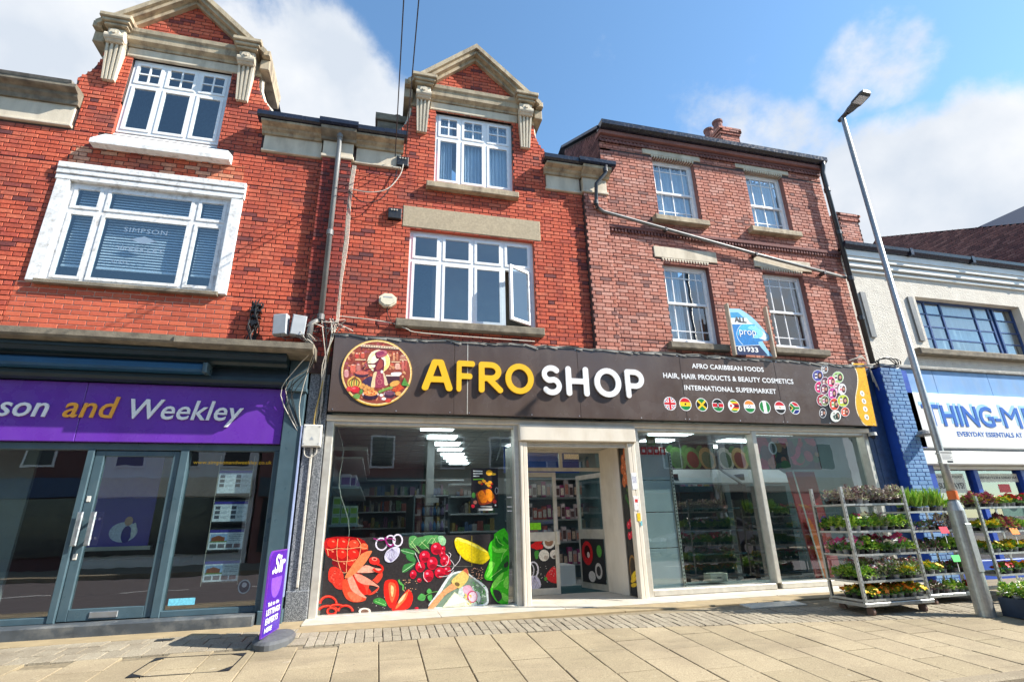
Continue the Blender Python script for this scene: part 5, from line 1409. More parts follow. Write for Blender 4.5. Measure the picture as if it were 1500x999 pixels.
artwork([((130, 210, 40), rect(2.52, 2.72, 1.02, 1.13))], .918, 'green_notice', dl)
Mo = Matrix.Translation((3.93, .93, .02)) @ Matrix.Rotation(R(104.5), 4, 'Z')
f = MB(); W, H = .8, 1.94
f.cbox(0, .06, 0, .045, 0, H, .005); f.cbox(W-.06, W, 0, .045, 0, H, .005); f.cbox(.06, W-.06, 0, .045, H-.08, H, .005); f.cbox(.06, W-.06, 0, .045, 0, .1, .005); f.cbox(.06, W-.06, -.005, .05, .82, .98, .005)
do = f.xform(Mo).build('open_door_leaf', ALU, bB)
for a, b in ((.1, .82), (.98, H-.08)): MB().box(.06, W-.06, .018, .024, a, b).xform(Mo).build('pane', GLASS_SHOP, do)
mo = lambda u, v, w: tuple(Mo @ Vector((u, .03-w, v)))
artwork([((44, 44, 46), rect(.065, .735, .1, .815)), ((205, 40, 45), oval(.55, .58, .16, .2)), ((60, 20, 22), oval(.55, .6, .09, .11)), ((220, 200, 190), oval(.52, .55, .04, .05)), ((200, 195, 190), oval(.25, .3, .1, .13)), ((60, 58, 58), oval(.25, .3, .06, .08)), ((205, 200, 195), oval(.45, .2, .1, .09)), ((90, 160, 70), oval(.2, .62, .07, .1))], -.03, 'door_film', do, map3=mo)
# folding ribbed gate stacked against the right side of the porch
rb = MB(); n = 14; P = []
for i in range(n+1): P.append((3.84+(.0 if i % 2 else .07)+.06*(1-i/n), .34+.56*i/n))
for (xa, ya), (xb, yb) in zip(P, P[1:]): rb.face([(xa, ya, .02), (xb, yb, .02), (xb, yb, 2.34), (xa, ya, 2.34)])
rb.box(3.99, 4.0, .33, .9, .02, 2.34)
rb.build('folding_gate', CREAM, bB)
ms = lambda u, v, w: (3.985+w, u, v)
egg = [((40, 42, 44), rect(.03, .33, .03, 2.3))]
for cy_, cz_ in ((.1, 2.2), (.2, 2.1), (.12, 2.0), (.24, 1.95), (.17, 1.84), (.1, 1.76), (.22, 1.74)): egg += [((205, 105, 55), oval(cy_, cz_, .065, .085)), ((235, 160, 110), oval(cy_-.015, cz_+.03, .02, .02))]
for cy_, cz_ in ((.12, 1.1), (.2, 1.06), (.1, .92), (.2, .9)): egg += [((215, 30, 60), oval(cy_, cz_, .06, .06)), ((245, 150, 160), oval(cy_-.01, cz_+.02, .015, .015))]
for k in range(6): egg.append(((40+k*8, 110, 50), oval(.08+.04*(k % 4), 1.35+.05*k, .05, .03, a=k*40)))
egg += [((150, 110, 60), oval(.18, .42, .13, .2)), ((60, 50, 40), oval(.18, .42, .1, .16)), ((235, 200, 40), oval(.17, .33, .12, .035, a=-30)), ((235, 195, 40), oval(.19, .26, .12, .035, a=-20)), ((225, 185, 35), oval(.2, .18, .11, .03, a=-10))]
artwork(egg, 0, 'side_film', shopB, map3=ms)
MB().box(3.988, 3.998, .02, .34, .02, 2.34).build('side_panel', SIGN_BK, shopB)
artwork([((235, 235, 235), rect(3.97, 4.06, 1.6, 1.86)), ((190, 190, 200), rect(3.98, 4.05, 1.7, 1.8)), ((235, 225, 220), rect(3.97, 4.06, 1.28, 1.5)), ((200, 60, 60), rect(3.99, 4.04, 1.4, 1.45)), ((225, 190, 50), rect(4.0, 4.06, 1.12, 1.24)), ((120, 190, 200), rect(4.05, 4.08, 1.05, 1.12))], -.095, 'jamb_stickers', bB)

# ---- inside the grocery
rm = MB(); rm.box(-.78, -.74, .14, 8.5, 0, 2.8); rm.box(9.1, 9.3, .14, 8.5, 0, 2.8); rm.box(-.74, 9.1, 8.4, 8.5, 0, 2.8); rm.box(4.6, 4.7, 2.8, 8.4, 0, 2.8)
rm.build('sales_room', plain('teal_grey_wall', (.12, .19, .2), .7, .1, 3, 0), bB)
MB().box(-.78, 9.1, .96, 8.5, -.05, .01).build('sales_floor', FLOOR_IN, bB)
cl = MB(); cl.box(-.78, 9.3, .14, 8.5, 2.78, 2.84); cl.build('ceiling', CEIL, bB)
cg = MB(); x = -.5
while x < 9.1: cg.box(x-.012, x+.012, .14, 8.4, 2.77, 2.779); x += .6
y = .5
while y < 8.4: cg.box(-.74, 9.1, y-.012, y+.012, 2.768, 2.7769); y += .6
cg.build('ceiling_grid', SHELF_G, bB)
lts = [(.69, 1.27, 1.2, 1.52), (.9, 1.46, 2.14, 2.5), (1.1, 1.66, 3.03, 3.38), (1.29, 1.84, 3.9, 4.22), (1.46, 2.0, 4.7, 5.05), (1.62, 2.16, 5.4, 5.75), (1.78, 2.3, 6.1, 6.42), (1.93, 2.45, 6.75, 7.0), (5.25, 6.1, 1.2, 1.56), (5.5, 6.2, 2.14, 2.42), (7.35, 8.45, .9, 1.25), (7.3, 8.3, 1.96, 2.25), (7.3, 8.25, 2.87, 3.17), (7.25, 8.15, 3.65, 4.0), (2.6, 3.2, 2.0, 2.3), (2.75, 3.35, 3.2, 3.5)]
for i, (a, b, c, d) in enumerate(lts):
    o = MB().box(a, b, c, d, 2.745, 2.767).build('ceiling_light', LIGHT, None)
    tag(o, 'flat white light panel in the grocery ceiling', 'ceiling light', 'light panels in the shop ceiling')
def shelving(label, x0, x1, y0, y1, zs, back='x', m=SHELF_G, group=None, name='shelving_unit', posts=None):
    t = thing(name, label, 'shelf', ((x0+x1)/2, (y0+y1)/2, 0.01), group)
    top = zs[-1]
    if back == 'x': MB().box(x0, x0+.03, y0, y1, .02, top+.03).build('back_panel', plain('shelf_back', (.16, .22, .24), .5, .1), t)
    elif back == 'y': MB().box(x0, x1, y1-.03, y1, .02, top+.03).build('back_panel', plain('shelf_back', (.16, .22, .24), .5, .1), t)
    for z in zs: MB().cbox(x0+.03 if back == 'x' else x0, x1, y0, y1-(.03 if back == 'y' else 0), z-.035, z, .004).build('shelf', m, t)
    for px, py in posts or []: MB().box(px, px+.05, py, py+.05, .01, top+.25).build('post', m, t)
    return t
sh1 = shelving('grey shelving run along the left wall inside the grocery, holding cartons', -.72, -.26, .9, 5.2, [.35, .75, 1.17, 1.74, 2.2])
def carton(name, label, x, y, z, w, d, h, m, m2, group):
    b = MB(); b.cbox(x, x+w, y, y+d, z, z+h, .003, 0); b.box(x+w*.1, x+w*.9, y-.001, y, z+h*.15, z+h*.75, 1)
    b.box(x+w, x+w+.001, y+d*.1, y+d*.9, z+h*.15, z+h*.75, 1)
    o = b.build(name, [m, m2], None); tag(o, label, 'carton', group); return o
G1 = plain('green_white_card', (.5, .6, .45), .5, .1, 30, 0); G2 = plain('lime_card', (.28, .45, .05), .5, .1); V1 = plain('white_violet_card', (.6, .55, .65), .5, .1); V2 = plain('violet_card', (.22, .08, .3), .5, .1); Y1 = plain('yellow_card', (.5, .42, .12), .5, .2); K1 = plain('dark_blue_card', (.05, .08, .2), .5, .2)
for k in range(3):
    for r_ in range(3 if k == 0 else 2): carton('tea_carton', 'green and white carton, front of the grocery shelf', -.66+k*.13, .93, 1.171+r_*.14, .12, .12, .135, G1, G2, 'green and white cartons on the left shelf')
for k in range(1, 12):
    for r_ in range(2 if k < 6 else 1): carton('tea_carton', 'lime and white carton further along the shelf edge', -.42, .95+k*.15, 1.171+r_*.14, .12, .11, .135, G1 if k < 7 else Y1, G2 if k < 7 else K1, 'cartons along the left shelf')
for k in range(16): carton('hair_carton', 'white and violet carton on the upper shelf', -.5 if k else -.58, .95+k*.14, 1.741, .16, .1, .19, V1 if k < 6 else K1, V2, 'cartons on the upper shelf')
for k in range(14): carton('dry_goods_carton', 'dark packet low on the grocery shelving', -.45, 1.0+k*.2, .751, .15, .13, .16, K1 if k % 2 else Y1, V2, 'packets on the lower shelf')
MB().box(-.74, -.2, .9, 5.2, 2.3, 2.36).build('shelf_canopy', SHELF_G, sh1)
sh2 = shelving('free standing shelving with hair products straight inside the entrance', 2.7, 4.4, 3.2, 3.5, [.3, .75, 1.2, 1.65, 2.05], 'y', group=None)
for r_, z in enumerate((.3, .75, 1.2, 1.65)):
    for k in range(16):
        c_ = random.choice([((.5, .1, .08), (.6, .5, .45)), ((.35, .3, .3), (.5, .2, .15)), ((.05, .05, .06), (.5, .35, .25)), ((.6, .5, .5), (.1, .05, .05)), ((.3, .05, .15), (.7, .6, .5))])
        carton('hair_product_box', 'small hair product box on the '+['lowest', 'second', 'third', 'top'][r_]+' shelf facing the entrance', 2.72+k*.105, 3.16, z+.001, .09, .1, random.uniform(.2, .36), plain('box_%d' % (hash(c_[0]) % 97), c_[0], .4, .2, 30), plain('face_%d' % (hash(c_[1]) % 97), c_[1], .4, .3, 40), 'hair product boxes, '+['lowest', 'second', 'third', 'top'][r_]+' shelf facing the door')
MB().box(2.6, 4.3, 3.05, 3.1, 2.15, 2.7).build('hanging_blue_sign', plain('blue_banner_cloth', (.02, .08, .35), .5, .2, 2), sh2)
MB().box(2.5, 3.95, .97, 2.0, .011, .02).build('door_mat', MAT_GRN, bB)
tag(MB().box(3.0, 3.8, 2.3, 2.9, .01, .35).build('low_white_plinth', SIGN_WP, None), 'low white display plinth inside the shop door', 'plinth')
def stock(label, x0, x1, y0, y1, zs, axis, cols, seed, grp):
    """shelving packed with goods; the goods of one bay are too small to tell apart"""
    t = shelving(label, x0, x1, y0, y1, zs, 'x' if axis == 'y' else 'y', name='stocked_shelving', group=grp)
    random.seed(seed); g = MB(); ms_ = [plain('goods_%d' % i, c, .45, .3, 25) for i, c in enumerate(cols)]
    L0, L1 = (y0, y1) if axis == 'y' else (x0, x1)
    for z, zn in zip(zs, zs[1:]):
        p = L0+.04
        while p < L1-.1:
            w = random.choice([.045, .06, .08, .1, .14]); h = random.uniform(.25, .8)*(zn-z-.04); m = random.randrange(len(ms_))
            if random.random() > .08:
                if axis == 'y': g.cbox(x0+.08, x1-.02, p, p+w-.01, z, z+h, .003, m)
                else: g.cbox(p, p+w-.01, y0+.02, y1-.05, z, z+h, .003, m)
            p += w
    g.build('packed_goods', ms_, t, kind='stuff')
GC = [(.26, .24, .2), (.2, .05, .04), (.05, .1, .2), (.07, .15, .07), (.26, .2, .06), (.04, .04, .05), (.3, .3, .3), (.15, .07, .13)]
stock('tall stocked shelving across the back of the grocery', -.6, 2.3, 6.6, 7.1, [.3, .7, 1.1, 1.5, 1.9, 2.3], 'x', GC, 1, 'stocked shelving deep in the grocery')
stock('stocked gondola run in the middle of the left shop window', .75, 1.2, 3.4, 6.2, [.3, .65, 1.0, 1.35, 1.7], 'y', GC, 2, 'stocked shelving deep in the grocery')
stock('stocked shelving facing the bottle stand from further back', 1.5, 2.5, 3.3, 3.7, [.3, .65, 1.0, 1.35, 1.7, 1.95], 'x', GC, 3, 'stocked shelving deep in the grocery')
stock('stocked shelving behind the dark gondolas of the right window', 5.0, 8.8, 4.6, 5.0, [.3, .7, 1.1, 1.5, 1.9, 2.3], 'x', GC, 4, 'stocked shelving deep in the grocery')
MB().box(.95, 1.1, 2.9, 3.05, .01, 2.76).build('interior_column', SHELF_G, bB)
# bottle stand and counter edge seen over the film
bs = thing('display_stand', 'narrow black display stand with bottles behind the left window', 'display stand', (1.0, 2.0, .01))
for z in (.4, .75, 1.02, 1.28, 1.45): MB().box(.78, 1.22, 1.9, 2.15, z, z+.02).build('shelf', BLACK, bs)
for px in (.78, 1.2): MB().box(px, px+.02, 1.9, 1.92, .01, 1.6).build('post', CHROME if px > 1 else BLACK, bs)
MB().box(.88, 1.1, 1.92, 1.93, 1.52, 1.6).build('price_card', SIGN_WP, bs)
bm = [plain('blue_bottle', (.1, .3, .6), .3), plain('white_bottle', (.65, .68, .7), .3), plain('lilac_bottle', (.45, .35, .6), .3)]
for z in (1.041, 1.301):
    for k in range(6):
        o = MB().lathe([(.028, z), (.03, z+.1), (.02, z+.125), (.012, z+.14), (.012, z+.16)], .83+k*.068, 1.96, 10).build('bottle', bm[k % 3], None, smooth=True)
        tag(o, 'small plastic bottle on the black display stand', 'bottle', 'bottles on the display stand')
ct = MB(); ct.cbox(.35, 1.15, 1.2, 1.7, .97, 1.01, .01); ct.box(.4, 1.1, 1.25, 1.65, .01, .96); tag(ct.build('counter', SHELF_G, None), 'pale grey counter top just above the vegetable film', 'counter')
# right-hand window: pale rack back, dark gondolas with canopies, leaning panel
rk = thing('shelf_back_rack', 'pale grey shelf unit backed against the right window, red notices on top', 'shelf', (4.65, .4, .01))
z = .1
for k, h in enumerate((.6, .56, .52, .48)):
    MB().cbox(4.3, 4.9, .3, .33, z, z+h-.012, .004).build('panel', SHELF_G, rk); z += h
up = MB(); up.box(4.91, 4.95, .28, .34, .05, 2.24)
up.build('upright', ALU, rk)
hl = MB(); z = .1
while z < 2.2: hl.box(4.92, 4.94, .277, .281, z, z+.025); z += .055
hl.build('slot', SIGN_BK, rk)
artwork([((190, 30, 40), rect(4.26+.12*k+.003, 4.37+.12*k, 2.2, 2.33)) for k in range(5)]+[((235, 220, 220), rect(4.29+.12*k, 4.34+.12*k, 2.24, 2.29)) for k in range(5)]+[((60, 120, 60), rect(4.5, 4.68, 2.36, 2.52)), ((210, 205, 190), rect(4.53, 4.65, 2.4, 2.46)), ((60, 90, 60), rect(4.22, 4.34, 2.36, 2.5))], .28, 'red_notices', rk)
TEALP = plain('teal_shelf_panel', (.03, .1, .11), .35, .15, 3, 0)
for i, gx in enumerate((5.5, 6.95)):
    t = thing('gondola_shelf', ['dark gondola with grey canopy left of the window mullion', 'dark gondola with grey canopy right of the window mullion'][i], 'shelf', (gx+.65, 1.2, .01), 'dark gondolas behind the right window')
    MB().box(gx, gx+1.3, 1.5, 1.54, .05, 1.75).build('back_panel', TEALP, t)
    MB().box(gx-.04, gx+.04, 1.1, 1.5, .02, 1.95).build('end_post', BLACK, t)
    for z in (.12, .5, .9, 1.3): MB().cbox(gx+.04, gx+1.3, 1.12, 1.5, z, z+.03, .004).build('shelf', TEALP, t)
    c_ = MB(); c_.v += [(gx-.1, 1.0, 1.78), (gx+1.25, 1.0, 1.78), (gx+1.25, 1.55, 2.08), (gx-.1, 1.55, 2.08), (gx-.1, 1.0, 1.75), (gx+1.25, 1.0, 1.75), (gx+1.25, 1.57, 2.05), (gx-.1, 1.57, 2.05)]
    c_.f += [(0, 1, 2, 3), (7, 6, 5, 4), (0, 4, 5, 1), (1, 5, 6, 2), (2, 6, 7, 3), (3, 7, 4, 0)]; c_.mi += [0]*6
    c_.build('canopy', SHELF_G, t)
    hp = [((45, 45, 45), rect(gx-.1, gx+1.25, 2.1, 2.6))]
    for k in range(4):
        cx_ = gx+.05+k*.34; hp += [(random.choice([(190, 185, 170), (95, 130, 75), (170, 140, 90)]), clip_convex(oval(cx_, 2.3, .19, .24, 20, 20), rect(gx-.1, gx+1.25, 2.1, 2.6))), (random.choice([(60, 80, 70), (120, 60, 50), (90, 110, 80)]), clip_convex(oval(cx_, 2.28, .13, .17, 20, 20), rect(gx-.1, gx+1.25, 2.1, 2.6))), ((70, 110, 60), clip_convex(oval(cx_+.17, 2.5, .09, .06, 10, 40), rect(gx-.1, gx+1.25, 2.1, 2.6)))]
    artwork(hp, 1.6, 'header_print', t)
t = thing('leaning_board', 'tall maroon and orange board leaning inside the right window by the trolleys', 'board', (7.7, .3, .12))
b = MB(); b.v += [(7.34, .35, 1.92), (7.95, .35, 1.92), (8.05, .3, .12), (7.5, .3, .12)]; b.f.append((3, 2, 1, 0)); b.mi.append(0)
b.v += [(7.34, .38, 1.92), (7.95, .38, 1.92), (8.05, .33, .12), (7.5, .33, .12)]; b.f += [(4, 5, 6, 7), (0, 3, 7, 4)]; b.mi += [0, 0]
b.build('panel', MAROON, t)
b = MB(); b.prism([(7.6, .12), (7.72, .12), (7.66, .9), (7.58, 1.1), (7.52, 1.1)], .28, .295); b.build('orange_strip', ORANGE, t)
b = MB(); b.prism([(7.4, 1.92), (7.43, 1.92), (7.64, .12), (7.61, .12)], .27, .28); b.build('trim', ALU, t)
sh = [((50, 48, 48), rect(6.62, 8.0, 1.95, 2.52))]
random.seed(11)
for k in range(60):
    c_ = random.choice([(60, 110, 50), (190, 40, 60), (200, 120, 90), (90, 60, 50), (210, 60, 90), (50, 90, 60), (170, 130, 80)])
    sh.append((c_, clip_convex(oval(random.uniform(6.65, 7.98), random.uniform(2.0, 2.5), random.uniform(.05, .16), random.uniform(.04, .12), 10, random.uniform(0, 180)), rect(6.62, 8.0, 1.95, 2.52))))
sh += [((225, 225, 215), oval(7.0, 2.33, .09, .12)), ((80, 90, 80), oval(7.0, 2.33, .06, .09))]
artwork(sh, .2, 'hanging_print', shopB)
t = MB(); t.cbox(5.5, 5.83, .42, .62, .13, .26, .01); t.box(5.62, 5.7, .417, .42, .19, .205, 1); tag(t.build('cardboard_box', [IVORY, SIGN_BK], None), 'small cream box low in the right shop window', 'box')
MB().box(4.19, 8.87, .14, .9, .0, .1).build('window_board', FLOOR_IN, shopB)
MB().tube([(-.62+.12*math.sin(t_*2.2)*.4+t_*.06, .16, 2.5-t_*.38) for t_ in [i*.42 for i in range(16)]], .006, 5).build('hanging_flex', CABLE_W, shopB)
MB().tube([(1.82+.05*math.sin(i*.5), .16, 2.56-.07*i) for i in range(8)], .006, 5).build('hanging_flex', CABLE_W, shopB)
cctv = thing('cctv_camera', 'small camera fixed under the window head at right end of the grocery', 'camera', (8.98, -.1, 2.56))
MB().cyl((9.0, -.12, 2.6), (9.0, -.12, 2.54), .07, .075, 14).build('camera_base', WHITEP, cctv); MB().cyl((9.0, -.12, 2.54), (9.0, -.14, 2.49), .05, .03, 14).build('lens_dome', BLACK, cctv)

# ---- brown fascia sign
sg = thing('shop_sign', 'long brown grocery sign reading AFRO SHOP in yellow and white raised letters', 'sign', (4.2, -.1, 2.7), 'shop signs over the windows')
seams = [-.765, 1.06, 3.13, 5.06, 7.03, 9.1]
for a, b in zip(seams, seams[1:]): 
    x1 = 9.09 if b == 9.1 else b-.004
    MB().cbox(a, x1, -.2, -.17, 2.71, 3.9, .004).build('panel', SIGN_BR, sg)
MB().box(-.76, 9.08, -.169, -.0, 2.72, 3.89).build('backing_frame', BLACK, sg)
tr = MB(); tr.box(1.262, 1.275, -.203, -.2, 2.72, 3.89); tr.build('joint_strip', ALU, sg)
sc = MB()
for x in (-.7, .2, 1.0, 1.3, 2.3, 3.1, 4.2, 5.02, 5.1, 6.1, 6.99, 7.08, 8.0, 9.0):
    for z in (2.74, 3.87): sc.cyl((x, -.205, z), (x, -.2, z), .008, n=8)
sc.build('screw', CHROME, sg)
artwork(shapes_of('PRINT_ROUNDEL'), -.215, 'roundel_print', sg, gap=.0003)
MB().cyl((-.105, -.2, 3.315), (-.105, -.214, 3.315), .512, n=56).build('roundel', SIGN_Y, sg)
LET = {'A': [[(0, 0), (.3, 1), (.5, 1), (.8, 0)], [(.12, .33), (.68, .33)]],
       'F': [[(.62, 1), (0, 1), (0, 0)], [(0, .5), (.5, .5)]],
       'R': [[(0, 0), (0, 1), (.3, 1)]+arc(.36, .73, .3, .27, 80, -90)+[(.0, .46)], [(.28, .44), (.72, 0)]],
       'O': [arc(.45, .5, .45, .5, 0, 360, 28)],
       'S': [arc(.33, .74, .33, .26, 40, 180, 10)[0:]+arc(.33, .74, .33, .26, 190, 250, 5)+arc(.33, .27, .34, .27, 70, 0, 6)+arc(.33, .27, .34, .27, -10, -145, 10)],
       'H': [[(0, 0), (0, 1)], [(.72, 0), (.72, 1)], [(0, .5), (.72, .5)]],
       'P': [[(0, 0), (0, 1), (.3, 1)]+arc(.33, .7, .33, .3, 90, -90)+[(.02, .4)]]}
for ch, a, b, m in (('A', .56, 1.03, SIGN_Y), ('F', 1.09, 1.38, SIGN_Y), ('R', 1.44, 1.83, SIGN_Y), ('O', 1.87, 2.34, SIGN_Y), ('S', 2.48, 2.81, SIGN_W), ('H', 2.89, 3.29, SIGN_W), ('O', 3.39, 3.87, SIGN_W), ('P', 3.95, 4.3, SIGN_W)):
    V, F = sdf_letter(LET[ch], .225)
    xs = [v[0] for v in V]; zs = [v[1] for v in V]; x0_, x1_, z0_, z1_ = min(xs), max(xs), min(zs), max(zs)
    P = [(a+(x-x0_)/(x1_-x0_)*(b-a), 3.06+(z-z0_)/(z1_-z0_)*.5) for x, z in V]
    mb = MB(); solid2d(mb, P, F, -.215, .03, 0); mb.build('letter', m, sg)
for txt, a, b, z0, z1 in (('AFRO CARIBBEAN FOODS', 5.29, 6.78, 3.655, 3.745), ('HAIR, HAIR PRODUCTS & BEAUTY COSMETICS', 4.70, 7.38, 3.435, 3.545), ('INTERNATIONAL SUPERMARKET', 5.08, 6.96, 3.25, 3.34)):
    l_ = MB(); letter(l_, txt, a, b, z0, z1, -.2005, d=.003, bold=.022, space=1.05); l_.build('lettering', SIGN_W, sg)
def flag(i, cx, cz, r):
    win = oval(0, 0, 1, 1, 24); B = lambda *a: rect(*a); s = []
    red, wht, blu, grn, yel, blk, orn = (205, 30, 45), (240, 240, 240), (20, 40, 120), (20, 130, 60), (250, 205, 40), (20, 20, 20), (245, 140, 50)
    def strip(p0, p1, w, c):
        d = Vector((p1[0]-p0[0], p1[1]-p0[1])).normalized(); n = Vector((-d.y, d.x))*w/2
        s.append((c, [(p0[0]+n.x, p0[1]+n.y), (p0[0]-n.x, p0[1]-n.y), (p1[0]-n.x, p1[1]-n.y), (p1[0]+n.x, p1[1]+n.y)]))
    if i == 0:
        s.append((blu, B(-1, 1, -1, 1)))
        for w, c in ((.42, wht), (.16, red)): strip((-1, -1), (1, 1), w, c); strip((-1, 1), (1, -1), w, c)
        for w, c in ((.6, wht), (.36, red)): strip((-1, 0), (1, 0), w, c); strip((0, -1), (0, 1), w, c)
    if i == 1: s += [(red, B(-1, 1, .33, 1)), (yel, B(-1, 1, -.33, .33)), (grn, B(-1, 1, -1, -.33)), (blk, oval(0, 0, .2, .2, 5))]
    if i == 2:
        s += [(grn, B(-1, 1, -1, 1)), (blk, [(-1, .7), (-1, -.7), (-.1, 0)]), (blk, [(1, -.7), (1, .7), (.1, 0)])]; strip((-1, -.9), (1, .9), .3, yel); strip((-1, .9), (1, -.9), .3, yel)
    if i == 3: s += [(blk, B(-1, 1, .38, 1)), (wht, B(-1, 1, -.38, .38)), (red, B(-1, 1, -.3, .3)), (grn, B(-1, 1, -1, -.38)), (blk, oval(0, 0, .22, .5, 10)), (wht, oval(0, 0, .08, .3, 6))]
    if i == 4:
        for k, c in enumerate((grn, yel, red, blk, red, yel, grn)): s.append((c, B(-1, 1, 1-2*(k+1)/7, 1-2*k/7)))
        s += [(wht, [(-1, 1), (-1, -1), (.1, 0)]), (red, oval(-.55, 0, .25, .25, 5))]
    if i == 5: s += [(orn, B(-1, 1, .33, 1)), (wht, B(-1, 1, -.33, .33)), (grn, B(-1, 1, -1, -.33)), (blu, oval(0, 0, .24, .24, 12)), (wht, oval(0, 0, .15, .15, 12))]
    if i == 6: s += [(grn, B(-1, -.33, -1, 1)), (wht, B(-.33, .33, -1, 1)), (grn, B(.33, 1, -1, 1))]
    if i == 7: s += [(red, B(-1, 1, .33, 1)), (wht, B(-1, 1, -.33, .33)), (blk, B(-1, 1, -1, -.33)), ((190, 150, 60), oval(0, 0, .14, .24, 6))]
    if i == 8:
        s += [(red, B(-1, 1, 0, 1)), (blu, B(-1, 1, -1, 0))]
        for w, c in ((.66, wht), (.4, grn)): strip((-1, 1), (0, 0), w, c); strip((-1, -1), (0, 0), w, c); strip((-.1, 0), (1, 0), w, c)
        s += [(yel, [(-1, .62), (-1, -.62), (-.3, 0)]), (blk, [(-1, .45), (-1, -.45), (-.45, 0)])]
    out = [((238, 238, 238), oval(cx, cz, r, r, 28))]
    for c, p in s:
        A = sum(p[k][0]*p[(k+1) % len(p)][1]-p[(k+1) % len(p)][0]*p[k][1] for k in range(len(p)))
        q = clip_convex(p if A > 0 else p[::-1], win)
        if len(q) > 2: out.append((c, [(cx+x*r*.9, cz+z*r*.9) for x, z in q]))
    artwork(out, -.2008, 'flag_roundel', sg, label=['British', 'Ghanaian', 'Jamaican', 'Kenyan', 'Zimbabwean', 'Indian', 'Nigerian', 'Egyptian', 'South African'][i]+' flag in a small circle')
for i, x in enumerate((4.765, 5.06, 5.38, 5.70, 6.02, 6.34, 6.66, 6.98, 7.29)): flag(i, x, 3.0, .118)
artwork(shapes_of('PRINT_PRODUCTS'), -.2008, 'product_cluster_print', sg)
artwork(shapes_of('PRINT_YELLOW'), -.2008, 'yellow_end_print', sg)
ic = [((250, 245, 235), oval(x, z, .05, .055)) for x, z in ((8.91, 3.33), (8.905, 3.18), (8.89, 3.03), (8.875, 2.875))]
artwork(ic, -.2025, 'social_badge', sg)
for chx, x, z in (('f', 8.91, 3.33), ('o', 8.905, 3.18), ('@', 8.89, 3.03), ('d', 8.875, 2.875)):
    l_ = MB(); letter(l_, chx, x-.018, x+.018, z-.028, z+.028, -.2035, d=.001); l_.build('social_icon', SIGN_BK, sg)
random.seed(5)
fl = MB(); x = -.8; zt = 3.93
while x < 9.1:     # ragged flashing along the top of the sign
    L = random.uniform(.12, .3); z2 = 3.925+random.uniform(-.015, .03)
    b0 = len(fl.v); fl.v += [(x, -.215-random.uniform(0, .02), zt-.03), (x+L, -.215-random.uniform(0, .02), z2-.03), (x+L, -.0, z2+.05), (x, -.0, zt+.05)]
    fl.f.append((b0, b0+1, b0+2, b0+3)); fl.mi.append(0); b0 = len(fl.v)
    fl.v += [(x, -.216, zt-.03), (x+L, -.216, z2-.03), (x+L, -.214, z2-.06-random.uniform(0, .03)), (x, -.214, zt-.055)]; fl.f.append((b0+3, b0+2, b0+1, b0)); fl.mi.append(0)
    x += L; zt = z2
fl.build('lead_flashing', LEAD, bB)
MB().cbox(9.09, 9.42, -.05, .0, -.06, 3.9, .006).build('painted_strip', BLUE_DK, bC)
MB().box(8.98, 9.09, -.04, .1, -.06, 2.7).build('window_end_panel', BLUE_DK, bC)

# ================================================================== SHOPFRONT, RIGHT (discount shop)
sd_ = thing('shop_sign', 'white discount shop sign with large blue condensed capitals THING-ME', 'sign', (13, -.15, 2.3), 'shop signs over the windows')
MB().cbox(10.02, 17.4, -.16, -.0, 2.33, 3.415, .008).build('panel', SIGN_WP, sd_)
MB().cbox(9.99, 17.4, -.18, -.0, 2.27, 2.325, .006).build('trim', SIGN_BK, sd_)
for dx, dz, m, dd, yy in ((-.055, .05, SIGN_LB, .002, -.1605), (0, 0, SIGN_BL, .004, -.1645)):
    for txt, a, b, z0, z1 in (('T', 10.33, 10.76, 2.75, 3.18), ('HING', 10.79, 12.15, 2.75, 3.18), ('-', 12.18, 12.33, 2.88, 2.94), ('ME', 12.4, 13.3, 2.75, 3.18)):
        l_ = MB(); letter(l_, txt, a+dx, b+dx, z0+dz, z1+dz, yy, d=dd, bold=0 if 'M' in txt else .02); l_.build('lettering', m, sd_)
l_ = MB(); letter(l_, 'EVERYDAY ESSENTIALS AT', 11.05, 12.78, 2.56, 2.655, -.1605, d=.003, bold=.012); l_.build('lettering', SIGN_BL, sd_)
cpn = MB(); cpn.cbox(9.95, 17.6, -.24, .0, 2.0, 2.26, .02); cpn.cbox(9.95, 17.6, -.1, .0, 1.93, 1.995, .01); cpn.build('canopy_board', SIGN_WP, bD)
fr = MB()
for a, b in ((10.18, 10.28), (11.35, 11.47), (12.6, 12.72), (14, 14.1), (16, 16.1)): fr.cbox(a, b, -.03, .1, .3, 1.93, .006)
fr.cbox(10.2, 17.6, -.04, .1, -.06, .3, .008)
fD = fr.build('shopfront_frame', BLUE_P, bD)
for a, b in ((10.28, 11.35), (11.47, 12.6), (12.72, 14), (14.1, 16)): pane(fD, a, b, .3, 1.93, .05, GLASS_SHOP)
rm = MB(); rm.box(9.7, 17.4, 2.5, 2.6, 0, 2.3); rm.box(9.7, 17.4, .1, 2.5, 2.0, 2.05); rm.box(9.7, 9.8, .1, 2.5, 0, 2.0); rm.build('sales_room', BLUE_DK, bD)
artwork([((225, 222, 205), rect(10.3, 11.16, 1.5, 1.86)), ((225, 222, 205), rect(11.5, 12.58, 1.7, 1.86)), ((225, 222, 205), rect(12.74, 13.5, 1.5, 1.86)), ((225, 40, 60), rect(12.0, 12.3, 1.5, 1.66)), ((90, 120, 110), rect(11.9, 12.55, 1.05, 1.45)), ((30, 60, 60), oval(12.2, 1.28, .14, .14)), ((200, 210, 190), oval(12.2, 1.28, .08, .08))], .046, 'window_posters', fD)
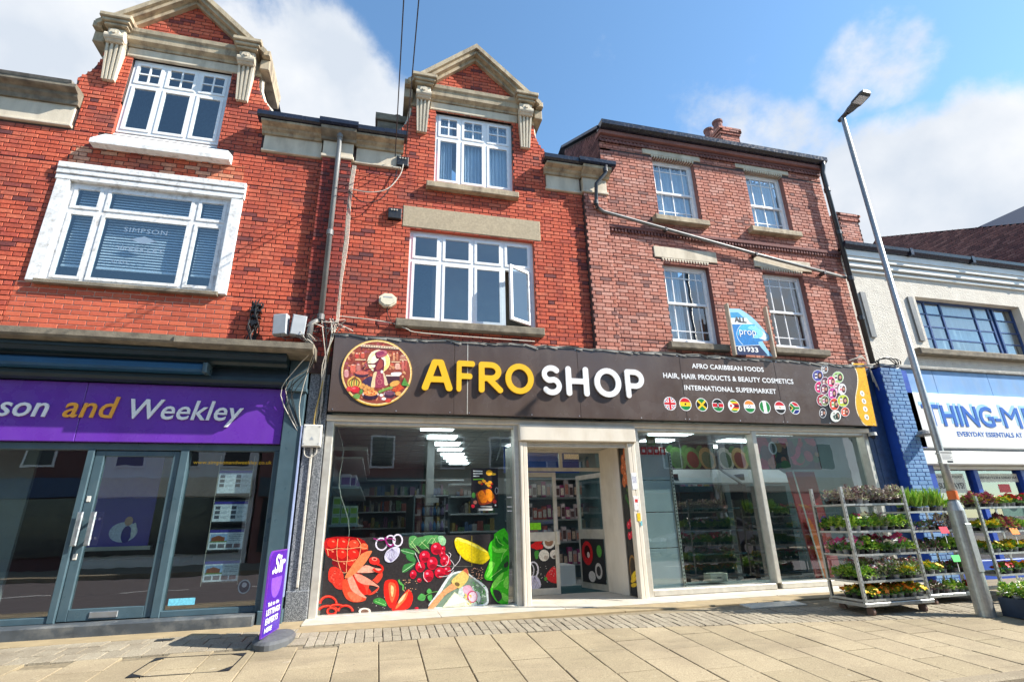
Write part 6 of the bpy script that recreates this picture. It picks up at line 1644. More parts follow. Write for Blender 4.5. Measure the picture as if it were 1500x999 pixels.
for txt, a, b, z0, z1 in (('N SUNDAYS!', 10.33, 11.1, 1.58, 1.69), ('AS A GENERAL POLICY', 10.33, 11.12, 1.78, 1.82), ('EVERYDAY 9-5.30 & SUNDAY 10-4', 11.54, 12.54, 1.76, 1.81), ('N', 12.9, 13.0, 1.6, 1.7)):
    l_ = MB(); letter(l_, txt, a, b, z0, z1, .043, d=.001, bold=.02); l_.build('poster_lettering', SIGN_BK, fD)
dk = thing('downlight', 'round metal spotlight hood on the blue brick pier beside the white sign', 'lamp', (9.97, -.3, 2.52))
MB().lathe([(.15, 2.52), (.16, 2.54), (.1, 2.6), (.04, 2.63)], 9.98, -.36, 18).build('hood', PIPE_G, dk); MB().cyl((9.95, -.25, 2.6), (9.98, -.36, 2.62), .02).build('arm', PIPE_G, dk)

# ================================================================== STREET
def slope(y): return 0.0 if y > -1.0 else -.062*(-y-1.0)
KY = -3.98
gb_ = MB(); gb_.box(-300, 300, -300, 300, -1.2, -.6); g = gb_.build('ground', ASPH, None, kind='structure')
rd = MB(); rd.box(-120, 120, -12.4, KY-.12, -.6, -.27); road = rd.build('road', ASPH, None, kind='structure')
ln = MB()
for x in range(-60, 60, 3): ln.box(x, x+1.5, -8.1, -8.0, -.27, -.266)
ln.build('centre_line', ROADW, road)
pv = MB(); b0 = len(pv.v)
for x in (-60, 60):
    for y, z in ((1.0, -.02), (-1.0, -.02), (KY, slope(KY)-.02), (KY, -.6), (1.0, -.6)): pv.v.append((x, y, z))
pv.f += [(0, 1, 6, 5), (1, 2, 7, 6), (2, 3, 8, 7)]; pv.mi += [0]*3
pave = pv.build('pavement', JOINT, None, kind='structure')
fp = MB(); fp.box(-60, 60, -16.5, -12.4, -.6, -.14); fp.build('far_pavement', KERB, None, kind='structure')
# threshold and strip along the shops
def strip(name, x0, x1, ya, yb, z0, z1, m, parent, n=1, gap=.006):
    for i in range(n):
        a = x0+(x1-x0)*i/n; b = x0+(x1-x0)*(i+1)/n-gap
        MB().cbox(a, b, ya, yb, z0, z1, .006).build(name, m, parent)
strip('threshold_slab', -.8, 9.4, -.5, .0, -.05, .018, STEP, pave, 6)
strip('porch_slab', 2.24, 3.97, .004, .96, -.05, .018, STEP, pave, 2)
strip('concrete_strip', -.8, 9.4, -.92, -.506, -.05, .006, STRIP, pave, 5)
strip('concrete_strip', -8, -.8, -.62, -.0, -.05, .003, STRIP, pave, 5)
def yback(x): return -.64 if x < -.8 else (-.94-.09*max(0, x-1.0))
def yfront(x):
    if x < -.8: return -1.42
    return -1.5-.03*(x+.8) if x < 2 else -1.585-.155*(x-2)
def quad_slab(x0, x1, ya0, ya1, yb0, yb1, proud, name, m, parent, kind=None, mb=None):
    """one paving piece following the fall of the pavement: front edge ya, back edge yb"""
    own = mb is None; mb = mb or MB()
    c = .005; b = len(mb.v)
    P = [(x0, ya0), (x1, ya1), (x1, yb1), (x0, yb0)]
    cx = (x0+x1)/2; cy = (ya0+yb0)/2
    mb.v += [(x, y, slope(y)-.025) for x, y in P]
    mb.v += [(x, y, slope(y)+proud-.004) for x, y in P]
    mb.v += [(x+(c if x < cx else -c), y+(c if y < cy else -c), slope(y)+proud) for x, y in P]
    for q in ((8, 9, 10, 11), (0, 1, 5, 4), (1, 2, 6, 5), (2, 3, 7, 6), (3, 0, 4, 7), (4, 5, 9, 8), (5, 6, 10, 9), (6, 7, 11, 10), (7, 4, 8, 11)):
        mb.f.append(tuple(b+i for i in q)); mb.mi.append(0)
    if own: return mb.build(name, m, parent)
random.seed(3)
single = 0; rest = MB(); items = []
x = -5.2
while x < 11:
    w = .1 if x > -.8 else .19
    rows = 3
    for r_ in range(rows):
        t0, t1 = r_/rows, (r_+1)/rows
        yb, yf = yback(x), yfront(x); g_ = .007
        xs = x+(random.uniform(-.003, .003) if x > -.8 else (r_ % 2)*.09)
        items.append((xs, xs+w-.008, yb+(yf-yb)*t1+g_, yb+(yf-yb)*t0-g_, random.uniform(-.003, .005)))
    x += w
items.sort(key=lambda i: (not in_frame((i[0], i[2], 0)), view_depth((i[0], i[2], 0))))
for k, (a, b, yf, yb, pr) in enumerate(items):
    if k < 290: quad_slab(a, b, yf, yf, yb, yb, pr, 'sett', SETT, pave)
    else: quad_slab(a, b, yf, yf, yb, yb, pr, 'sett', SETT, pave, mb=rest)
rest.build('sett_paving', SETT, pave, kind='stuff')
# big slabs
items = []
pitch = .404; off = -.29; ln_ = .64
for i in range(-26, 36):
    xa = off+i*pitch; xb = xa+pitch-.009
    y = -1.2-.31*(i % 2)-.06*(i % 3)
    while y > KY:
        y1 = y-ln_+.017
        t0, t1 = min(y, yfront(xa)-.008), min(y, yfront(xb)-.008)
        lo = max(y1, KY+.006)
        if t0-lo > .05: items.append((xa, xb, lo, t0, t1, random.uniform(-.001, .003)))
        y -= ln_
items.sort(key=lambda i: (not (in_frame((i[0], i[2], -.1)) or in_frame((i[1], i[3], -.05))), view_depth((i[0], i[2], 0))))
rest = MB()
for k, (xa, xb, lo, t0, t1, pr) in enumerate(items):
    if k < 290: quad_slab(xa, xb, lo, lo, t0, t1, pr, 'paving_slab', SLAB, pave)
    else: quad_slab(xa, xb, lo, lo, t0, t1, pr, 'paving_slab', SLAB, pave, mb=rest)
rest.build('slab_paving', SLAB, pave, kind='stuff')
x = -9.0
while x < 14:
    MB().cbox(x, x+.9, KY-.14, KY-.004, -.45, slope(KY)+.004, .015).build('kerb_stone', KERB, pave); x += .91
# inset access cover with triangular corner plates
mc = MB(); z = lambda y: slope(y)+.006
A = (-2.02, -2.12); Bq = (-1.2, -2.16); Cq = (-1.17, -1.62); Dq = (-1.98, -1.56)
cor = [A, Bq, Cq, Dq]
for i in range(4):
    p, q = Vector(cor[i]), Vector(cor[(i+1) % 4]); d = (q-p).normalized(); n = Vector((-d.y, d.x))*.007
    b = len(mc.v); pp = [p-n, q-n, q+n, p+n]; mc.v += [(v.x, v.y, z(v.y)) for v in pp]; mc.f.append((b, b+1, b+2, b+3)); mc.mi.append(0)
cc = sum((Vector(c_) for c_ in cor), Vector((0, 0)))/4
for i in range(4):
    p = Vector(cor[i]); a_ = Vector(cor[(i+1) % 4]); c_ = Vector(cor[i-1]); u = (a_-p).normalized()*.15; v = (c_-p).normalized()*.1
    b = len(mc.v); pp = [p, p+u, p+v]; mc.v += [(w.x, w.y, z(w.y)+.001) for w in pp]; mc.f.append((b, b+1, b+2)); mc.mi.append(0)
mc.build('access_cover_frame', BLACK, pave)
MB().cbox(-2.25, -2.08, -.86, -.76, -.03, .01, .004).build('drain_grate', BLACK, pave)
tr = MB(); tr.v += [(3.25, .3, .0195), (3.28, .3, .0195), (3.62, -.15, .0195), (3.58, -.15, .0195)]; tr.f.append((3, 2, 1, 0)); tr.mi.append(0); tr.build('floor_dark_line', SIGN_BK, pave)  # thin black diagonal line laid across the porch floor

# ---- lamp post ------------------------------------------------------------
lp = thing('street_lamp', 'tall galvanised street lamp leaning over the flower trolleys, orange band and notice on its shaft', 'street lamp', (7.46, -2.4, -.07))
PXc, PYc = 7.46, -2.4
MB().lathe([(.104, -.09), (.103, -.02), (.097, .6), (.092, 1.16)], PXc, PYc, 24).build('base_column', STEEL, lp, smooth=False)
MB().lathe([(.092, 1.162), (.062, 1.28)], PXc, PYc, 24).build('shoulder', STEEL, lp)
MB().lathe([(.056, 1.2), (.047, 1.9), (.036, 7.68)], PXc+.02, PYc, 20).build('shaft', STEEL, lp, smooth=True)
MB().lathe([(.0595, 1.3), (.0595, 1.41)], PXc+.02, PYc, 20).build('orange_band', ORANGE, lp)
MB().cbox(PXc-.05, PXc+.05, PYc-.108, PYc-.08, .42, 1.0, .006).build('access_door', STEEL, lp)
pq = MB().box(PXc-.09, PXc+.13, PYc-.075, PYc-.07, 1.76, 1.93).build('notice_plate', SIGN_WP, lp)
ns = [((60, 60, 60), rect(PXc-.08, PXc+.12, 1.9, 1.915)), ((40, 40, 45), rect(PXc+.0, PXc+.1, 1.775, 1.8))]
for k in range(5): ns.append(((110, 110, 115), rect(PXc-.07, PXc+.11-.03*(k % 2), 1.815+k*.016, 1.821+k*.016)))
artwork(ns, PYc-.0755, 'notice_print', lp)
for zc in (1.78, 1.9): MB().lathe([(.0595, zc), (.0595, zc+.015)], PXc+.02, PYc, 16).build('strap', CHROME, lp)
hd = MB(); hd.cyl((PXc+.02, PYc+.08, 7.66), (PXc+.02, PYc-.1, 7.69), .035, .04, 14)
hd.build('bracket', PIPE_B, lp)
prof = [(.04, -.08, 7.665), (.07, -.16, 7.675), (.08, -.24, 7.685), (.11, -.28, 7.695), (.115, -.46, 7.725), (.08, -.51, 7.733)]
b = MB()
for (w, dy, zz) in prof:
    b.v += [(PXc+.02-w, PYc+dy, zz), (PXc+.02+w, PYc+dy, zz), (PXc+.02+w*.75, PYc+dy, zz+.05), (PXc+.02-w*.75, PYc+dy, zz+.05)]
for i in range(len(prof)-1):
    for k in range(4): j = (k+1) % 4; b.f.append((i*4+k, i*4+j, i*4+4+j, i*4+4+k)); b.mi.append(0)
b.f += [(3, 2, 1, 0), tuple(20+k for k in range(4))]; b.mi += [0, 0]
b.build('lamp_head', plain('dark_lamp_casting', (.05, .055, .06), .4, .2, 8, .1), lp)
b = MB(); b.v += [(PXc+.02-.09, PYc-.3, 7.695), (PXc+.02+.09, PYc-.3, 7.695), (PXc+.02+.09, PYc-.45, 7.72), (PXc+.02-.09, PYc-.45, 7.72), (PXc+.02-.09, PYc-.3, 7.686), (PXc+.02+.09, PYc-.3, 7.686), (PXc+.02+.09, PYc-.45, 7.711), (PXc+.02-.09, PYc-.45, 7.711)]
b.f += [(0, 1, 2, 3), (7, 6, 5, 4), (4, 5, 1, 0), (5, 6, 2, 1), (6, 7, 3, 2), (7, 4, 0, 3)]; b.mi += [0]*6
b.build('lens', plain('pale_lamp_lens', (.6, .63, .66), .2, .05, 6, 0), lp)

# ---- pavement board -------------------------------------------------------
ab = thing('pavement_board', 'slim purple lettings sign on a grey rubber base outside the estate agent', 'sign board', (-.98, -1.22, -.01))
b = MB(); b.lathe([(1.0, -.03), (1.0, .02), (.9, .045), (.5, .06), (.12, .065)], 0, 0, 28)
b.xform(Matrix.Translation((-.98, -1.2, -.005)) @ Matrix.Rotation(R(-4), 4, 'Z') @ Matrix.Diagonal((.2, .42, 1, 1)))
b.build('rubber_base', plain('grey_rubber_base', (.09, .095, .1), .6, .2, 8, .15, 60), ab)
y0, y1 = -1.52, -.9; z0, z1 = .06, .9
prof = [(y0, z0), (y1, z0), (y1, z1)]+[(y0+.1-.1*math.sin(R(a)), z1-.1+.1*math.cos(R(a))) for a in range(0, 91, 15)]
def bx(y): return -1.0+(y-y1)*.12
b = MB(); n = len(prof)
b.v += [(bx(y)+.008, y, z) for y, z in prof]+[(bx(y)-.008, y, z) for y, z in prof]
b.f += [tuple(range(n)), tuple(n+i for i in reversed(range(n)))]+[(i, n+i, n+(i+1) % n, (i+1) % n) for i in range(n)]; b.mi += [0]*(n+2)
b.build('board', PURPLE, ab)
mbd = lambda u, v, w: (bx(u)+.009-w, u, v)
artwork([((60, 20, 150), [(y+(.012 if y < -1.2 else -.012), z+(.012 if z < .5 else -.012)) for y, z in prof]), ((120, 75, 215), oval(-1.2, .6, .19, .19)), ((60, 20, 150), rect(-1.4, -1.0, .62, .8))], 0, 'board_print', ab, map3=mbd)
l_ = MB()
for txt, a, b_, c, d in (('.Sir', -1.42, -.96, .66, .86), ('Talk to the', -1.44, -1.04, .345, .385), ('LETTINGS', -1.46, -.98, .26, .32), ('EXPERTS', -1.46, -1.02, .175, .235), ('HERE', -1.46, -1.2, .1, .145)):
    letter(l_, txt, a, b_, c, d, -.0035, map3=mbd, d=.001, shear=.1, bold=.03)
l_.build('lettering', SIGN_W, ab)

# ---- torn agent board above the grocery sign -------------------------------
tb = thing('agent_board', 'torn blue and white ALL prop 01933 letting board fixed above the brown sign', 'sign board', (6.6, -.25, 3.9))
b = MB(); b.prism([(6.2, 3.96), (6.2, 4.86), (6.47, 4.87), (6.62, 4.78), (6.7, 4.72), (6.8, 4.62), (7.0, 4.38), (7.01, 4.3), (6.95, 4.26), (6.83, 4.25), (6.9, 4.1), (7.0, 3.96)], -.249, -.243)
b.build('board', plain('blue_board_plastic', (.2, .5, .72), .5, .05), tb)
artwork(shapes_of('PRINT_BOARD'), -.25, 'board_print', tb)
l_ = MB(); letter(l_, 'ALL', 6.3, 6.56, 4.59, 4.7, -.2535, d=.001, bold=.04); l_.build('lettering', SIGN_BK, tb)
l_ = MB(); letter(l_, 'prop', 6.36, 6.72, 4.3, 4.44, -.2535, d=.001); letter(l_, '01933', 6.27, 6.7, 4.01, 4.11, -.2535, d=.001, bold=.03); l_.build('lettering', SIGN_W, tb)
for x in (6.17, 7.02): MB().cbox(x, x+.035, -.29, -.2, 3.93, 4.95, .005).build('post', WOOD, tb)

# ---- pipes, alarm, cables ---------------------------------------------------
def pipe(parent, pts, r, m, name='downpipe', collars=(), brackets=()):
    p = MB().tube(pts, r, 12).build(name, m, parent, smooth=True)
    for c in collars: MB().cyl((c[0], c[1], c[2]), (c[0], c[1], c[2]+.09), r*1.3, n=12).build('collar', m, p)
    return p
px = -1.0
pipe(bA, [(px, -.2, 7.66), (px, -.2, 7.5), (px, -.17, 7.36), (px, -.15, 7.2), (px, -.15, 4.18)], .042, PIPE_G, collars=[(px, -.2, 7.5), (px, -.15, 5.6), (px, -.15, 4.12)])
pipe(bA, [(px-.02, -.15, 4.12), (px-.12, -.16, 4.05), (px-.14, -.2, 3.7)], .045, PIPE_G, name='pipe_shoe')
pipe(bC, [(3.95, -.3, 7.68), (3.93, -.3, 7.5), (3.76, -.2, 7.3), (3.74, -.16, 6.86), (3.78, -.14, 6.78)], .036, PIPE_B, collars=[(3.93, -.3, 7.52), (3.74, -.16, 6.85)])
dg_ = pipe(bC, [(3.74, -.14, 6.82), (3.9, -.12, 6.74), (7.22, -.1, 6.2), (9.35, -.1, 5.88)], .034, PIPE_G, name='diagonal_waste_pipe')
for x in (5.2, 7.2, 8.8): MB().box(x-.02, x+.02, -.15, .0, 6.74-(x-3.9)*.163-.05, 6.74-(x-3.9)*.163+.02).build('pipe_bracket', PIPE_B, dg_)
pipe(bC, [(9.42, -.22, 8.78), (9.42, -.2, 8.65), (9.42, -.15, 8.5), (9.42, -.15, 3.98)], .05, PIPE_B, collars=[(9.42, -.15, 8.0), (9.42, -.15, 6.9), (9.42, -.15, 5.8), (9.42, -.15, 4.9)])
al = thing('alarm_box', 'octagonal ivory burglar alarm box on the brick beside the middle window', 'alarm', (-.02, -.05, 4.45))
oc = [(-.02+.15*math.cos(R(22.5+45*k)), 4.57+.12*math.sin(R(22.5+45*k))) for k in range(8)]
b = MB(); b.prism(oc, -.09, 0); b.prism([(-.02+(x+.02)*.8, 4.57+(z-4.57)*.8) for x, z in oc], -.105, -.0905); b.build('cover', IVORY, al)
b = MB(); b.box(-.09, .05, -.107, -.1055, 4.6, 4.62); b.build('slot', GREYP, al)
for i, (x0, x1, z0, z1) in enumerate(((-.11, .12, 6.1, 6.31), (-.02, .19, 7.2, 7.4))):
    jb = thing('cable_box', ['black cable junction box beside the concrete lintel', 'black cable junction box just under the stone eaves with white cables'][i], 'junction box', ((x0+x1)/2, -.04, z0), 'junction boxes on the middle house')
    b = MB(); b.cbox(x0, x1, -.08, 0, z0, z1, .012); b.build('cover', BLACK, jb)
    b = MB()
    for k in range(3): b.cyl((x0+.06+k*.045, -.082, z1-.05), (x0+.06+k*.045, -.095, z1-.05), .014, n=8)
    b.build('cable_gland', CABLE_W, jb)
wb = thing('telephone_box', 'two grey cabinets clipped to the brick above the estate agent ledge', 'cabinet', (-1.5, -.15, 3.85))
for x0, x1, tw in ((-1.62, -1.42, -12), (-1.4, -1.22, 10)):
    b = MB(); b.cbox(-.1, .1, -.1, .02, 0, .32, .012); b.xform(Matrix.Translation(((x0+x1)/2, -.16, 3.82)) @ Matrix.Rotation(R(tw), 4, 'Z') @ Matrix.Rotation(R(tw*.3), 4, 'Y'))
    b.build('cabinet', GREYP, wb)
random.seed(9)
cb = thing('cable_bundle', 'thick coil of black cables looped on the brick above the estate agent', 'cable', (-1.95, -.1, 3.66))
for k in range(9):
    b = MB(); x = -1.93+random.uniform(-.05, .05)
    pts = [(x+.03*math.sin(t*1.3+k), -.06-.05*math.sin(t*.8+k*.7)-.02*(k % 3), 4.38-.08*t+random.uniform(-.01, .01)) for t in range(9)]
    b.tube(pts, .011, 5); b.build('cable', CABLE_B, cb)
b = MB()
for k in range(22): b.box(-1.97+random.uniform(-.04, .06), -1.93+random.uniform(-.04, .08), -.13, -.02, 3.95+k*.018, 3.962+k*.018)
b.build('cable_clip', BLACK, cb)
def cable(name, label, pts, r, m, group='cables on the house fronts'):
    P = []
    V_ = [Vector(p) for p in pts]; V_ = [V_[0]]+V_+[V_[-1]]
    for i in range(1, len(V_)-2):
        for j in range(4):
            t = j/4; p0, p1, p2, p3 = V_[i-1], V_[i], V_[i+1], V_[i+2]
            P.append(.5*((2*p1)+(p2-p0)*t+(2*p0-5*p1+4*p2-p3)*t*t+(3*p1-p0-3*p2+p3)*t**3))
    P.append(V_[-1])
    o = MB().tube(P, r, 5).build(name, m, None); tag(o, label, 'cable', group); return o
for k in range(4):
    x = -.8+k*.018
    cable('cable', 'dirty white cable running down the brick beside the grey downpipe', [(x+.04, -.03, 7.1), (x+.01, -.035, 6.4), (x+.03, -.03, 5.6), (x-.01, -.035, 4.8), (x, -.05, 4.2), (x-.03, -.14, 3.95)], .0075, CABLE_W, 'white cables beside the downpipe')
cable('cable', 'pale cable looping from the upper black box to the cable run', [(.1, -.09, 7.22), (.05, -.12, 6.95), (-.15, -.14, 6.62), (-.45, -.13, 6.52), (-.76, -.05, 6.6)], .009, CABLE_W)
cable('cable', 'black cable looping lower from the eaves to the cable run', [(-.0, -.05, 7.12), (-.06, -.1, 6.8), (-.25, -.14, 6.4), (-.55, -.12, 6.32), (-.78, -.05, 6.55)], .009, CABLE_B)
cable('cable', 'short black cable arc bulging left of the white cable run', [(-.77, -.04, 6.1), (-.93, -.07, 5.9), (-.95, -.07, 5.75), (-.8, -.04, 5.62)], .007, CABLE_B)
cable('cable', 'white cable along the wall above the grocery sign', [(-.8, -.04, 4.25), (-.3, -.06, 4.22), (.1, -.05, 4.18), (.3, -.12, 4.08), (.6, -.18, 4.0), (2.4, -.18, 3.98)], .008, CABLE_W)
cable('cable', 'black cable sagging from the alarm box', [(-.02, -.05, 4.46), (.0, -.08, 4.3), (.1, -.05, 4.15)], .006, CABLE_B)
for k in range(7):
    a = random.uniform(-1.6, -1.0)
    cable('cable', 'loose tangled cable between the cabinets and the granite pilaster', [(a, -.2, 3.75+random.uniform(0, .2)), (a+.15, -.45, 3.68), (-1.1, -.56, 3.66+random.uniform(0, .1)), (-1.0, -.5, 3.55), (-1.02-random.uniform(0, .2), -.35, 3.3), (-1.15-random.uniform(0, .3), -.2, 2.9+random.uniform(-.2, .2)), (-1.06, -.13, 2.3)], .006, CABLE_W if k % 2 else CABLE_B, 'tangled cables over the granite pilaster')
for k in range(6):
    a = random.uniform(-1.0, -.8)
    cable('cable', 'slack cable hanging over the granite pilaster', [(a, -.16, 4.15), (a+.05, -.2, 3.9), (-.86+random.uniform(-.05, .04), -.16, 3.4), (-.84+random.uniform(-.08, .03), -.1, 2.9), (-.9+random.uniform(-.03, .05), -.09, 2.55)], .007, CABLE_W if k % 3 else CABLE_B, 'tangled cables over the granite pilaster')
for k in range(10):
    a = -1.3+.06*k
    cable('cable', 'knotted cable end below the foot of the downpipe', [(a, -.14, 3.95+random.uniform(-.1, .15)), (a+.1, -.2, 4.1+random.uniform(-.1, .1)), (a+.25, -.17, 4.0+random.uniform(-.1, .15)), (-.75+random.uniform(-.1, .1), -.12, 4.05+random.uniform(-.1, .1))], .0065, CABLE_W if k % 2 else CABLE_B, 'knotted cables at the pipe foot')
cable('rope', 'yellow cord hanging down the granite pilaster to the white meter box', [(-.8, -.12, 3.95), (-.86, -.13, 3.3), (-.93, -.12, 2.75), (-.94, -.12, 2.52)], .011, CABLE_Y, 'cords on the granite pilaster')
mbx = thing('meter_box', 'dirty white electrical box on the granite pilaster between the shops', 'electrical box', (-.95, -.1, 2.2))
MB().cbox(-1.07, -.82, -.16, -.06, 2.21, 2.52, .012).build('cover', WHITEP, mbx)
b = MB()
for x, z in ((-1.04, 2.25), (-.85, 2.25), (-1.04, 2.49), (-.85, 2.49)): b.cyl((x, -.165, z), (x, -.16, z), .008, n=8)
b.prism([(-.975, 2.3), (-.915, 2.3), (-.945, 2.35)], -.1615, -.16); b.build('screw', GREYP, mbx)
cable('cable', 'white cable loop hanging under the white meter box', [(-1.03, -.12, 2.22), (-1.02, -.13, 2.1), (-.94, -.13, 2.06), (-.87, -.13, 2.12), (-.87, -.12, 2.22)], .007, CABLE_W)
MB().cbox(-.955, -.925, -.09, -.06, .4, 2.2, .004).build('conduit', CABLE_W, mbx)
MB().box(-1.1, -1.085, -.17, -.06, .3, 2.5).build('pilaster_edge', plain('pale_blue_metal', (.3, .36, .55), .35, .1), bA)
cc_ = MB()
for k in range(4): cc_.tube([(9.78+(.26+.01*k)*math.cos(t), -.14-.02*k+.03*math.sin(t*3+k), 3.98+(.11+.008*k)*math.sin(t)) for t in [i*.42 for i in range(15)]], .011, 5)
tag(cc_.build('cable_coil', CABLE_B, None), 'coil of black cable lying above the blue brick pier', 'cable')
for k in range(3): cable('cable', 'loose pale cable at the right end of the brown sign', [(8.9+.1*k, -.1, 4.02), (9.15, -.16, 4.08+.03*k), (9.3, -.14, 3.95), (9.35+.05*k, -.12, 3.6-.1*k)], .009, CABLE_W, 'loose cables by the blue pier')
# overhead wires to the upper junction box
for k, (x, tx) in enumerate(((-.05, 1.2), (.12, 1.6))):
    P = []
    for i in range(25):
        t = i/24; P.append((x+(tx-x)*t*0+(.06*k)*t, -.1-13.5*t, 7.35+1.2*t-1.6*4*t*(1-t)*.25))
    tag(MB().tube(P, .009, 5).build('overhead_wire', CABLE_B, None), ['left overhead wire crossing the street to the middle house', 'right overhead wire crossing the street to the middle house'][k], 'wire', 'overhead wires')

# ---- what the glass reflects: the far side of the street ---------------------
def far_house(name, label, x0, x1, h, m, loc_y=-16.5, cols=3):
    t = thing(name, label, 'building', ((x0+x1)/2, loc_y, 0), 'houses on the far side of the street')
    MB().box(x0, x1, loc_y-7, loc_y, -.2, h).build('wall', m, t)
    r_ = MB(); r_.sideprism([(loc_y+.15, h), (loc_y-3.5, h+2), (loc_y-7, h)], x0, x1); r_.build('roof', SLATE, t)
    for k in range(cols):
        for zz in (3.6, 6.2):
            if zz+1.5 > h: continue
            a = x0+(x1-x0)*(k+.3)/cols
            w = MB().box(a, a+1.1, loc_y-.02, loc_y+.04, zz, zz+1.5).build('window', PAINT_W, t); MB().box(a+.08, a+1.02, loc_y+.045, loc_y+.05, zz+.08, zz+1.42).build('pane', SIGN_BK, w)
    MB().box(x0+.3, x1-.3, loc_y, loc_y+.08, .3, 2.4).build('shop_window', plain('dark_shop_window', (.03, .035, .04), .1, .1, 4, 0), t)
    MB().box(x0+.1, x1-.1, loc_y, loc_y+.15, 2.45, 3.2).build('fascia', random.choice([BLUE_DK, IVORY, TEAL]), t)
random.seed(21)
for i, (x0, x1, h, m) in enumerate(((-18, -11, 7.5, BRICK_BROWN), (-10.9, -5, 8.5, SIGN_WP), (-4.9, 2, 7.2, BRICK_BROWN), (2.1, 9, 8.8, plain('buff_far_wall', (.3, .25, .17), .9, .1)), (9.1, 17, 7.0, BRICK_BROWN), (17.1, 26, 8.6, SIGN_WP))):
    far_house('far_side_house', ['leftmost brown brick house across the street', 'white house across the street, second from left', 'low brown brick house facing the left shopfront from across the street', 'tall buff house facing the grocery from across the street', 'low brown house facing the flower trolleys from across the street', 'white house furthest right across the street'][i], x0, x1, h, m, cols=2+i % 2)
def car(x, y, m, label):
    t = thing('parked_car', label, 'car', (x, y, -.27), 'cars parked across the street')
    L = 4.3
    prof = [(0, .35), (.05, .62), (.5, .78), (1.15, .88), (1.75, 1.38), (2.4, 1.5), (3.3, 1.46), (3.95, 1.1), (4.2, .95), (4.3, .5), (4.25, .3)]
    b = MB(); secs = []
    for (yy, ins) in ((-.86, .05), (-.84, 0), (.84, 0), (.86, .05)): secs.append(yy)
    n = len(prof); low = [(px_, .22) for px_, _ in prof]
    def ring_(yy, k): return [(x+px_, y+yy*(1 if pz < .95 else .84), -.27+pz) for px_, pz in prof]
    for yy in (-.86, .86):
        b.v += ring_(yy, 0)
        b.v += [(x+px_, y+yy, -.27+.22) for px_, _ in prof]
    for i in range(n-1):
        b.f.append((i, i+1, n*2+i+1, n*2+i)); b.f.append((n+i, n+i+1, i+1, i)); b.f.append((n*2+i, n*2+i+1, n*3+i+1, n*3+i))
    b.f += [(0, n*2, n*3, n), (n-1, n*2-1, n*4-1, n*3-1)]; b.mi += [0]*len(b.f)
    b.build('body', m, t)
    g = MB()
    for yy, s in ((-.745, -1), (.745, 1)):
        g.v += []
        bb_ = len(g.v); g.v += [(x+a, y+yy*k_+s*.012, -.27+c) for a, c, k_ in ((1.35, .95, 1.02), (3.85, .98, 1.02), (3.3, 1.38, .98), (1.85, 1.34, .98))]
        g.f.append((bb_, bb_+1, bb_+2, bb_+3)); g.mi.append(0)
    g.build('side_window', SIGN_BK, t)
    for wx in (.85, 3.45):
        for s in (-1, 1):
            w = MB().cyl((x+wx, y+s*.72, .05), (x+wx, y+s*.89, .05), .32, n=20).build('wheel', BLACK, t)
            MB().cyl((x+wx, y+s*.891, .05), (x+wx, y+s*.9, .05), .2, n=12).build('rim', CHROME, w)
    for s in (-1, 1): MB().box(x-.01, x+.08, y+s*.6-.15, y+s*.6+.15, .38, .48).build('headlight', UPVC, t)
car(10.6, -11.4, plain('dark_car_paint', (.3, .33, .33), .15, .05, 3, 0, metal=.4), 'dark car parked across the street, seen reflected in the right shop window')
car(3.6, -11.4, plain('silver_car_paint', (.45, .47, .5), .15, .05, 3, 0, metal=.6), 'silver car parked across the street, seen reflected in the left shop window')

# ---- flower trolleys --------------------------------------------------------
def trolley(label, x0, x1, y0, y1, zs, top, zb=0.0):
    t = thing('plant_trolley', label, 'trolley', ((x0+x1)/2, (y0+y1)/2, zb-.05), 'flower trolleys outside the discount shop')
    for px in (x0, x1-.035):
        for py in (y0, y1-.035):
            p = MB(); p.box(px, px+.035, py, py+.004, zb+.1, top); sx = px if px == x0 else px+.031
            p.box(sx, sx+.004, py+.0042, py+.035, zb+.1, top)
            z = zb+.16
            while z < top-.05: p.box(px+.012, px+.02, py-.001, py-.0001, z, z+.022, 1); z += .06
            p.build('post', [STEEL, SIGN_BK], t)
    for z in zs:
        s = MB(); s.box(x0+.037, x1-.037, y0+.006, y0+.022, z-.018, z+.008); s.box(x0+.037, x1-.037, y1-.022, y1-.006, z-.018, z+.008)
        s.box(x0+.006, x0+.022, y0+.037, y1-.037, z-.018, z+.008); s.box(x1-.022, x1-.006, y0+.037, y1-.037, z-.018, z+.008)
        s.box(x0+.023, x1-.023, y0+.023, y1-.023, z-.014, z-.004, 1)
        s.build('shelf', [STEEL, plain('plywood_board', (.2, .17, .13), .8, .2, 10)], t)
    s = MB(); s.cbox(x0-.015, x1+.015, y0-.015, y0+.03, zb+.06, zb+.105, .006); s.cbox(x0-.015, x1+.015, y1-.03, y1+.015, zb+.06, zb+.105, .006)
    s.box(x0-.013, x0+.03, y0+.03, y1-.03, zb+.062, zb+.103); s.box(x1-.03, x1+.013, y0+.03, y1-.03, zb+.062, zb+.103)
    s.build('base_frame', STEEL, t)
    for px in (x0+.12, x1-.12):
        for py in (y0+.06, y1-.06):
            w = MB(); w.cyl((px-.016, py, zb-.0), (px+.016, py, zb-.0), .055, n=18); w.build('castor_wheel', plain('castor_rubber', (.16, .1, .08), .7, .2), t)
            MB().box(px-.026, px+.026, py-.02, py+.02, zb+.045, zb+.062).build('castor_fork', STEEL, t)
    return t
zb = -.02
trolley('nearest tall galvanised trolley of bedding plants beside the right shop window', 6.03, 7.1, -2.05, -1.5, [.115, .33, .645, .93, 1.27], 1.5, zb)
trolley('middle plant trolley half hidden behind the lamp post, daffodil leaves on top', 7.42, 8.42, -1.75, -1.2, [.08, .33, .62, .9, 1.16], 1.36, zb)
